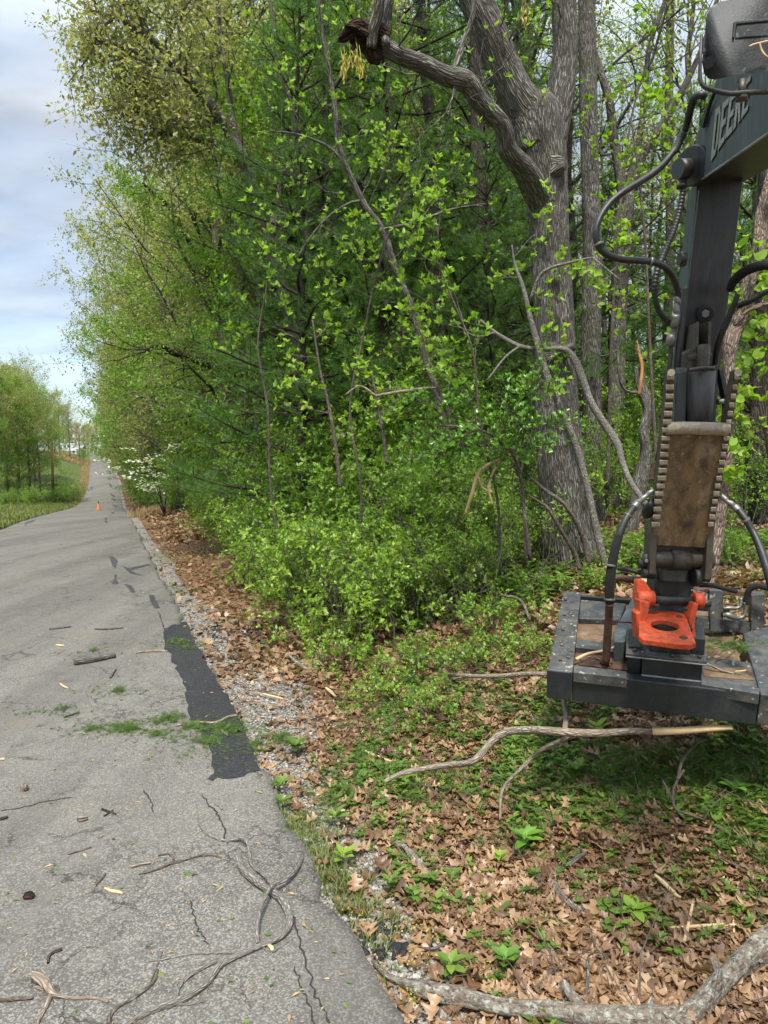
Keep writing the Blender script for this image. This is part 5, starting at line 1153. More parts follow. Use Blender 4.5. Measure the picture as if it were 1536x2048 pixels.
hose('hose_sleeve', [(1238,1070,4.27,16),(1230,1100,4.25,18),(1224,1130,4.25,19),(1220,1160,4.26,19),(1219,1185,4.28,19),(1219,1206,4.30,18)], M['sleeve'], ex)
hose('hose_fitting', [(1442,990,4.4,9),(1450,998,4.38,11),(1455,1003,4.37,9),(1462,1007,4.36,12),(1468,1013,4.35,10),(1470,1014,4.34,14),(1480,1024,4.32,14)], M['fitting'], ex, k=3)
hose('head_hose', [(1477,1020,4.32,13),(1492,1040,4.28,14),(1506,1064,4.25,14),(1517,1088,4.2,15),(1528,1118,4.15,17),(1540,1160,4.1,17),(1556,1230,4.1,17)], M['hose'], ex)
hose('crossing_hose', [(1400,1170,4.66,10),(1425,1171,4.68,10),(1450,1177,4.7,10),(1472,1183,4.75,9)], M['sleeve'], ex)
hose('feed_hose', [(1236,1137,4.62,9),(1255,1139,4.62,9),(1283,1147,4.60,9)], M['hose'], ex)
for (a_, b_, c_, e_, d_) in [(1197,486,1201,497,3.955),(1300,523,1310,525,4.13),(1258,1029,1254,1035,4.31),(1221,1128,1220,1136,4.25),(1219,1196,1219,1205,4.29),(1490,1038,1494,1044,4.28)]:
    p0, p1 = P(a_, b_, d_), P(c_, e_, d_); dv_ = (p1-p0)/np.linalg.norm(p1-p0)*.012; cyl('hose_clamp', p0, p0+dv_, .0265 if b_ < 1100 else .034, M['fitting'], ex, 20, .001)
# mirror housing near the cab
dm = 1.9
mp_px = [(1409,70),(1413,30),(1424,12),(1442,3),(1470,-3),(1540,-8),(1600,-8),(1600,140),(1536,143),(1470,150),(1430,159),(1416,157),(1408,146),(1404,125)]
mir = empty('mirror'); mir.parent = ex
o = prism('housing', [P(a, b, dm) for a, b in mp_px], ray(1440,30)*.13, M['mirror_plastic'], mir, .0); fin(o, .020, 4, True)
prism('recess_lip', [P(a, b, dm-.006) for a, b in [(1469,42),(1600,30),(1600,36),(1474,48),(1470,75),(1466,75)]], (0,.012,0), M['arm_black'], mir, .002)
prism('recess_panel', [P(a, b, dm-.003) for a, b in [(1474,49),(1600,37),(1600,66),(1471,76)]], (0,.008,0), M['mirror_plastic'], mir, .002)
cyl('screw_hole', P(1418,125,dm-.008), P(1418,125,dm+.02), .014, M['arm_black'], mir, 18, .002, r2=.011)
hose('bracket', [(1403,70,dm+.02,5),(1401,110,dm,6),(1400,150,dm,7),(1405,170,dm,8),(1420,178,dm,9),(1458,187,dm,10),(1500,185,dm,10),(1600,182,dm,10),(1800,178,1.7,12),(2300,170,1.2,18)], M['arm_black'], mir)
joined('bracket_bolt', [cyl('q', P(1484,160,dm+.01), P(1484,192,dm+.01), .010, M['boss'], None), cyl('q', P(1483,188,dm+.01), P(1483,201,dm+.01), .017, M['boss'], None, 6)], mir)
rebase(ex, MB)
tag(ex, 'dark excavator arm with white lettered boom, hoses and a rusty serrated thumb', 'excavator')
tw = Acc(); limb(tw, [(1498,93,dm-.03,3),(1508,89,dm-.03,4),(1520,86,dm-.03,4),(1545,80,dm-.03,4)], n=7); limb(tw, [(1519,87,dm-.03,4),(1523,100,dm-.03,4),(1532,112,dm-.035,4),(1548,120,dm-.03,4)], n=7)
tag(tw.obj('twig', M['pale_wood'], smooth=True, bark=True), 'pale forked twig stuck on the black mirror housing', 'twig')

# ---------------- brush cutter head ----------------
NL, NR, FL = P(1096,1339,4.55), P(1519,1388,4.15), P(1127,1182,5.75)
ux = nrm(NR-NL); uy0 = FL-NL; uz = nrm(np.cross(ux, uy0)); uy = np.cross(uz, ux); WD = float(np.linalg.norm(NR-NL)); DP = float(np.dot(uy0, uy)); SH = float(np.dot(uy0, ux))
print('cutter', WD, DP, SH)
def LC(px, py, h=0.0):
    r = ray(px, py); o = NL + uz*h - np.array([0, 0, CAMH]); t = np.dot(o, uz)/np.dot(r, uz); p = r*t + np.array([0, 0, CAMH]); q = p-NL; return np.array([np.dot(q, ux), np.dot(q, uy)])
def LP(X, Y, h): return NL + ux*X + uy*Y + uz*h
def lprism(name, xy, h0, h1, mat, parent, bev=.004): return prism(name, [LP(x, y, h0) for x, y in xy], uz*(h1-h0), mat, parent, bev)
def lpx(name, px, h0, h1, mat, parent, bev=.004, h=None): return lprism(name, [LC(a, b, h1 if h is None else h) for a, b in px], h0, h1, mat, parent, bev)
def lbox(name, x0, x1, y0, y1, h0, h1, mat, parent, bev=.004): return lprism(name, [(x0, y0), (x1, y0), (x1, y1), (x0, y1)], h0, h1, mat, parent, bev)
bc = empty('brush_cutter')
HS = .215
# deck plate, with the outline skewed like the frame
sk = SH/DP
lprism('deck_plate', [(.03, .06), (WD-.03, .06), (WD-.03+SH*.95, DP-.04), (.03+SH*.95, DP-.04)], -.075, -.055, M['rust_deck'], bc, .002)
lpx('side_channel', [(1096,1339),(1145,1344),(1162,1184),(1127,1182)], -HS*.93, 0, M['deck'], bc, .006)
wc = .125
lprism('side_channel', [(WD+.004, -.008), (WD+.30, -.03), (WD+.30+SH, DP*.8), (WD+.02+SH*.6, DP*.62)], -HS*.93, .004, M['deck'], bc, .006)
lpx('front_beam', [(1146,1345),(1518,1389),(1520,1376),(1147,1333)], -HS, -.003, M['skirt'], bc, .007)
lprism('chamfer_plate', [(-.006, -.005), (.149, -.004), (.149, .012), (-.006, .012)], -HS*.96, -.004, M['skirt'], bc, .004)
lpx('front_rail', [(1148,1330),(1254,1343),(1254,1356),(1147,1344)], -.06, .012, M['deck'], bc, .004)
lpx('front_rail', [(1402,1357),(1519,1376),(1519,1388),(1402,1368)], -.06, .012, M['deck'], bc, .004)
lpx('cross_bar', [(1153,1277),(1254,1291),(1254,1306),(1151,1294)], -.06, -.005, M['deck'], bc, .004)
lpx('rear_beam', [(1161,1199),(1252,1207),(1240,1240),(1158,1237)], -.15, -.012, M['deck'], bc, .005)
lpx('recess_floor', [(1152,1300),(1254,1312),(1254,1340),(1149,1328)], -.055, -.045, M['rust_pipe'], bc, .001, h=-.045)
lpx('wing_plate', [(1402,1312),(1532,1330),(1524,1376),(1402,1358)], -.055, -.008, M['deck'], bc, .003)
lpx('slot', [(1404,1334),(1500,1336),(1508,1360),(1408,1352)], -.03, -.004, M['rust_deck'], bc, .001, h=-.004)
lprism('far_skirt', [(.04+SH*.97, DP-.03), (WD+SH, DP-.03), (WD+SH, DP), (.04+SH*.97, DP)], -HS, -.02, M['skirt'], bc)
lpx('gusset', [(1274,1178),(1280,1200),(1250,1284),(1229,1284),(1228,1262)], -.05, .10, M['arm_grey'], bc, .004)
for h_, r_ in ((-.20, .50),): cyl('blade_disc', LP(WD/2+SH/2, DP/2, -.20), LP(WD/2+SH/2, DP/2, -.165), min(.56, WD/2-.02), M['rust_pipe'], bc, 40, .004)
# mounting tower
x0 = LC(1283, 1352, .0)[0]; x1 = LC(1402, 1360, .0)[0]; yf = .07
lbox('tower_base', x0, x1, yf, yf+.42, -.05, .125, M['skirt'], bc, .005)
lbox('tower_wing', x0-.085, x0-.006, yf+.05, yf+.30, -.05, .17, M['skirt'], bc, .004)
lbox('tower_flange', x0-.10, x1+.02, yf-.02, yf+.40, .128, .150, M['deck'], bc, .004)
lbox('tower_box', x0+.04, x1-.07, yf+.04, yf+.36, .152, .335, M['arm_black'], bc, .005)
lbox('tower_wing', x1-.065, x1+.01, yf+.06, yf+.32, .152, .26, M['skirt'], bc, .004)
cyl('sight_hole', LP((x0+x1)/2+.02, yf+.0405, .215), LP((x0+x1)/2+.02, yf+.033, .215), .020, M['decal_shadow'], bc, 20, .001)
# rusty stand pipe on the left
hose('stand_pipe', [(1219,1205,4.42,16),(1217,1240,4.5,16),(1214,1290,4.58,16),(1212,1322,4.62,16)], M['rust_pipe'], bc)
cyl('pipe_foot', LP(*LC(1212,1326,-.045), -.045), LP(*LC(1212,1326,-.045), -.02), .040, M['rust_pipe'], bc)
hose('stay_rod', [(1214,1241,4.52,3),(1245,1244,4.6,3),(1276,1246,4.7,3)], M['rust_pipe'], bc)
hose('rust_tube', [(1230,1155,4.72,13),(1255,1158,4.72,14),(1279,1160,4.72,14)], M['rust_pipe'], bc)
# orange yoke
HY = .338
oy = empty('orange_yoke'); oy.parent = bc
q = [(1277,1225),(1310,1221),(1345,1222),(1371,1227),(1381,1258),(1394,1290),(1352,1288),(1312,1282),(1278,1278)]
outer = [LC(a, b, HY+.035) for a, b in q]; cen = LC(1329.6, 1250.5, HY+.035); e1 = LC(1361, 1253, HY+.035)-cen; e2 = LC(1330, 1239, HY+.035)-cen
bm = bmesh.new(); N_ = 36; oc = np.mean(outer, axis=0)
def ray_out(ang):
    dv = np.array([math.cos(ang), math.sin(ang)]); best = None
    for i in range(len(outer)):
        a_, b_ = outer[i], outer[(i+1) % len(outer)]; m_ = np.array([[dv[0], a_[0]-b_[0]], [dv[1], a_[1]-b_[1]]])
        if abs(np.linalg.det(m_)) < 1e-9: continue
        s_ = np.linalg.solve(m_, a_-cen)
        if s_[0] > 0 and -1e-6 <= s_[1] <= 1+1e-6: best = s_[0] if best is None else max(best, s_[0])
    return cen+dv*(best or .1)
rings = []
for hh in (HY, HY+.035):
    for kind in (0, 1):
        ring = []
        for i in range(N_):
            an = 2*math.pi*i/N_
            pxy = ray_out(an) if kind else cen + .92*min(np.linalg.norm(e1), .12)*np.array([math.cos(an), math.sin(an)])*np.array([1, .92])
            ring.append(bm.verts.new(V3(LP(*pxy, hh))))
        rings.append(ring)
def bridge(r1_, r2_):
    for i in range(N_): bm.faces.new([r1_[i], r1_[(i+1) % N_], r2_[(i+1) % N_], r2_[i]])
bridge(rings[0], rings[1]); bridge(rings[3], rings[2]); bridge(rings[1], rings[3]); bridge(rings[2], rings[0])
me = bpy.data.meshes.new('base_plate'); bm.to_mesh(me); bm.free(); me.materials.append(M['orange']); o = bpy.data.objects.new('base_plate', me); col.objects.link(o); o.parent = oy; fin(o, .005)
dy = float(LP(*LC(1290, 1250, HY), HY)[1]); print('yoke distance', dy)
ears = [prism('q', [P(a, b, dy-.02) for a, b in [(1272,1226),(1279,1224),(1279,1200),(1300,1205),(1300,1212),(1296,1232),(1288,1262),(1284,1279),(1276,1278)]], (.0,.10,0), M['orange'], None, .008),
        prism('q', [P(a, b, dy+.06) for a, b in [(1275,1165),(1277,1161),(1287,1160),(1297,1172),(1306,1186),(1308,1200),(1304,1212),(1276,1208),(1272,1196)]], (.0,.07,0), M['orange'], None, .010),
        cyl('q', P(1272,1196,dy+.07), P(1306,1197,dy+.07), .050, M['orange'], None, bev=.010)]
joined('ear', ears, oy)
ears = [prism('q', [P(a, b, dy-.02) for a, b in [(1388,1205),(1398,1208),(1392,1235),(1390,1258),(1396,1288),(1386,1290),(1378,1262),(1378,1240)]], (.0,.10,0), M['orange'], None, .008),
        cyl('q', P(1386,1200,dy+.07), P(1405,1201,dy+.07), .048, M['orange'], None, bev=.010)]
joined('ear', ears, oy)
cyl('pin', P(1300,1200,dy+.07), P(1390,1202,dy+.07), .028, M['arm_black'], bc)
for (a_, b_) in [(1313,1211),(1372,1218)]: cyl('nut', P(a_-5, b_, dy+.05), P(a_+5, b_, dy+.05), .013, M['cylinder'], bc, 6, .002)
for (a_, b_, r_) in [(1359,1233,.020),(1367,1275,.024)]: cyl('bolt_hole', LP(*LC(a_, b_, HY+.036), HY+.030), LP(*LC(a_, b_, HY+.036), HY+.038), r_, M['rust_pipe'], oy, 20, .002)
# hydraulic block on the right
dh = 4.95
hb = empty('hydraulic_block'); hb.parent = bc
for pl in ([(1419,1181),(1446,1180),(1447,1264),(1421,1264)], [(1503,1190),(1530,1188),(1529,1278),(1502,1276)]): prism('upright', [P(a, b, dh) for a, b in pl], (.03,.10,0), M['deck'], hb, .005)
prism('lower_beam', [P(a, b, dh+.02) for a, b in [(1393,1233),(1503,1246),(1503,1270),(1393,1256)]], (0,.08,0), M['deck'], hb, .005)
prism('upper_plate', [P(a, b, dh+.06) for a, b in [(1396,1180),(1420,1176),(1532,1188),(1532,1196),(1420,1188)]], (0,.10,0), M['rust_pipe'], hb, .004)
hose('fitting', [(1446,1217,dh-.03,6),(1458,1216,dh-.04,8),(1474,1216,dh-.04,7),(1481,1210,dh-.04,7),(1482,1196,dh-.03,9)], M['fitting'], hb, k=5)
hose('fitting', [(1446,1231,dh-.04,8),(1456,1230,dh-.05,13),(1466,1234,dh-.05,12),(1476,1236,dh-.05,8),(1487,1232,dh-.05,7),(1491,1218,dh-.05,8),(1491,1204,dh-.05,11)], M['fitting'], hb, k=5)
hose('feed_hose', [(1492,1208,dh-.05,11),(1494,1192,dh-.06,12),(1500,1178,dh-.08,12),(1514,1172,dh-.1,12),(1536,1176,dh-.12,12),(1560,1182,dh-.14,12)], M['sleeve'], hb)
cyl('pin', P(1404,1206,dh-.1), P(1420,1207,dh-.1), .026, M['arm_black'], hb)
for k_ in range(5):
    for yy_ in (.10,):
        p_ = LC(1110+3*k_, 1320-30*k_, 0); cyl('bolt_head', LP(p_[0]+.035, p_[1], .001), LP(p_[0]+.035, p_[1], .014), .013, M['fitting'] if k_ % 2 else M['boss'], bc, 6, .002)
for (x_, y_) in ((x0-.05, yf+.02), (x1-.02, yf+.02), (x0-.05, yf+.33), (x1-.02, yf+.33), ((x0+x1)/2, yf-.0)): cyl('bolt_head', LP(x_, y_, .151), LP(x_, y_, .166), .014, M['boss'], bc, 6, .002)
a = Acc(); tube(a, [LP(x0, yf-.004, -.0), LP(x1, yf-.004, -.0)], [.007, .007], n=6); a.obj('weld_bead', M['weld'], bc, smooth=True)
a = Acc(); tube(a, [LP(x0-.1, yf-.024, .130), LP(x1+.02, yf-.024, .130)], [.005, .005], n=6); a.obj('weld_bead', M['weld'], bc, smooth=True)
rebase(bc, LP(WD/2, DP/2, -HS)); tag(bc, 'black steel brush cutter head with a bright orange yoke hung over the leafy bank', 'brush cutter')
# things lying on the cutter
for ctr, lb, mt in ([[(1152,1319,4.66,8),(1175,1308,4.7,6),(1205,1302,4.72,5)], 'peeled pale stick lying in the left recess of the cutter deck', 'pale_wood'],
                    [[(1224,1297,4.72,6),(1240,1289,4.76,6),(1252,1285,4.78,4)], 'short pale splinter lying against the cutter tower', 'pale_wood'],
                    [[(1404,1322,4.45,4),(1430,1335,4.42,5),(1460,1346,4.4,5),(1495,1352,4.36,4)], 'long brown split stick on the right wing of the cutter', 'dead_bark'],
                    [[(1470,1343,4.38,4),(1485,1342,4.36,4),(1492,1340,4.36,3)], 'stub of peeled twig on the right wing of the cutter', 'pale_wood'],
                    [[(1436,1308,4.5,3),(1460,1292,4.6,3),(1480,1275,4.7,2)], 'thin twig standing in the cut needles on the cutter', 'dead_bark']):
    a = Acc(); limb(a, ctr, n=7, lump=.12); tag(a.obj('stick', M[mt], smooth=True, bark=True), lb, 'stick')
# ---------------- leaf litter, ground plants, gravel ----------------
def pick_area(n, f, x0=-12, x1=14, y0=2.4, y1=34, k=1.6, thr=1):
    """random ground points inside the view, denser near the camera in step with how large they show"""
    out = []
    tot = 0
    while tot < n:
        m = 60000; y = y0*(y1/y0)**(rng.random(m)**(1/k if k > 1 else 1)) if False else 1/(rng.uniform((1/y1)**.6, (1/y0)**.6, m))**(1/.6)
        x = rng.uniform(-.58, .85, m)*y; s = (x-xr(y))*.93; w = f(x, y, s); ok = rng.random(m) < w
        out.append(np.stack([x[ok], y[ok]], -1)); tot += ok.sum()
    return np.concatenate(out)[:n]
def oak_tpl(seed):
    """a dead oak leaf: round lobes either side of the rib, curled"""
    r_ = np.random.default_rng(seed); n = 13; t = np.linspace(0, 1, n+1)
    env = (.30+.06*(seed % 3))*np.sin(np.pi*np.clip(t*.90+.07, 0, 1))**.7*(.75+.5*t)
    v, q = [], []
    curl = r_.uniform(-1, 1)*1.3; bend = r_.uniform(-.5, .9); tw = r_.uniform(-.5, .5); fr_ = r_.uniform(2.6, 3.5)
    def P_(x, y): return [x, y*(1-abs(curl)*.08), curl*y*y*1.8 + bend*(x-.5)**2*.6 + tw*y*(x-.4) + .02*math.sin(9*x+seed)]
    for i in range(n+1): v.append(P_(t[i], 0))
    for sd in (1, -1):
        b0 = len(v); ph = r_.uniform(-.4, .4)
        for i in range(n+1):
            w = max(.02, env[i]*(.72+.42*math.sin(fr_*6.283*t[i]+ph))) if .1 < t[i] < 1 else (.012 if t[i] <= .1 else .05)
            v.append(P_(min(1.02, t[i]+.05*math.sin(fr_*6.283*t[i]+ph)), sd*w))
        for i in range(n): q.append([i, i+1, b0+i+1, b0+i] if sd > 0 else [i+1, i, b0+i, b0+i+1])
    return np.array(v), np.array(q), None
def lay(acc, tpl, xy, size, tilt=.45, lift=.02, mat=0, szv=.35):
    n = len(xy); z = H(xy[:, 0], xy[:, 1]); pos = np.stack([xy[:, 0], xy[:, 1], z+rng.uniform(.002, lift, n)], -1)
    az = rng.uniform(0, 6.283, n); tz = rng.normal(size=n)*tilt
    dd = np.stack([np.cos(az)*np.cos(tz), np.sin(az)*np.cos(tz), np.sin(tz)], -1); nn = rng.normal(size=(n, 3))*tilt; nn[:, 2] += 1
    scatter(acc, tpl, pos, dd, nrm(nn), size*(1+rng.uniform(-szv, szv, n)), mat)
def f_lit(x, y, s):
    g = fbm(x, y, .9, 31)
    return np.where(s > .05, (.22+.78*sstep(.2, .8, s))*(.35+.65*sstep(.25, .55, g)), 0)*(s < 26)
a = Acc()
pts = pick_area(27000, f_lit, y1=11)
for i in range(16): lay(a, oak_tpl(i), pts[i::16], .092 if i % 3 else .068, .15+.22*(i % 4 == 0), .045, szv=.45)
pts = pick_area(14500, f_lit, y1=9); lay(a, tpl_leaf(.33, .3), pts, .040, .4, .05, szv=.6)
pts = pick_area(31000, f_lit, y0=8, y1=34)
vq, qq, _ = tpl_leaf(.30, .25); 
for i in range(3): lay(a, (vq*np.array([1, 1+.3*i, 1]), qq, None), pts[i::3], .11, .5, .06)
pts = pick_area(9000, lambda x, y, s: (s > 0)*sstep(.5, 1.5, s)*(s < 4), y0=24, y1=130); lay(a, tpl_quad(.3), pts, .20, .4, .05)
tag(a.obj('fallen_leaves', M['dead_leaf']), kind='stuff')

# gravel stones
def stone_tpl(seed):
    bm = bmesh.new(); bmesh.ops.create_icosphere(bm, subdivisions=1, radius=.5); r_ = np.random.default_rng(seed)
    for v in bm.verts: v.co = Vector((v.co.x*1.2, v.co.y*.9, v.co.z*.6))*float(r_.uniform(.75, 1.25))
    v = np.array([tuple(w.co) for w in bm.verts]); t = np.array([[w.index for w in f.verts] for f in bm.faces]); bm.free(); return v, None, t
def f_grav(x, y, s): return np.where((s > -.02), gravel_f(s, y)*.9+.05*(s < 2.2)*(s > 0), 0)
a = Acc(); pts = pick_area(9500, f_grav, y1=22)
for i in range(5): lay(a, stone_tpl(i), pts[i::5], .024, .5, .008, szv=.6)
M['stone'] = leaf_mat('gravel_stones', [(0, (.10,.09,.075)), (.5, (.26,.245,.215)), (1, (.50,.48,.44))], 0.0, rough=.85, spec=.2, clump=3)
tag(a.obj('gravel', M['stone']), kind='stuff')
# broken black asphalt crumbs on the shoulder
a = Acc(); pts = []
for (px, py, n_, sp) in [(470,1262,60,.30),(520,1272,90,.35),(560,1285,30,.25),(748,1872,22,.06),(768,1905,18,.06)]:
    g = G(px, py); pts.append(g[:2]+rng.normal(size=(n_, 2))*sp*np.array([1, .5]))
pts = np.concatenate(pts); u_ = (pts[:, 0]-xr(pts[:, 1])); pts = pts[u_ > .02]
lay(a, stone_tpl(9), pts, .055, .4, .02, szv=.6); tag(a.obj('asphalt_crumbs', M['patch']), kind='stuff')
M['rock'] = grime_metal('pale_limestone', (.22,.21,.18), (.36,.35,.31), (.12,.10,.08), .9, .6, .5, 9, bump=.5)
for (px, py, w, lb) in [(615,1332,52,'pale lichened rock half buried in leaves beside the gravel'), (975,1922,46,'flat grey stone among dead leaves above the fallen limb'), (1295+200,1690,22,'small pale stone under the cut brush at the right'), (770,1760,36,'broken grey stone at the road edge'), (710,1690,40,'grey stone in the gravel beside the leaning weeds')]:
    g = G(px, py); d_ = g[1]; r_ = w/FPX*d_/2; bm = bmesh.new(); bmesh.ops.create_icosphere(bm, subdivisions=3, radius=r_)
    for v in bm.verts:
        nz_ = fbm(np.array(v.co.x*3/r_+px), np.array(v.co.y*3/r_+v.co.z*4/r_), .45, 3); v.co = Vector((v.co.x*1.1, v.co.y*.8, v.co.z*.42))*(.62+.75*float(nz_))
    me = bpy.data.meshes.new('rock'); bm.to_mesh(me); bm.free(); me.materials.append(M['rock']); o = bpy.data.objects.new('rock', me); col.objects.link(o); o.location = V3(g)+Vector((0, 0, r_*.05)); tag(o, lb, 'rock')

# grass
def blade_tpl(n=7, seed=0, h=1.0, w=.022, lean=.5):
    r_ = np.random.default_rng(seed); v, q, t = [], [], []
    for i in range(n):
        az = r_.uniform(0, 6.28); L = r_.uniform(.5, 1)*h; b = r_.uniform(.1, lean); o = np.array([math.cos(az), math.sin(az)]); s_ = np.array([-o[1], o[0]])*w
        p0 = r_.normal(size=2)*.08
        a0 = [*(p0), 0]; k = len(v)
        pts_ = [(p0, 0.0), (p0+o*b*.35*L, .55*L), (p0+o*b*L, .9*L)]
        v += [[*(pts_[0][0]+s_), 0], [*(pts_[0][0]-s_), 0], [*(pts_[1][0]-s_*.8), pts_[1][1]], [*(pts_[1][0]+s_*.8), pts_[1][1]], [*pts_[2][0], pts_[2][1]]]
        q.append([k, k+1, k+2, k+3]); t.append([k+3, k+2, k+4])
    return np.array(v), np.array(q), np.array(t)
def stand(acc, tpl, xy, size, szv=.4, mat=0, onroad=False, lift=0):
    """templates whose z is up"""
    v, q, t = tpl; n = len(xy)
    if n == 0: return
    z = (hroad(xy[:, 1]) if onroad else H(xy[:, 0], xy[:, 1]))+lift; az = rng.uniform(0, 6.283, n); s = size*(1+rng.uniform(-szv, szv, n)); c, sn_ = np.cos(az), np.sin(az)
    X = (v[None, :, 0]*c[:, None]-v[None, :, 1]*sn_[:, None])*s[:, None]+xy[:, 0:1]; Y = (v[None, :, 0]*sn_[:, None]+v[None, :, 1]*c[:, None])*s[:, None]+xy[:, 1:2]; Z_ = v[None, :, 2]*s[:, None]+z[:, None]
    off = (np.arange(n)*len(v))[:, None, None]
    acc.add(np.stack([X, Y, Z_], -1).reshape(-1, 3), (t[None]+off).reshape(-1, 3) if t is not None else None, (q[None]+off).reshape(-1, 4) if q is not None else None, mat)
a = Acc()
def f_edge(x, y, s):
    n = vnoise(y, y*0, .9, 41); return np.exp(-((s-.10)/.15)**2)*sstep(.45, .80, n)*(s > .0)
pts = pick_area(420, f_edge, y1=30)
for i in range(4): stand(a, blade_tpl(8, i, 1, .03, 1.3), pts[i::4], .075, .6)
# the leafy green band under and left of the cutter
def band(x, y, s):
    px = CX+FPX*x/y; gy = HOR+(CAMH-H(x, y, False))/y*FPX
    b1 = np.exp(-((gy-(1540+.05*(px-900)))/125)**2)*sstep(640, 760, px)
    b2 = np.exp(-((gy-1380)/70)**2)*sstep(700, 820, px)*.7
    b3 = np.exp(-((gy-1250)/80)**2)*sstep(480, 620, px)*.55*(1-sstep(1080, 1160, px))
    b4 = np.exp(-(((px-690)/50)**2+((gy-1600)/60)**2))*.45
    b5 = sstep(1400, 1500, px)*np.exp(-((gy-1700)/150)**2)*.9
    b6 = sstep(1150, 1250, px)*np.exp(-((gy-1150)/60)**2)*.35
    return np.clip(np.maximum.reduce([b1, b2, b3, b4, b5, b6]), 0, 1)*(s > .1)
def f_green(x, y, s): return np.clip(band(x, y, s)*sstep(.36, .66, fbm(x, y, 1.6, 17))*1.2 + .085*(s > .4)*sstep(.42, .62, fbm(x, y, 1.2, 18)), 0, 1)
pts = pick_area(1500, lambda x, y, s: f_green(x, y, s)*(s > .5), y1=22)
for i in range(4): stand(a, blade_tpl(7, i+9, 1, .026, 1.2), pts[i::4], .09, .5)
# verge on the left of the road and the far grassy bank
def f_left(x, y, s): return (s < -5.35)*(s > -16)*1.0
pts = pick_area(7000, f_left, y0=22, y1=150)
for i in range(3): stand(a, blade_tpl(5, i+20, 1, .06, .8), pts[i::3], .32)
tag(a.obj('grass', M['grass']), kind='stuff')
a = Acc(); g = G(262, 1035); pts = np.array([float(xr(47))+1.6, 47])+rng.normal(size=(260, 2))*[.35, 1.6]; stand(a, blade_tpl(7, 50, 1, .02, .35), pts, .75)
pts = np.stack([rng.uniform(-92, -76, 900), rng.uniform(178, 200, 900)], -1); pts = pts[(pts[:, 0]-xr(pts[:, 1]))*.93 < -5.8]; stand(a, blade_tpl(6, 51, 1, .05, .4), pts, .9)
pts = np.stack([rng.uniform(0, 1, 900), rng.uniform(95, 190, 900)], -1); pts[:, 0] = xr(pts[:, 1])-RW-.4-pts[:, 0]*1.5; stand(a, blade_tpl(5, 52, 1, .06, .8), pts, .30)
tag(a.obj('dry_grass', M['straw']), kind='stuff')

# broad leaved ground plants: short stems with a few leaves
def sprig_tpl(seed, nl=6, w=.30, h=1.0):
    r_ = np.random.default_rng(seed); acc_ = Acc(); L = tpl_leaf(w, .2); pos, d_, n_, s_ = [], [], [], []
    for i in range(nl):
        f = .25+.75*i/nl; az = i*2.4+r_.uniform(-.5, .5); el = r_.uniform(.0, .7); o = np.array([math.cos(az)*math.cos(el), math.sin(az)*math.cos(el), math.sin(el)])
        pos.append([0+r_.normal()*.05, r_.normal()*.05, h*f]); d_.append(o); n_.append([-o[0]*.4, -o[1]*.4, 1.0]); s_.append(r_.uniform(.45, .75))
    scatter(acc_, L, np.array(pos), np.array(d_), np.array(n_), np.array(s_))
    stem = np.array([[-.02, 0, 0], [.02, 0, 0], [.012, 0, h], [-.012, 0, h]]); acc_.add(stem, None, [[0, 1, 2, 3]])
    V_ = np.concatenate(acc_.v); return V_, np.concatenate(acc_.q), None
a = Acc(); pts = pick_area(6600, lambda x, y, s: f_green(x, y, s)*(s > .35), y1=20)
for i in range(6): stand(a, sprig_tpl(i, 5+i % 3, .26+.04*(i % 3), .8), pts[i::6], .070, .6)
pts = pick_area(2600, lambda x, y, s: (s > 2.5)*(s < 30)*sstep(.40, .62, fbm(x, y, .5, 19)), y0=9, y1=45)
for i in range(4): stand(a, sprig_tpl(i+30, 7, .28, 1.0), pts[i::4], .20, .5)
tag(a.obj('ground_cover', M['ground_leaf']), kind='stuff')
# cut evergreen sprays and fine twigs lying in the green band
SPR = tpl_tuft(26, .016, .95)
a = Acc()
def f_cut(x, y, s): return np.clip(band(x, y, s)*sstep(.42, .66, fbm(x, y, 1.9, 23)), 0, 1)
pts = pick_area(2600, f_cut, y1=14); n = len(pts); z = H(pts[:, 0], pts[:, 1])+rng.uniform(.01, .07, n)
scatter(a, SPR, np.column_stack([pts, z]), np.column_stack([rng.normal(size=(n, 2)), rng.uniform(-.1, .5, n)]), rdir(n), .11*rng.uniform(.6, 1.3, n))
tag(a.obj('cut_brush', M['cut_needles']), kind='stuff')
a = Acc(); pts = pick_area(1500, lambda x, y, s: np.clip(band(x, y, s)*.8+.30*(s > .3), 0, 1), y1=13)
for p in pts:
    z = float(H(p[0], p[1])); az = rng.uniform(0, 6.28); L = rng.uniform(.12, .75); w = wander([p[0], p[1], z+.015], (math.cos(az), math.sin(az), rng.uniform(-.05, .3)), L, 5, .16, 0, .05)
    w[:, 2] = np.maximum(w[:, 2], H(w[:, 0], w[:, 1])+.006); r_ = rng.uniform(.0015, .0045); tube(a, w, np.linspace(r_, r_*.4, 6), n=4, cap=False)
tag(a.obj('brush_twigs', M['twig_bark'], smooth=True, bark=True), kind='stuff')
# tangle of bare stems inside the thicket
a = Acc()
for i in range(900):
    px = rng.uniform(430, 1120); d_ = rng.uniform(8.5, 15); x = (px-CX)/FPX*d_; u = x-float(xr(d_))
    if u < 1.6: continue
    z = float(H(x, d_)); w = wander([x, d_, z-.03], (rng.normal()*.45, rng.normal()*.4, 1), rng.uniform(.5, 2.0), 7, .15); r_ = rng.uniform(.002, .006); tube(a, w, np.linspace(r_, r_*.4, 8), n=4, cap=False)
tag(a.obj('undergrowth', M['twig_bark'], smooth=True, bark=True), kind='stuff')

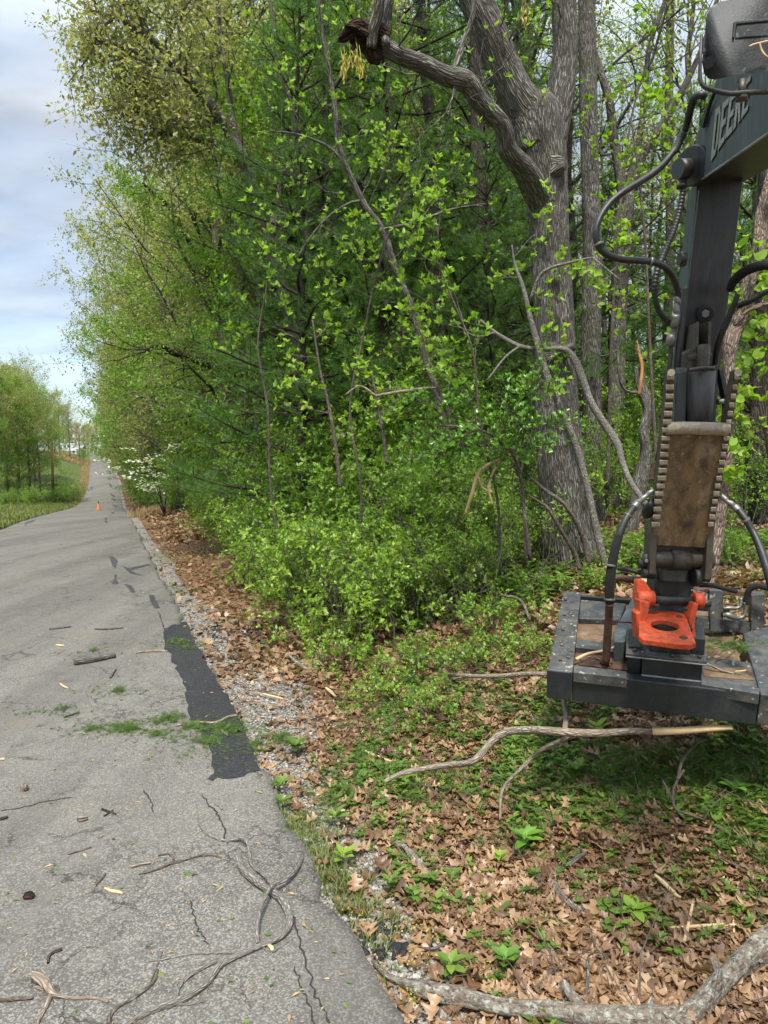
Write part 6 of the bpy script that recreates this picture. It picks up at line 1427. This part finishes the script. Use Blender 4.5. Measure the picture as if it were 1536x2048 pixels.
# ---------------- sticks and limbs lying about ----------------
def lying(name, lines, mat, label, cat='stick', road_=True, n=10, lump=.06, lift=0.0, leaf=None, k=6):
    a = Acc(); f = GR if road_ else G; org = None
    for ln in lines:
        if mat == 'pale_wood' and '_deck' not in label and not (name == 'wood_chip' and not road_): ln = [(a_[0], a_[1], a_[2]*.62) for a_ in ln]
        if 'long crooked' in label: ln = [(a_[0], a_[1], a_[2]*.82, *(a_[3:])) for a_ in ln]
        pts, rad = [], []
        for it in ln:
            px, py, w = it[:3]; up = it[3] if len(it) > 3 else 0; g = f(px, py); r_ = w/2/FPX*float(np.linalg.norm(g-np.array([0, 0, CAMH])))*1.0
            if up: g = P(px, py, float(f(px, py+up*FPX/float(g[1]))[1])) if False else g + (np.array([0, 0, CAMH])-g)*(up/(CAMH-g[2]+1e-6))
            g = g + (np.array([0, 0, CAMH])-g)*((r_*.9+lift+(0 if road_ else .035))/(CAMH-g[2])); pts.append(g); rad.append(r_)
        sp, sr = smoothpath(pts, k, rad); tube(a, sp, sr, n=n, lump=lump)
        if org is None: org = pts[0]
    me = a.mesh(name, M[mat], smooth=True, bark=True); me.transform(Matrix.Translation(-V3(org))); o = bpy.data.objects.new(name, me); col.objects.link(o); o.location = V3(org); return tag(o, label, cat)
# big crooked limb on the road
lying('fallen_branch', [
  [(478,1700,9),(480,1728,16),(492,1745,17),(512,1762,17),(535,1778,16),(556,1792,16),(572,1812,17),(580,1838,16),(574,1860,14),(555,1878,12),(520,1892,11),(470,1914,11),(440,1930,13),(415,1962,14),(385,1985,14),(355,2001,14),(320,2014,12),(280,2032,10),(240,2060,8)],
  [(516,1886,7,.0),(514,1858,8,.03),(518,1825,9,.05),(530,1795,9,.06),(545,1772,8,.05),(575,1757,8,.03),(597,1732,7,.02),(606,1708,3,.03)],
  [(545,1772,7,.05),(530,1752,6,.03),(508,1735,6),(500,1722,6),(498,1700,7,.01),(494,1685,7,.02),(484,1677,7,.02),(468,1680,7),(450,1681,6),(430,1676,5),(410,1664,5),(400,1650,4),(396,1634,3)],
  [(470,1914,6),(440,1920,6),(400,1938,7),(375,1955,7),(358,1975,7),(354,2003,6)],
  [(505,1898,4),(470,1905,5),(430,1906,4),(380,1908,4),(330,1918,3),(290,1924,2)], [(520,1892,4),(545,1903,4),(562,1892,3),(590,1874,2)], [(320,2014,6),(345,2010,4),(380,2008,4),(410,2002,3)]],
  'grey_twig', 'long crooked grey limb with looping side branches lying on the near road', 'branch', n=14, lump=.08)
o = lying('broken_twig', [[(62,1950,13,.02),(78,1955,14,.02),(92,1968,14,.01),(103,1984,12),(118,1992,7),(150,1996,5),(190,1996,4),(216,2004,4)], [(103,1984,8),(96,2004,7),(86,2024,6),(74,2048,5)], [(100,1982,6),(80,1975,5),(66,1974,3)]], 'dead_bark', 'forked stub with a peeled orange joint at the lower left of the road', 'branch')
lying('twig', [[(0,2000,6),(30,1998,6),(66,1996,4)]], 'twig_bark', 'straight brown twig at the lower left corner of the road')
lying('twig', [[(218,2048,7),(222,2028,6),(240,2010,6),(270,1993,6),(298,1972,5),(310,1960,4),(316,1940,3)], [(298,1972,3),(325,1905,2)]], 'grey_bark' if False else 'twig_bark', 'curved twig between the forked stub and the long limb')
lying('stick', [[(148,1324,12),(170,1321,12),(200,1316,11),(230,1311,8)]], 'grey_bark', 'thick straight dark stick lying across the middle of the road')
lying('twig', [[(278,1748,3),(310,1740,4),(345,1726,5),(372,1719,4),(400,1711,4),(424,1711,3),(443,1715,3)], [(345,1726,4),(346,1716,4),(337,1708,3),(316,1711,3)]], 'twig_bark', 'thin branched twig above the loops of the long limb')
lying('twig', [[(262,1734,5),(280,1729,5),(302,1726,4)]], 'dead_bark', 'short dark twig left of the branched twig')
lying('twig', [[(96,1926,4),(98,1912,5),(108,1904,5),(124,1898,5)]], 'dark_bark', 'short bent black twig above the forked stub')
lying('twig', [[(204,1618,4),(220,1624,4),(232,1628,3)], [(208,1632,3),(220,1625,3),(226,1620,3)]], 'dark_bark', 'small crossed dark twigs in the middle of the road')
lying('twig', [[(136,1708,3),(158,1702,3),(182,1694,3)]], 'twig_bark', 'short pale twig on the left half of the road')
lying('twig', [[(192,1770,3),(203,1758,4),(211,1747,3)]], 'twig_bark', 'small slanting twig above the pale wood chip')
lying('twig', [[(0,1638,5),(8,1636,5),(16,1634,4)]], 'dark_bark', 'dark twig end at the left border of the photo')
lying('twig', [[(128,1434,4),(140,1430,4),(157,1424,4)]], 'twig_bark', 'brown twig left of the pine tips on the road')
lying('twig', [[(221,1355,4),(226,1346,4),(232,1339,3)]], 'twig_bark', 'short upright looking twig right below the thick stick')
lying('twig', [[(98,1258,3),(120,1256,3),(142,1253,3)]], 'twig_bark', 'faint twig on the far side of the thick stick, left')
lying('twig', [[(190,1258,3),(215,1258,4),(246,1255,3)]], 'twig_bark', 'faint twig on the far side of the thick stick, right')
lying('twig', [[(272,1306,3),(290,1303,4),(312,1302,4),(335,1302,3)]], 'dead_bark', 'thin twig running onto the top of the black patch')
lying('twig', [[(350,1452,4),(390,1445,5),(430,1445,5),(456,1434,5),(474,1430,4)], [(430,1450,3),(455,1470,3)]], 'dead_bark', 'crooked twig lying across the lower part of the black patch')
lying('wood_chip', [[(209,1776,5),(222,1782,8),(236,1784,8),(245,1787,4)]], 'pale_wood', 'curved pale wood chip on the near road', 'wood chip', lump=.15)
lying('wood_chip', [[(120,1367,4),(128,1373,6),(136,1376,3)]], 'pale_wood', 'small pale splinter below the thick stick', 'wood chip')
lying('wood_chip', [[(112,1290,4),(120,1291,6),(129,1291,4)]], 'pale_wood', 'small pale chip left above the thick stick', 'wood chip')
lying('wood_chip', [[(156,1638,5),(162,1639,8),(175,1637,6)]], 'pink_bark', 'brown bark flake in the middle of the near road', 'wood chip', lump=.2)
lying('wood_chip', [[(537,1890,8),(543,1895,11),(545,1901,8)]], 'pale_wood', 'stubby peeled chip touching the long limb', 'wood chip', lump=.15)
lying('wood_chip', [[(0,1518,4),(6,1518,7),(10,1519,3)]], 'pale_wood', 'pale chip at the left border of the photo', 'wood chip')
lying('wood_chip', [[(48,1571,9),(50,1575,10),(52,1579,8)]], 'pink_bark', 'small round bark flake on the left of the road', 'wood chip', lump=.2)
lying('wood_chip', [[(48,1793,8),(58,1791,11),(68,1794,6)]], 'rotten', 'dark curled bark flake on the lower left road', 'wood chip', lump=.25)
# on the bank
ly = dict(road_=False)
lying('fallen_limb', [[(1335,2066,25),(1372,2034,29),(1402,2008,30),(1432,1976,31),(1462,1946,31),(1492,1918,34),(1522,1894,36),(1570,1862,36)],[(1440,1950,12),(1428,1925,8,.03),(1420,1912,4,.05)],[(1495,1900,12),(1512,1915,9,.04),(1525,1925,5,.05)]], 'lichen_bark', 'thick lichened limb rising to the lower right corner', 'branch', n=24, lump=.09, lift=-.01, **ly)
lying('fallen_limb', [[(748,1925,6),(770,1948,9),(800,1962,12),(840,1975,24),(880,1985,28),(920,1992,30),(965,2004,28),(1010,2015,27),(1060,2020,27),(1110,2024,28),(1160,2032,30),(1210,2036,30),(1270,2036,30),(1330,2034,30),(1356,2030,26)],
   [(1180,2034,18),(1160,2010,16,.03),(1140,1985,13,.06),(1126,1962,9,.08)], [(1296,2030,15),(1300,2012,11,.04),(1304,1995,5,.07)]], 'lichen_bark', 'long mossy limb lying along the bottom of the photo among dead leaves', 'branch', n=20, lump=.10, lift=-.008, **ly)
lying('branch', [[(770,1563,7,.1),(800,1548,8,.15),(850,1537,9,.2),(900,1530,10,.25),(940,1525,11,.3),(962,1508,11,.32),(985,1482,11,.35),(1015,1464,11,.38),(1060,1460,11,.4),(1110,1463,12,.4),(1160,1466,12,.38),(1210,1466,12,.35),(1260,1462,11,.33),(1310,1462,10,.3),(1380,1460,9,.28),(1450,1458,7,.25)],
   [(1160,1466,8,.38),(1125,1480,7,.33),(1080,1502,7,.28),(1040,1540,6,.2),(1005,1580,5,.12),(1000,1640,4,.02)], [(1130,1462,8,.4),(1132,1430,7,.42),(1127,1400,6,.45)]], 'dead_bark', 'long smooth bent branch sweeping left from under the cutter head', 'branch', n=12, lump=.05, **ly)
lying('wood_chip', [[(1305,1463,11,.31),(1360,1461,11,.30),(1420,1457,10,.29),(1465,1455,7,.28)]], 'pale_wood', 'stripped pale end of the bent branch under the cutter', 'branch', **ly)
lying('branch', [[(890,1348,5,.05),(940,1352,7,.08),(1000,1352,8,.1),(1050,1348,9,.14),(1092,1348,8,.18)], [(940,1352,4,.08),(905,1358,3,.05)]], 'dead_bark', 'brown branch poking out left of the cutter head', 'branch', **ly)
for ln, mt, lb in [
  ([[(1052,1790,4),(1085,1766,8),(1120,1742,9),(1150,1720,8),(1172,1705,5)]], 'grey_bark', 'straight grey stick on dead leaves below the bent branch'),
  ([[(1108,1768,13),(1120,1788,13),(1145,1812,11),(1175,1822,11),(1208,1825,8)]], 'lichen_bark', 'short curved stick with a peeled end left of the rosette plant'),
  ([[(785,1680,10),(805,1695,13),(825,1712,14),(845,1735,13),(860,1755,8)]], 'lichen_bark', 'grey barky stick beside the gravel in the dead leaves'),
  ([[(725,1500,9),(750,1512,12),(785,1524,7)]], 'pale_wood', 'pale peeled splinter at the edge of the green band'),
  ([[(652,1376,8),(662,1384,10),(672,1394,6)]], 'pale_wood', 'small pale splinter above the green band'),
  ([[(512,1384,5),(535,1390,7),(567,1398,6)]], 'pale_wood', 'pale splinter on the gravel beside the black patch'),
  ([[(1305,1845,6),(1345,1855,7),(1400,1852,8),(1440,1850,8),(1478,1850,5)], [(1465,1825,5,.03),(1467,1848,5,.01),(1468,1865,5)]], 'pale_wood', 'forked yellowish stick right of the rosette plant'),
  ([[(1368,1885,9,.0),(1378,1845,9,.03),(1386,1805,7,.06)]], 'pale_wood', 'upright pale splinter right of the rosette plant'),
  ([[(1310,1750,9),(1330,1768,11),(1350,1788,9),(1362,1795,5)]], 'pale_wood', 'split brown wood piece above the rosette plant'),
  ([[(1000,2010,5),(1010,1995,6),(1050,1985,6),(1080,1970,7),(1100,1945,6),(1128,1932,5)], [(1080,1970,5),(1085,2000,4),(1092,2030,3)]], 'twig_bark', 'branched grey twig rising above the long mossy limb'),
  ([[(1172,1998,5),(1175,1960,6,.02),(1176,1915,4,.05)]], 'twig_bark', 'thin upright twig above the long mossy limb'),
  ([[(1325,1560,4,.1),(1345,1600,5,.08),(1355,1620,5,.05),(1410,1640,3,.02)], [(1355,1560,4,.12),(1365,1520,5,.14),(1390,1490,4,.15),(1412,1478,4,.15)], [(1345,1600,4,.08),(1350,1570,4,.11),(1368,1540,4,.13)]], 'twig_bark', 'pale looping twigs in the shade below the cutter head'),
  ([[(835,1895,4),(870,1897,5),(895,1882,5),(912,1868,3)]], 'twig_bark', 'curved thin twig on dead leaves near the road edge'),
  ([[(470,1145,5),(500,1128,5),(520,1112,4)]], 'pale_wood', 'thin pale stick on the leaves at the front of the thicket'),
  ([[(547,1285,3),(555,1250,3),(558,1225,2)]], 'dead_bark', 'thin upright twig in front of the roadside bushes'),
  ([[(578,1312,6),(610,1336,7),(640,1338,5)]], 'lichen_bark', 'short grey stick beside the pale rock'),
  ([[(1095,1255,5),(1130,1262,5),(1200,1220,4)], [(1000,1190,5,.2),(1040,1200,5,.15),(1060,1240,5,.05)]], 'twig_bark', 'grey twigs on the bank left of the cutter')]:
    lying('stick', ln, mt, lb, **ly)

# sprays of cut evergreen on the road
def spray(px, py, w, n_, label, onroad=True, mat='cut_needles', size=.07):
    g = GR(px, py) if onroad else G(px, py); r_ = w/2/FPX*g[1]; pos = rng.normal(size=(n_, 3))*[r_*.5, r_*.42, 0]; pos[:, 2] = rng.uniform(.004, .035, n_)
    a = Acc(); dd = np.column_stack([rng.normal(size=(n_, 2))+[.6, .1], rng.uniform(-.05, .35, n_)]); scatter(a, SPR, pos, dd, rdir(n_), size*rng.uniform(.6, 1.3, n_))
    r0 = empty('evergreen_sprig', g); a.obj('needles', M[mat], r0); b = Acc()
    for i in range(4): tube(b, wander(rng.normal(size=3)*[r_*.3, r_*.3, 0]+[0, 0, .01], (rng.normal(), rng.normal(), .02), r_*.9, 4, .2), [.0025, .002, .0015, .001, .001], n=4, cap=False)
    b.obj('stem', M['twig_bark'], r0, smooth=True, bark=True)
    return tag(r0, label, 'sprig')
for a_ in [(188,1460,34,16,'small cut evergreen tip at the left end of the green row on the road'), (255,1458,60,60,'dense cut evergreen spray in the row crossing the road'), (338,1440,62,60,'cut evergreen spray just left of the black patch'),
           (385,1455,44,36,'cut evergreen spray touching the left side of the black patch'), (445,1460,70,60,'cut evergreen spray lying across the black patch'), (410,1485,60,36,'loose evergreen bits at the lower left of the black patch'), (240,1382,34,18,'small cut evergreen tip below the thick stick'), (188,1302,22,10,'tiny evergreen tip beside the thick stick'),
           (355,1285,54,34,'cut evergreen spray at the top of the black patch'), (130,1418,34,14,'thin evergreen wisp left of the green row'), (375,1298,30,14,'tiny evergreen wisp on the upper black patch'), (312,1470,40,16,'scattered evergreen bits below the green row')]: spray(*a_)
for a_ in [(1460,1290,60,50,'heap of cut green needles on the cutter deck')]:
    p = P(1462,1296,4.55); r0 = spray(a_[0], a_[1], 50, 50, a_[4], size=.06); r0.location = V3(p)
for a_ in [(510,1500,80,60,'cut evergreen spray on the gravel at the lower right of the black patch'), (560,1480,80,50,'cut evergreen spray at the edge of the leafy bank'), (1245,1745,70,50,'feathery green spray between dead leaves below the machine'), (1400,1760,90,50,'feathery green spray right of the pale splinter')]: spray(*a_, onroad=False)
for a_ in [(1490,1530,130,150,'yellow green cedar spray hanging under the right side of the cutter')]: 
    r0 = spray(*a_, onroad=False, size=.12)
# drifts of needles and shredded bits blown across the road
a = Acc(); pts = []
for (px, py, n_, sx_, sy_) in [(350,1452,190,.70,.20),(255,1462,110,.30,.10),(440,1462,200,.40,.16),(370,1290,90,.28,.2),(230,1385,60,.25,.1),(180,1310,30,.25,.1),(440,1500,90,.30,.12),(120,1425,40,.2,.06)]:
    g = GR(px, py); pts.append(np.column_stack([g[0]+rng.normal(size=n_)*sx_, g[1]+rng.normal(size=n_)*sy_]))
pts = np.concatenate(pts); pts = pts[(pts[:, 0] < xr(pts[:, 1])+.3)]; n = len(pts)
scatter(a, tpl_tuft(9, .03, .9), np.column_stack([pts, hroad(pts[:, 1])+.008]), rdir(n, zs=.15), rdir(n)*.3+[0, 0, 1], rng.uniform(.02, .07, n)); tag(a.obj('needle_scraps', M['cut_needles']), kind='stuff')
# leaf scraps on the road
a = Acc(); n = 260
y = 1/(rng.uniform((1/16)**.6, (1/2.7)**.6, n))**(1/.6); x = xr(y)-rng.uniform(.05, 1, n)**1.4*3.2; z = hroad(y)+.006
dd = rdir(n, zs=.12); nn = rdir(n)*.35+[0, 0, 1]; scatter(a, tpl_leaf(.3, .2), np.column_stack([x, y, z]), dd, nn, rng.uniform(.012, .04, n)); tag(a.obj('leaf_scraps', M['ground_leaf']), kind='stuff')
a = Acc(); n = 420; y = 1/(rng.uniform((1/40)**.6, (1/2.7)**.6, n))**(1/.6); x = xr(y)-rng.uniform(.03, 1, n)**1.3*4.5; z = hroad(y)+.005
scatter(a, tpl_quad(.15), np.column_stack([x, y, z]), rdir(n, zs=.1), rdir(n)*.3+[0, 0, 1], rng.uniform(.010, .05, n)*(1+y/20)); tag(a.obj('bark_scraps', M['straw']), kind='stuff')
# single plants one can point at
def rosette(px, py, n_, size, w, mat, label, el=.5, h=0.0):
    g = G(px, py) + np.array([0, 0, .045]); size = size*1.15; a = Acc(); az = np.arange(n_)*2.4+rng.uniform(-.3, .3, n_); e = rng.uniform(el*.5, el*1.4, n_); d_ = np.column_stack([np.cos(az)*np.cos(e), np.sin(az)*np.cos(e), np.sin(e)])
    zz_ = np.linspace(h, .01, n_); nn = np.column_stack([-np.cos(az)*np.sin(e), -np.sin(az)*np.sin(e), np.cos(e)])
    scatter(a, tpl_leaf2(w, .25), np.column_stack([d_[:, 0]*.01, d_[:, 1]*.01, zz_]), d_, nn, size*rng.uniform(.7, 1.15, n_))
    r0 = empty('plant', g); a.obj('leaves', M[mat], r0, smooth=False); b = Acc(); tube(b, [[0, 0, -.02], [0, 0, max(.02, h)]], [.003, .002], n=5); b.obj('stem', M['ground_leaf'], r0); return tag(r0, label, 'plant')
rosette(1268,1842,13,.085,.27,'lime_leaf','light green rosette plant with spoon shaped leaves', .45, .02)
rosette(1050,1708,12,.11,.24,'glossy_leaf','leafy green plant standing in dead leaves below the bent branch', .6, .08)
rosette(1118+200,1905,8,.05,.24,'glossy_leaf','small dark green plant below the rosette plant', .7, .04)
for i, (px, py, n_, s_, mt, lb) in enumerate([(565,1625,7,.075,'ground_leaf','small broad leafed weed at the ragged road edge'), (670,1655,9,.08,'ground_leaf','leafy weed beside the ragged road edge, nearest the gravel'), (685,1735,8,.07,'lime_leaf','yellow green weed at the near road edge'), (590,1510,11,.11,'ground_leaf','tall leafy seedling at the bottom corner of the black patch'),
      (560,1590,8,.09,'ground_leaf','pale green seedling just right of the black patch end'), (780,1790,8,.05,'ground_leaf','grass like weed in the near gravel'), (1010,1950,9,.07,'glossy_leaf','dark green weed above the long mossy limb'), (900,1960,8,.07,'ground_leaf','green weed left above the long mossy limb'),
      (1195,1475,8,.10,'lime_leaf','bright seedling growing past the bent branch'), (1150,1560,9,.10,'ground_leaf','seedling with broad leaves below the bent branch'), (1470,1600,9,.09,'glossy_leaf','dark leafy plant in the shade at the right edge'), (380,1782,4,.045,'ground_leaf','torn green leaves lying on the road above the long limb'), (905,1780,7,.06,'ground_leaf','small seedling alone in the dead leaves'), (1000,1740,7,.05,'lime_leaf','tiny yellow green seedling left of the straight grey stick')]):
    rosette(px, py, n_, s_, .30, mt, lb, .7, .05)
# yellow lichen and flower tufts near the long limb
a = Acc(); pts = []
for (px, py, n_) in [(835,1870,50),(870,1890,40),(835,1935,50),(820,2010,60),(790,1880,30),(970,1955,20),(905,1990,18),(1145,2040,30),(715,1845,30)]: g = G(px, py); pts.append(np.column_stack([g[0]+rng.normal(size=n_)*.035, g[1]+rng.normal(size=n_)*.035, g[2]+rng.uniform(.02, .07, n_)]))
pts = np.concatenate(pts); scatter(a, tpl_quad(.4), pts, rdir(len(pts)), rdir(len(pts)), .014); tag(a.obj('yellow_florets', M['catkin']), kind='stuff')

# ---------------- far things ----------------
# traffic cone
def lathe(name, prof, mat, parent, n=32):
    a = Acc(); tube(a, [[0, 0, z] for r_, z in prof], [r_ for r_, z in prof], n=n); return a.obj(name, mat, parent, smooth=False)
M['cone'] = flatmat('faded_orange_plastic', (.62,.17,.06), .6); M['cone_dark'] = flatmat('dirty_dark_cone_collar', (.10,.06,.05), .7)
gc = GR(197, 1020); gc[0] -= .0; tc_ = empty('traffic_cone', gc)
bm_o = prism('base', [Vector((.22*sx_, .22*sy_, 0)) for sx_, sy_ in ((-1, -1), (1, -1), (1, 1), (-1, 1))], (0, 0, .04), M['cone'], tc_, .01)
a = Acc(); tube(a, [[0, 0, z] for z in (.042, .1, .3, .5, .66)], [.17, .15, .105, .06, .035], n=28); a.obj('body', M['cone'], tc_, smooth=True)
a = Acc(); tube(a, [[0, 0, z] for z in (.52, .60, .69, .71)], [.068, .055, .040, .02], n=28); a.obj('collar', M['cone_dark'], tc_, smooth=True)
hcone = gc[1]*18.5/FPX; tc_.scale = (hcone/.71*.9, hcone/.71*.9, hcone/.71); tag(tc_, 'faded orange traffic cone standing in the road near the dip', 'traffic cone')
def pole(px, y0, y1, d_, w, label, arm=False):
    x = (px-CX)/FPX*d_; g = np.array([x, d_, float(H(x, d_))]); Ht = (y0-y1)/FPX*d_; r0 = empty('utility_pole', g); a = Acc(); tube(a, [[0, 0, -.3], [0, 0, Ht*.5], [.05, 0, Ht]], [w*.55, w*.5, w*.4], n=12); a.obj('shaft', M['pole_wood'], r0, smooth=True)
    if arm:
        prism('crossarm', [(-.9, -.05, Ht-.6), (.9, -.05, Ht-.6), (.9, -.05, Ht-.48), (-.9, -.05, Ht-.48)], (0, .1, 0), M['pole_wood'], r0)
    return tag(r0, label, 'utility pole')
pole(106, 1003, 885, 97, .34, 'brown wooden utility pole on the grass left of the dip', False)
pole(161, 916, 852, 235, .36, 'tall thin utility pole by the hilltop house', True)
pole(174, 905, 868, 300, .3, 'faint far utility pole behind the hilltop house', True)
# house and parked vehicle at the crest
M['wall_g'] = flatmat('grey_siding', (.26,.25,.25), .8); M['roof_g'] = flatmat('grey_roof', (.20,.20,.21), .8); M['white'] = flatmat('white_panels', (.70,.71,.70), .5); M['glass'] = flatmat('dark_glass', (.04,.05,.06), .15)
def at(px, d_): x = (px-CX)/FPX*d_; return np.array([x, d_, float(H(x, d_))])
g = at(153, 262); hs = empty('house', g); hs.scale = (.62, .62, .72)
def bx(name, x0, x1, y0, y1, z0, z1, mat, par, bev=0): return prism(name, [(x0, y0, z0), (x1, y0, z0), (x1, y1, z0), (x0, y1, z0)], (0, 0, z1-z0), mat, par, bev)
bx('wall', -3.0, 3.4, 0, 7, -.6, 2.7, M['wall_g'], hs); prism('roof', [(-3.6, -.5, 2.71), (4.0, -.5, 2.71), (4.0, 3.5, 4.2), (-3.6, 3.5, 4.2)], (0, 0, .15), M['roof_g'], hs, 0); prism('roof', [(-3.6, 3.51, 4.2), (4.0, 3.51, 4.2), (4.0, 7.6, 2.71), (-3.6, 7.6, 2.71)], (0, 0, .15), M['roof_g'], hs, 0)
for wx in (-1.8, 1.0): bx('window', wx, wx+1.1, -.03, -.003, 1.0, 2.0, M['glass'], hs)
bx('door', -.3, .5, -.03, -.003, 0, 2.0, M['white'], hs); bx('carport', 3.5, 6.3, .5, 6, 2.3, 2.45, M['white'], hs)
for cx_ in (3.6, 6.2): bx('post', cx_, cx_+.1, .6, .7, -.5, 2.3, M['white'], hs)
tag(hs, 'small grey house at the top of the road, left side', 'house')
g = at(134, 225); g[2] += 0; vn = empty('camper', g)
bx('body', -3.2, 1.9, 0, 2.2, .55, 3.0, M['white'], vn, .12); prism('cab', [(1.91, 0, .5), (3.3, 0, .5), (3.3, 0, 1.3), (2.7, 0, 1.6), (2.3, 0, 2.2), (1.91, 0, 2.2)], (0, 2.1, 0), M['white'], vn, .06)
for wx in (-2.4, -.8, .5): bx('window', wx, wx+.9, -.03, -.002, 1.7, 2.4, M['glass'], vn)
bx('windscreen', 2.35, 2.7, -.03, -.002, 1.55, 2.05, M['glass'], vn)
for wx in (-1.6, 2.4): cyl('wheel', (wx, -.04, .38), (wx, .2, .38), .38, M['hose'], vn, 24, .02)
tag(vn, 'white camper parked among the trees near the hilltop house', 'camper')
g = at(108, 215); vn = empty('shed', g); bx('wall', -1.5, 1.5, 0, 3, -.4, 2.3, M['white'], vn); prism('roof', [(-1.7, -.2, 2.31), (1.7, -.2, 2.31), (1.7, 3.2, 2.8), (-1.7, 3.2, 2.8)], (0, 0, .1), M['roof_g'], vn, 0); tag(vn, 'small white shed glimpsed between trees left of the camper', 'shed')

# chopped leaves and needles lying on the cutter deck
a = Acc(); n = 150; xx = rng.uniform(.05, WD+.15, n); yy = rng.uniform(.05, DP-.1, n); yy = np.where(rng.random(n) < .5, rng.uniform(.05, .5, n), yy)
pp = np.array([LP(x_+sk*y_, y_, .006 if (x_ < .16 or y_ < .03) else -.04) for x_, y_ in zip(xx, yy)]); scatter(a, tpl_leaf(.3, .2), pp, rdir(n, zs=.15), rdir(n)*.3+uz, rng.uniform(.012, .045, n)); tag(a.obj('leaf_scraps', M['dead_leaf']), kind='stuff')
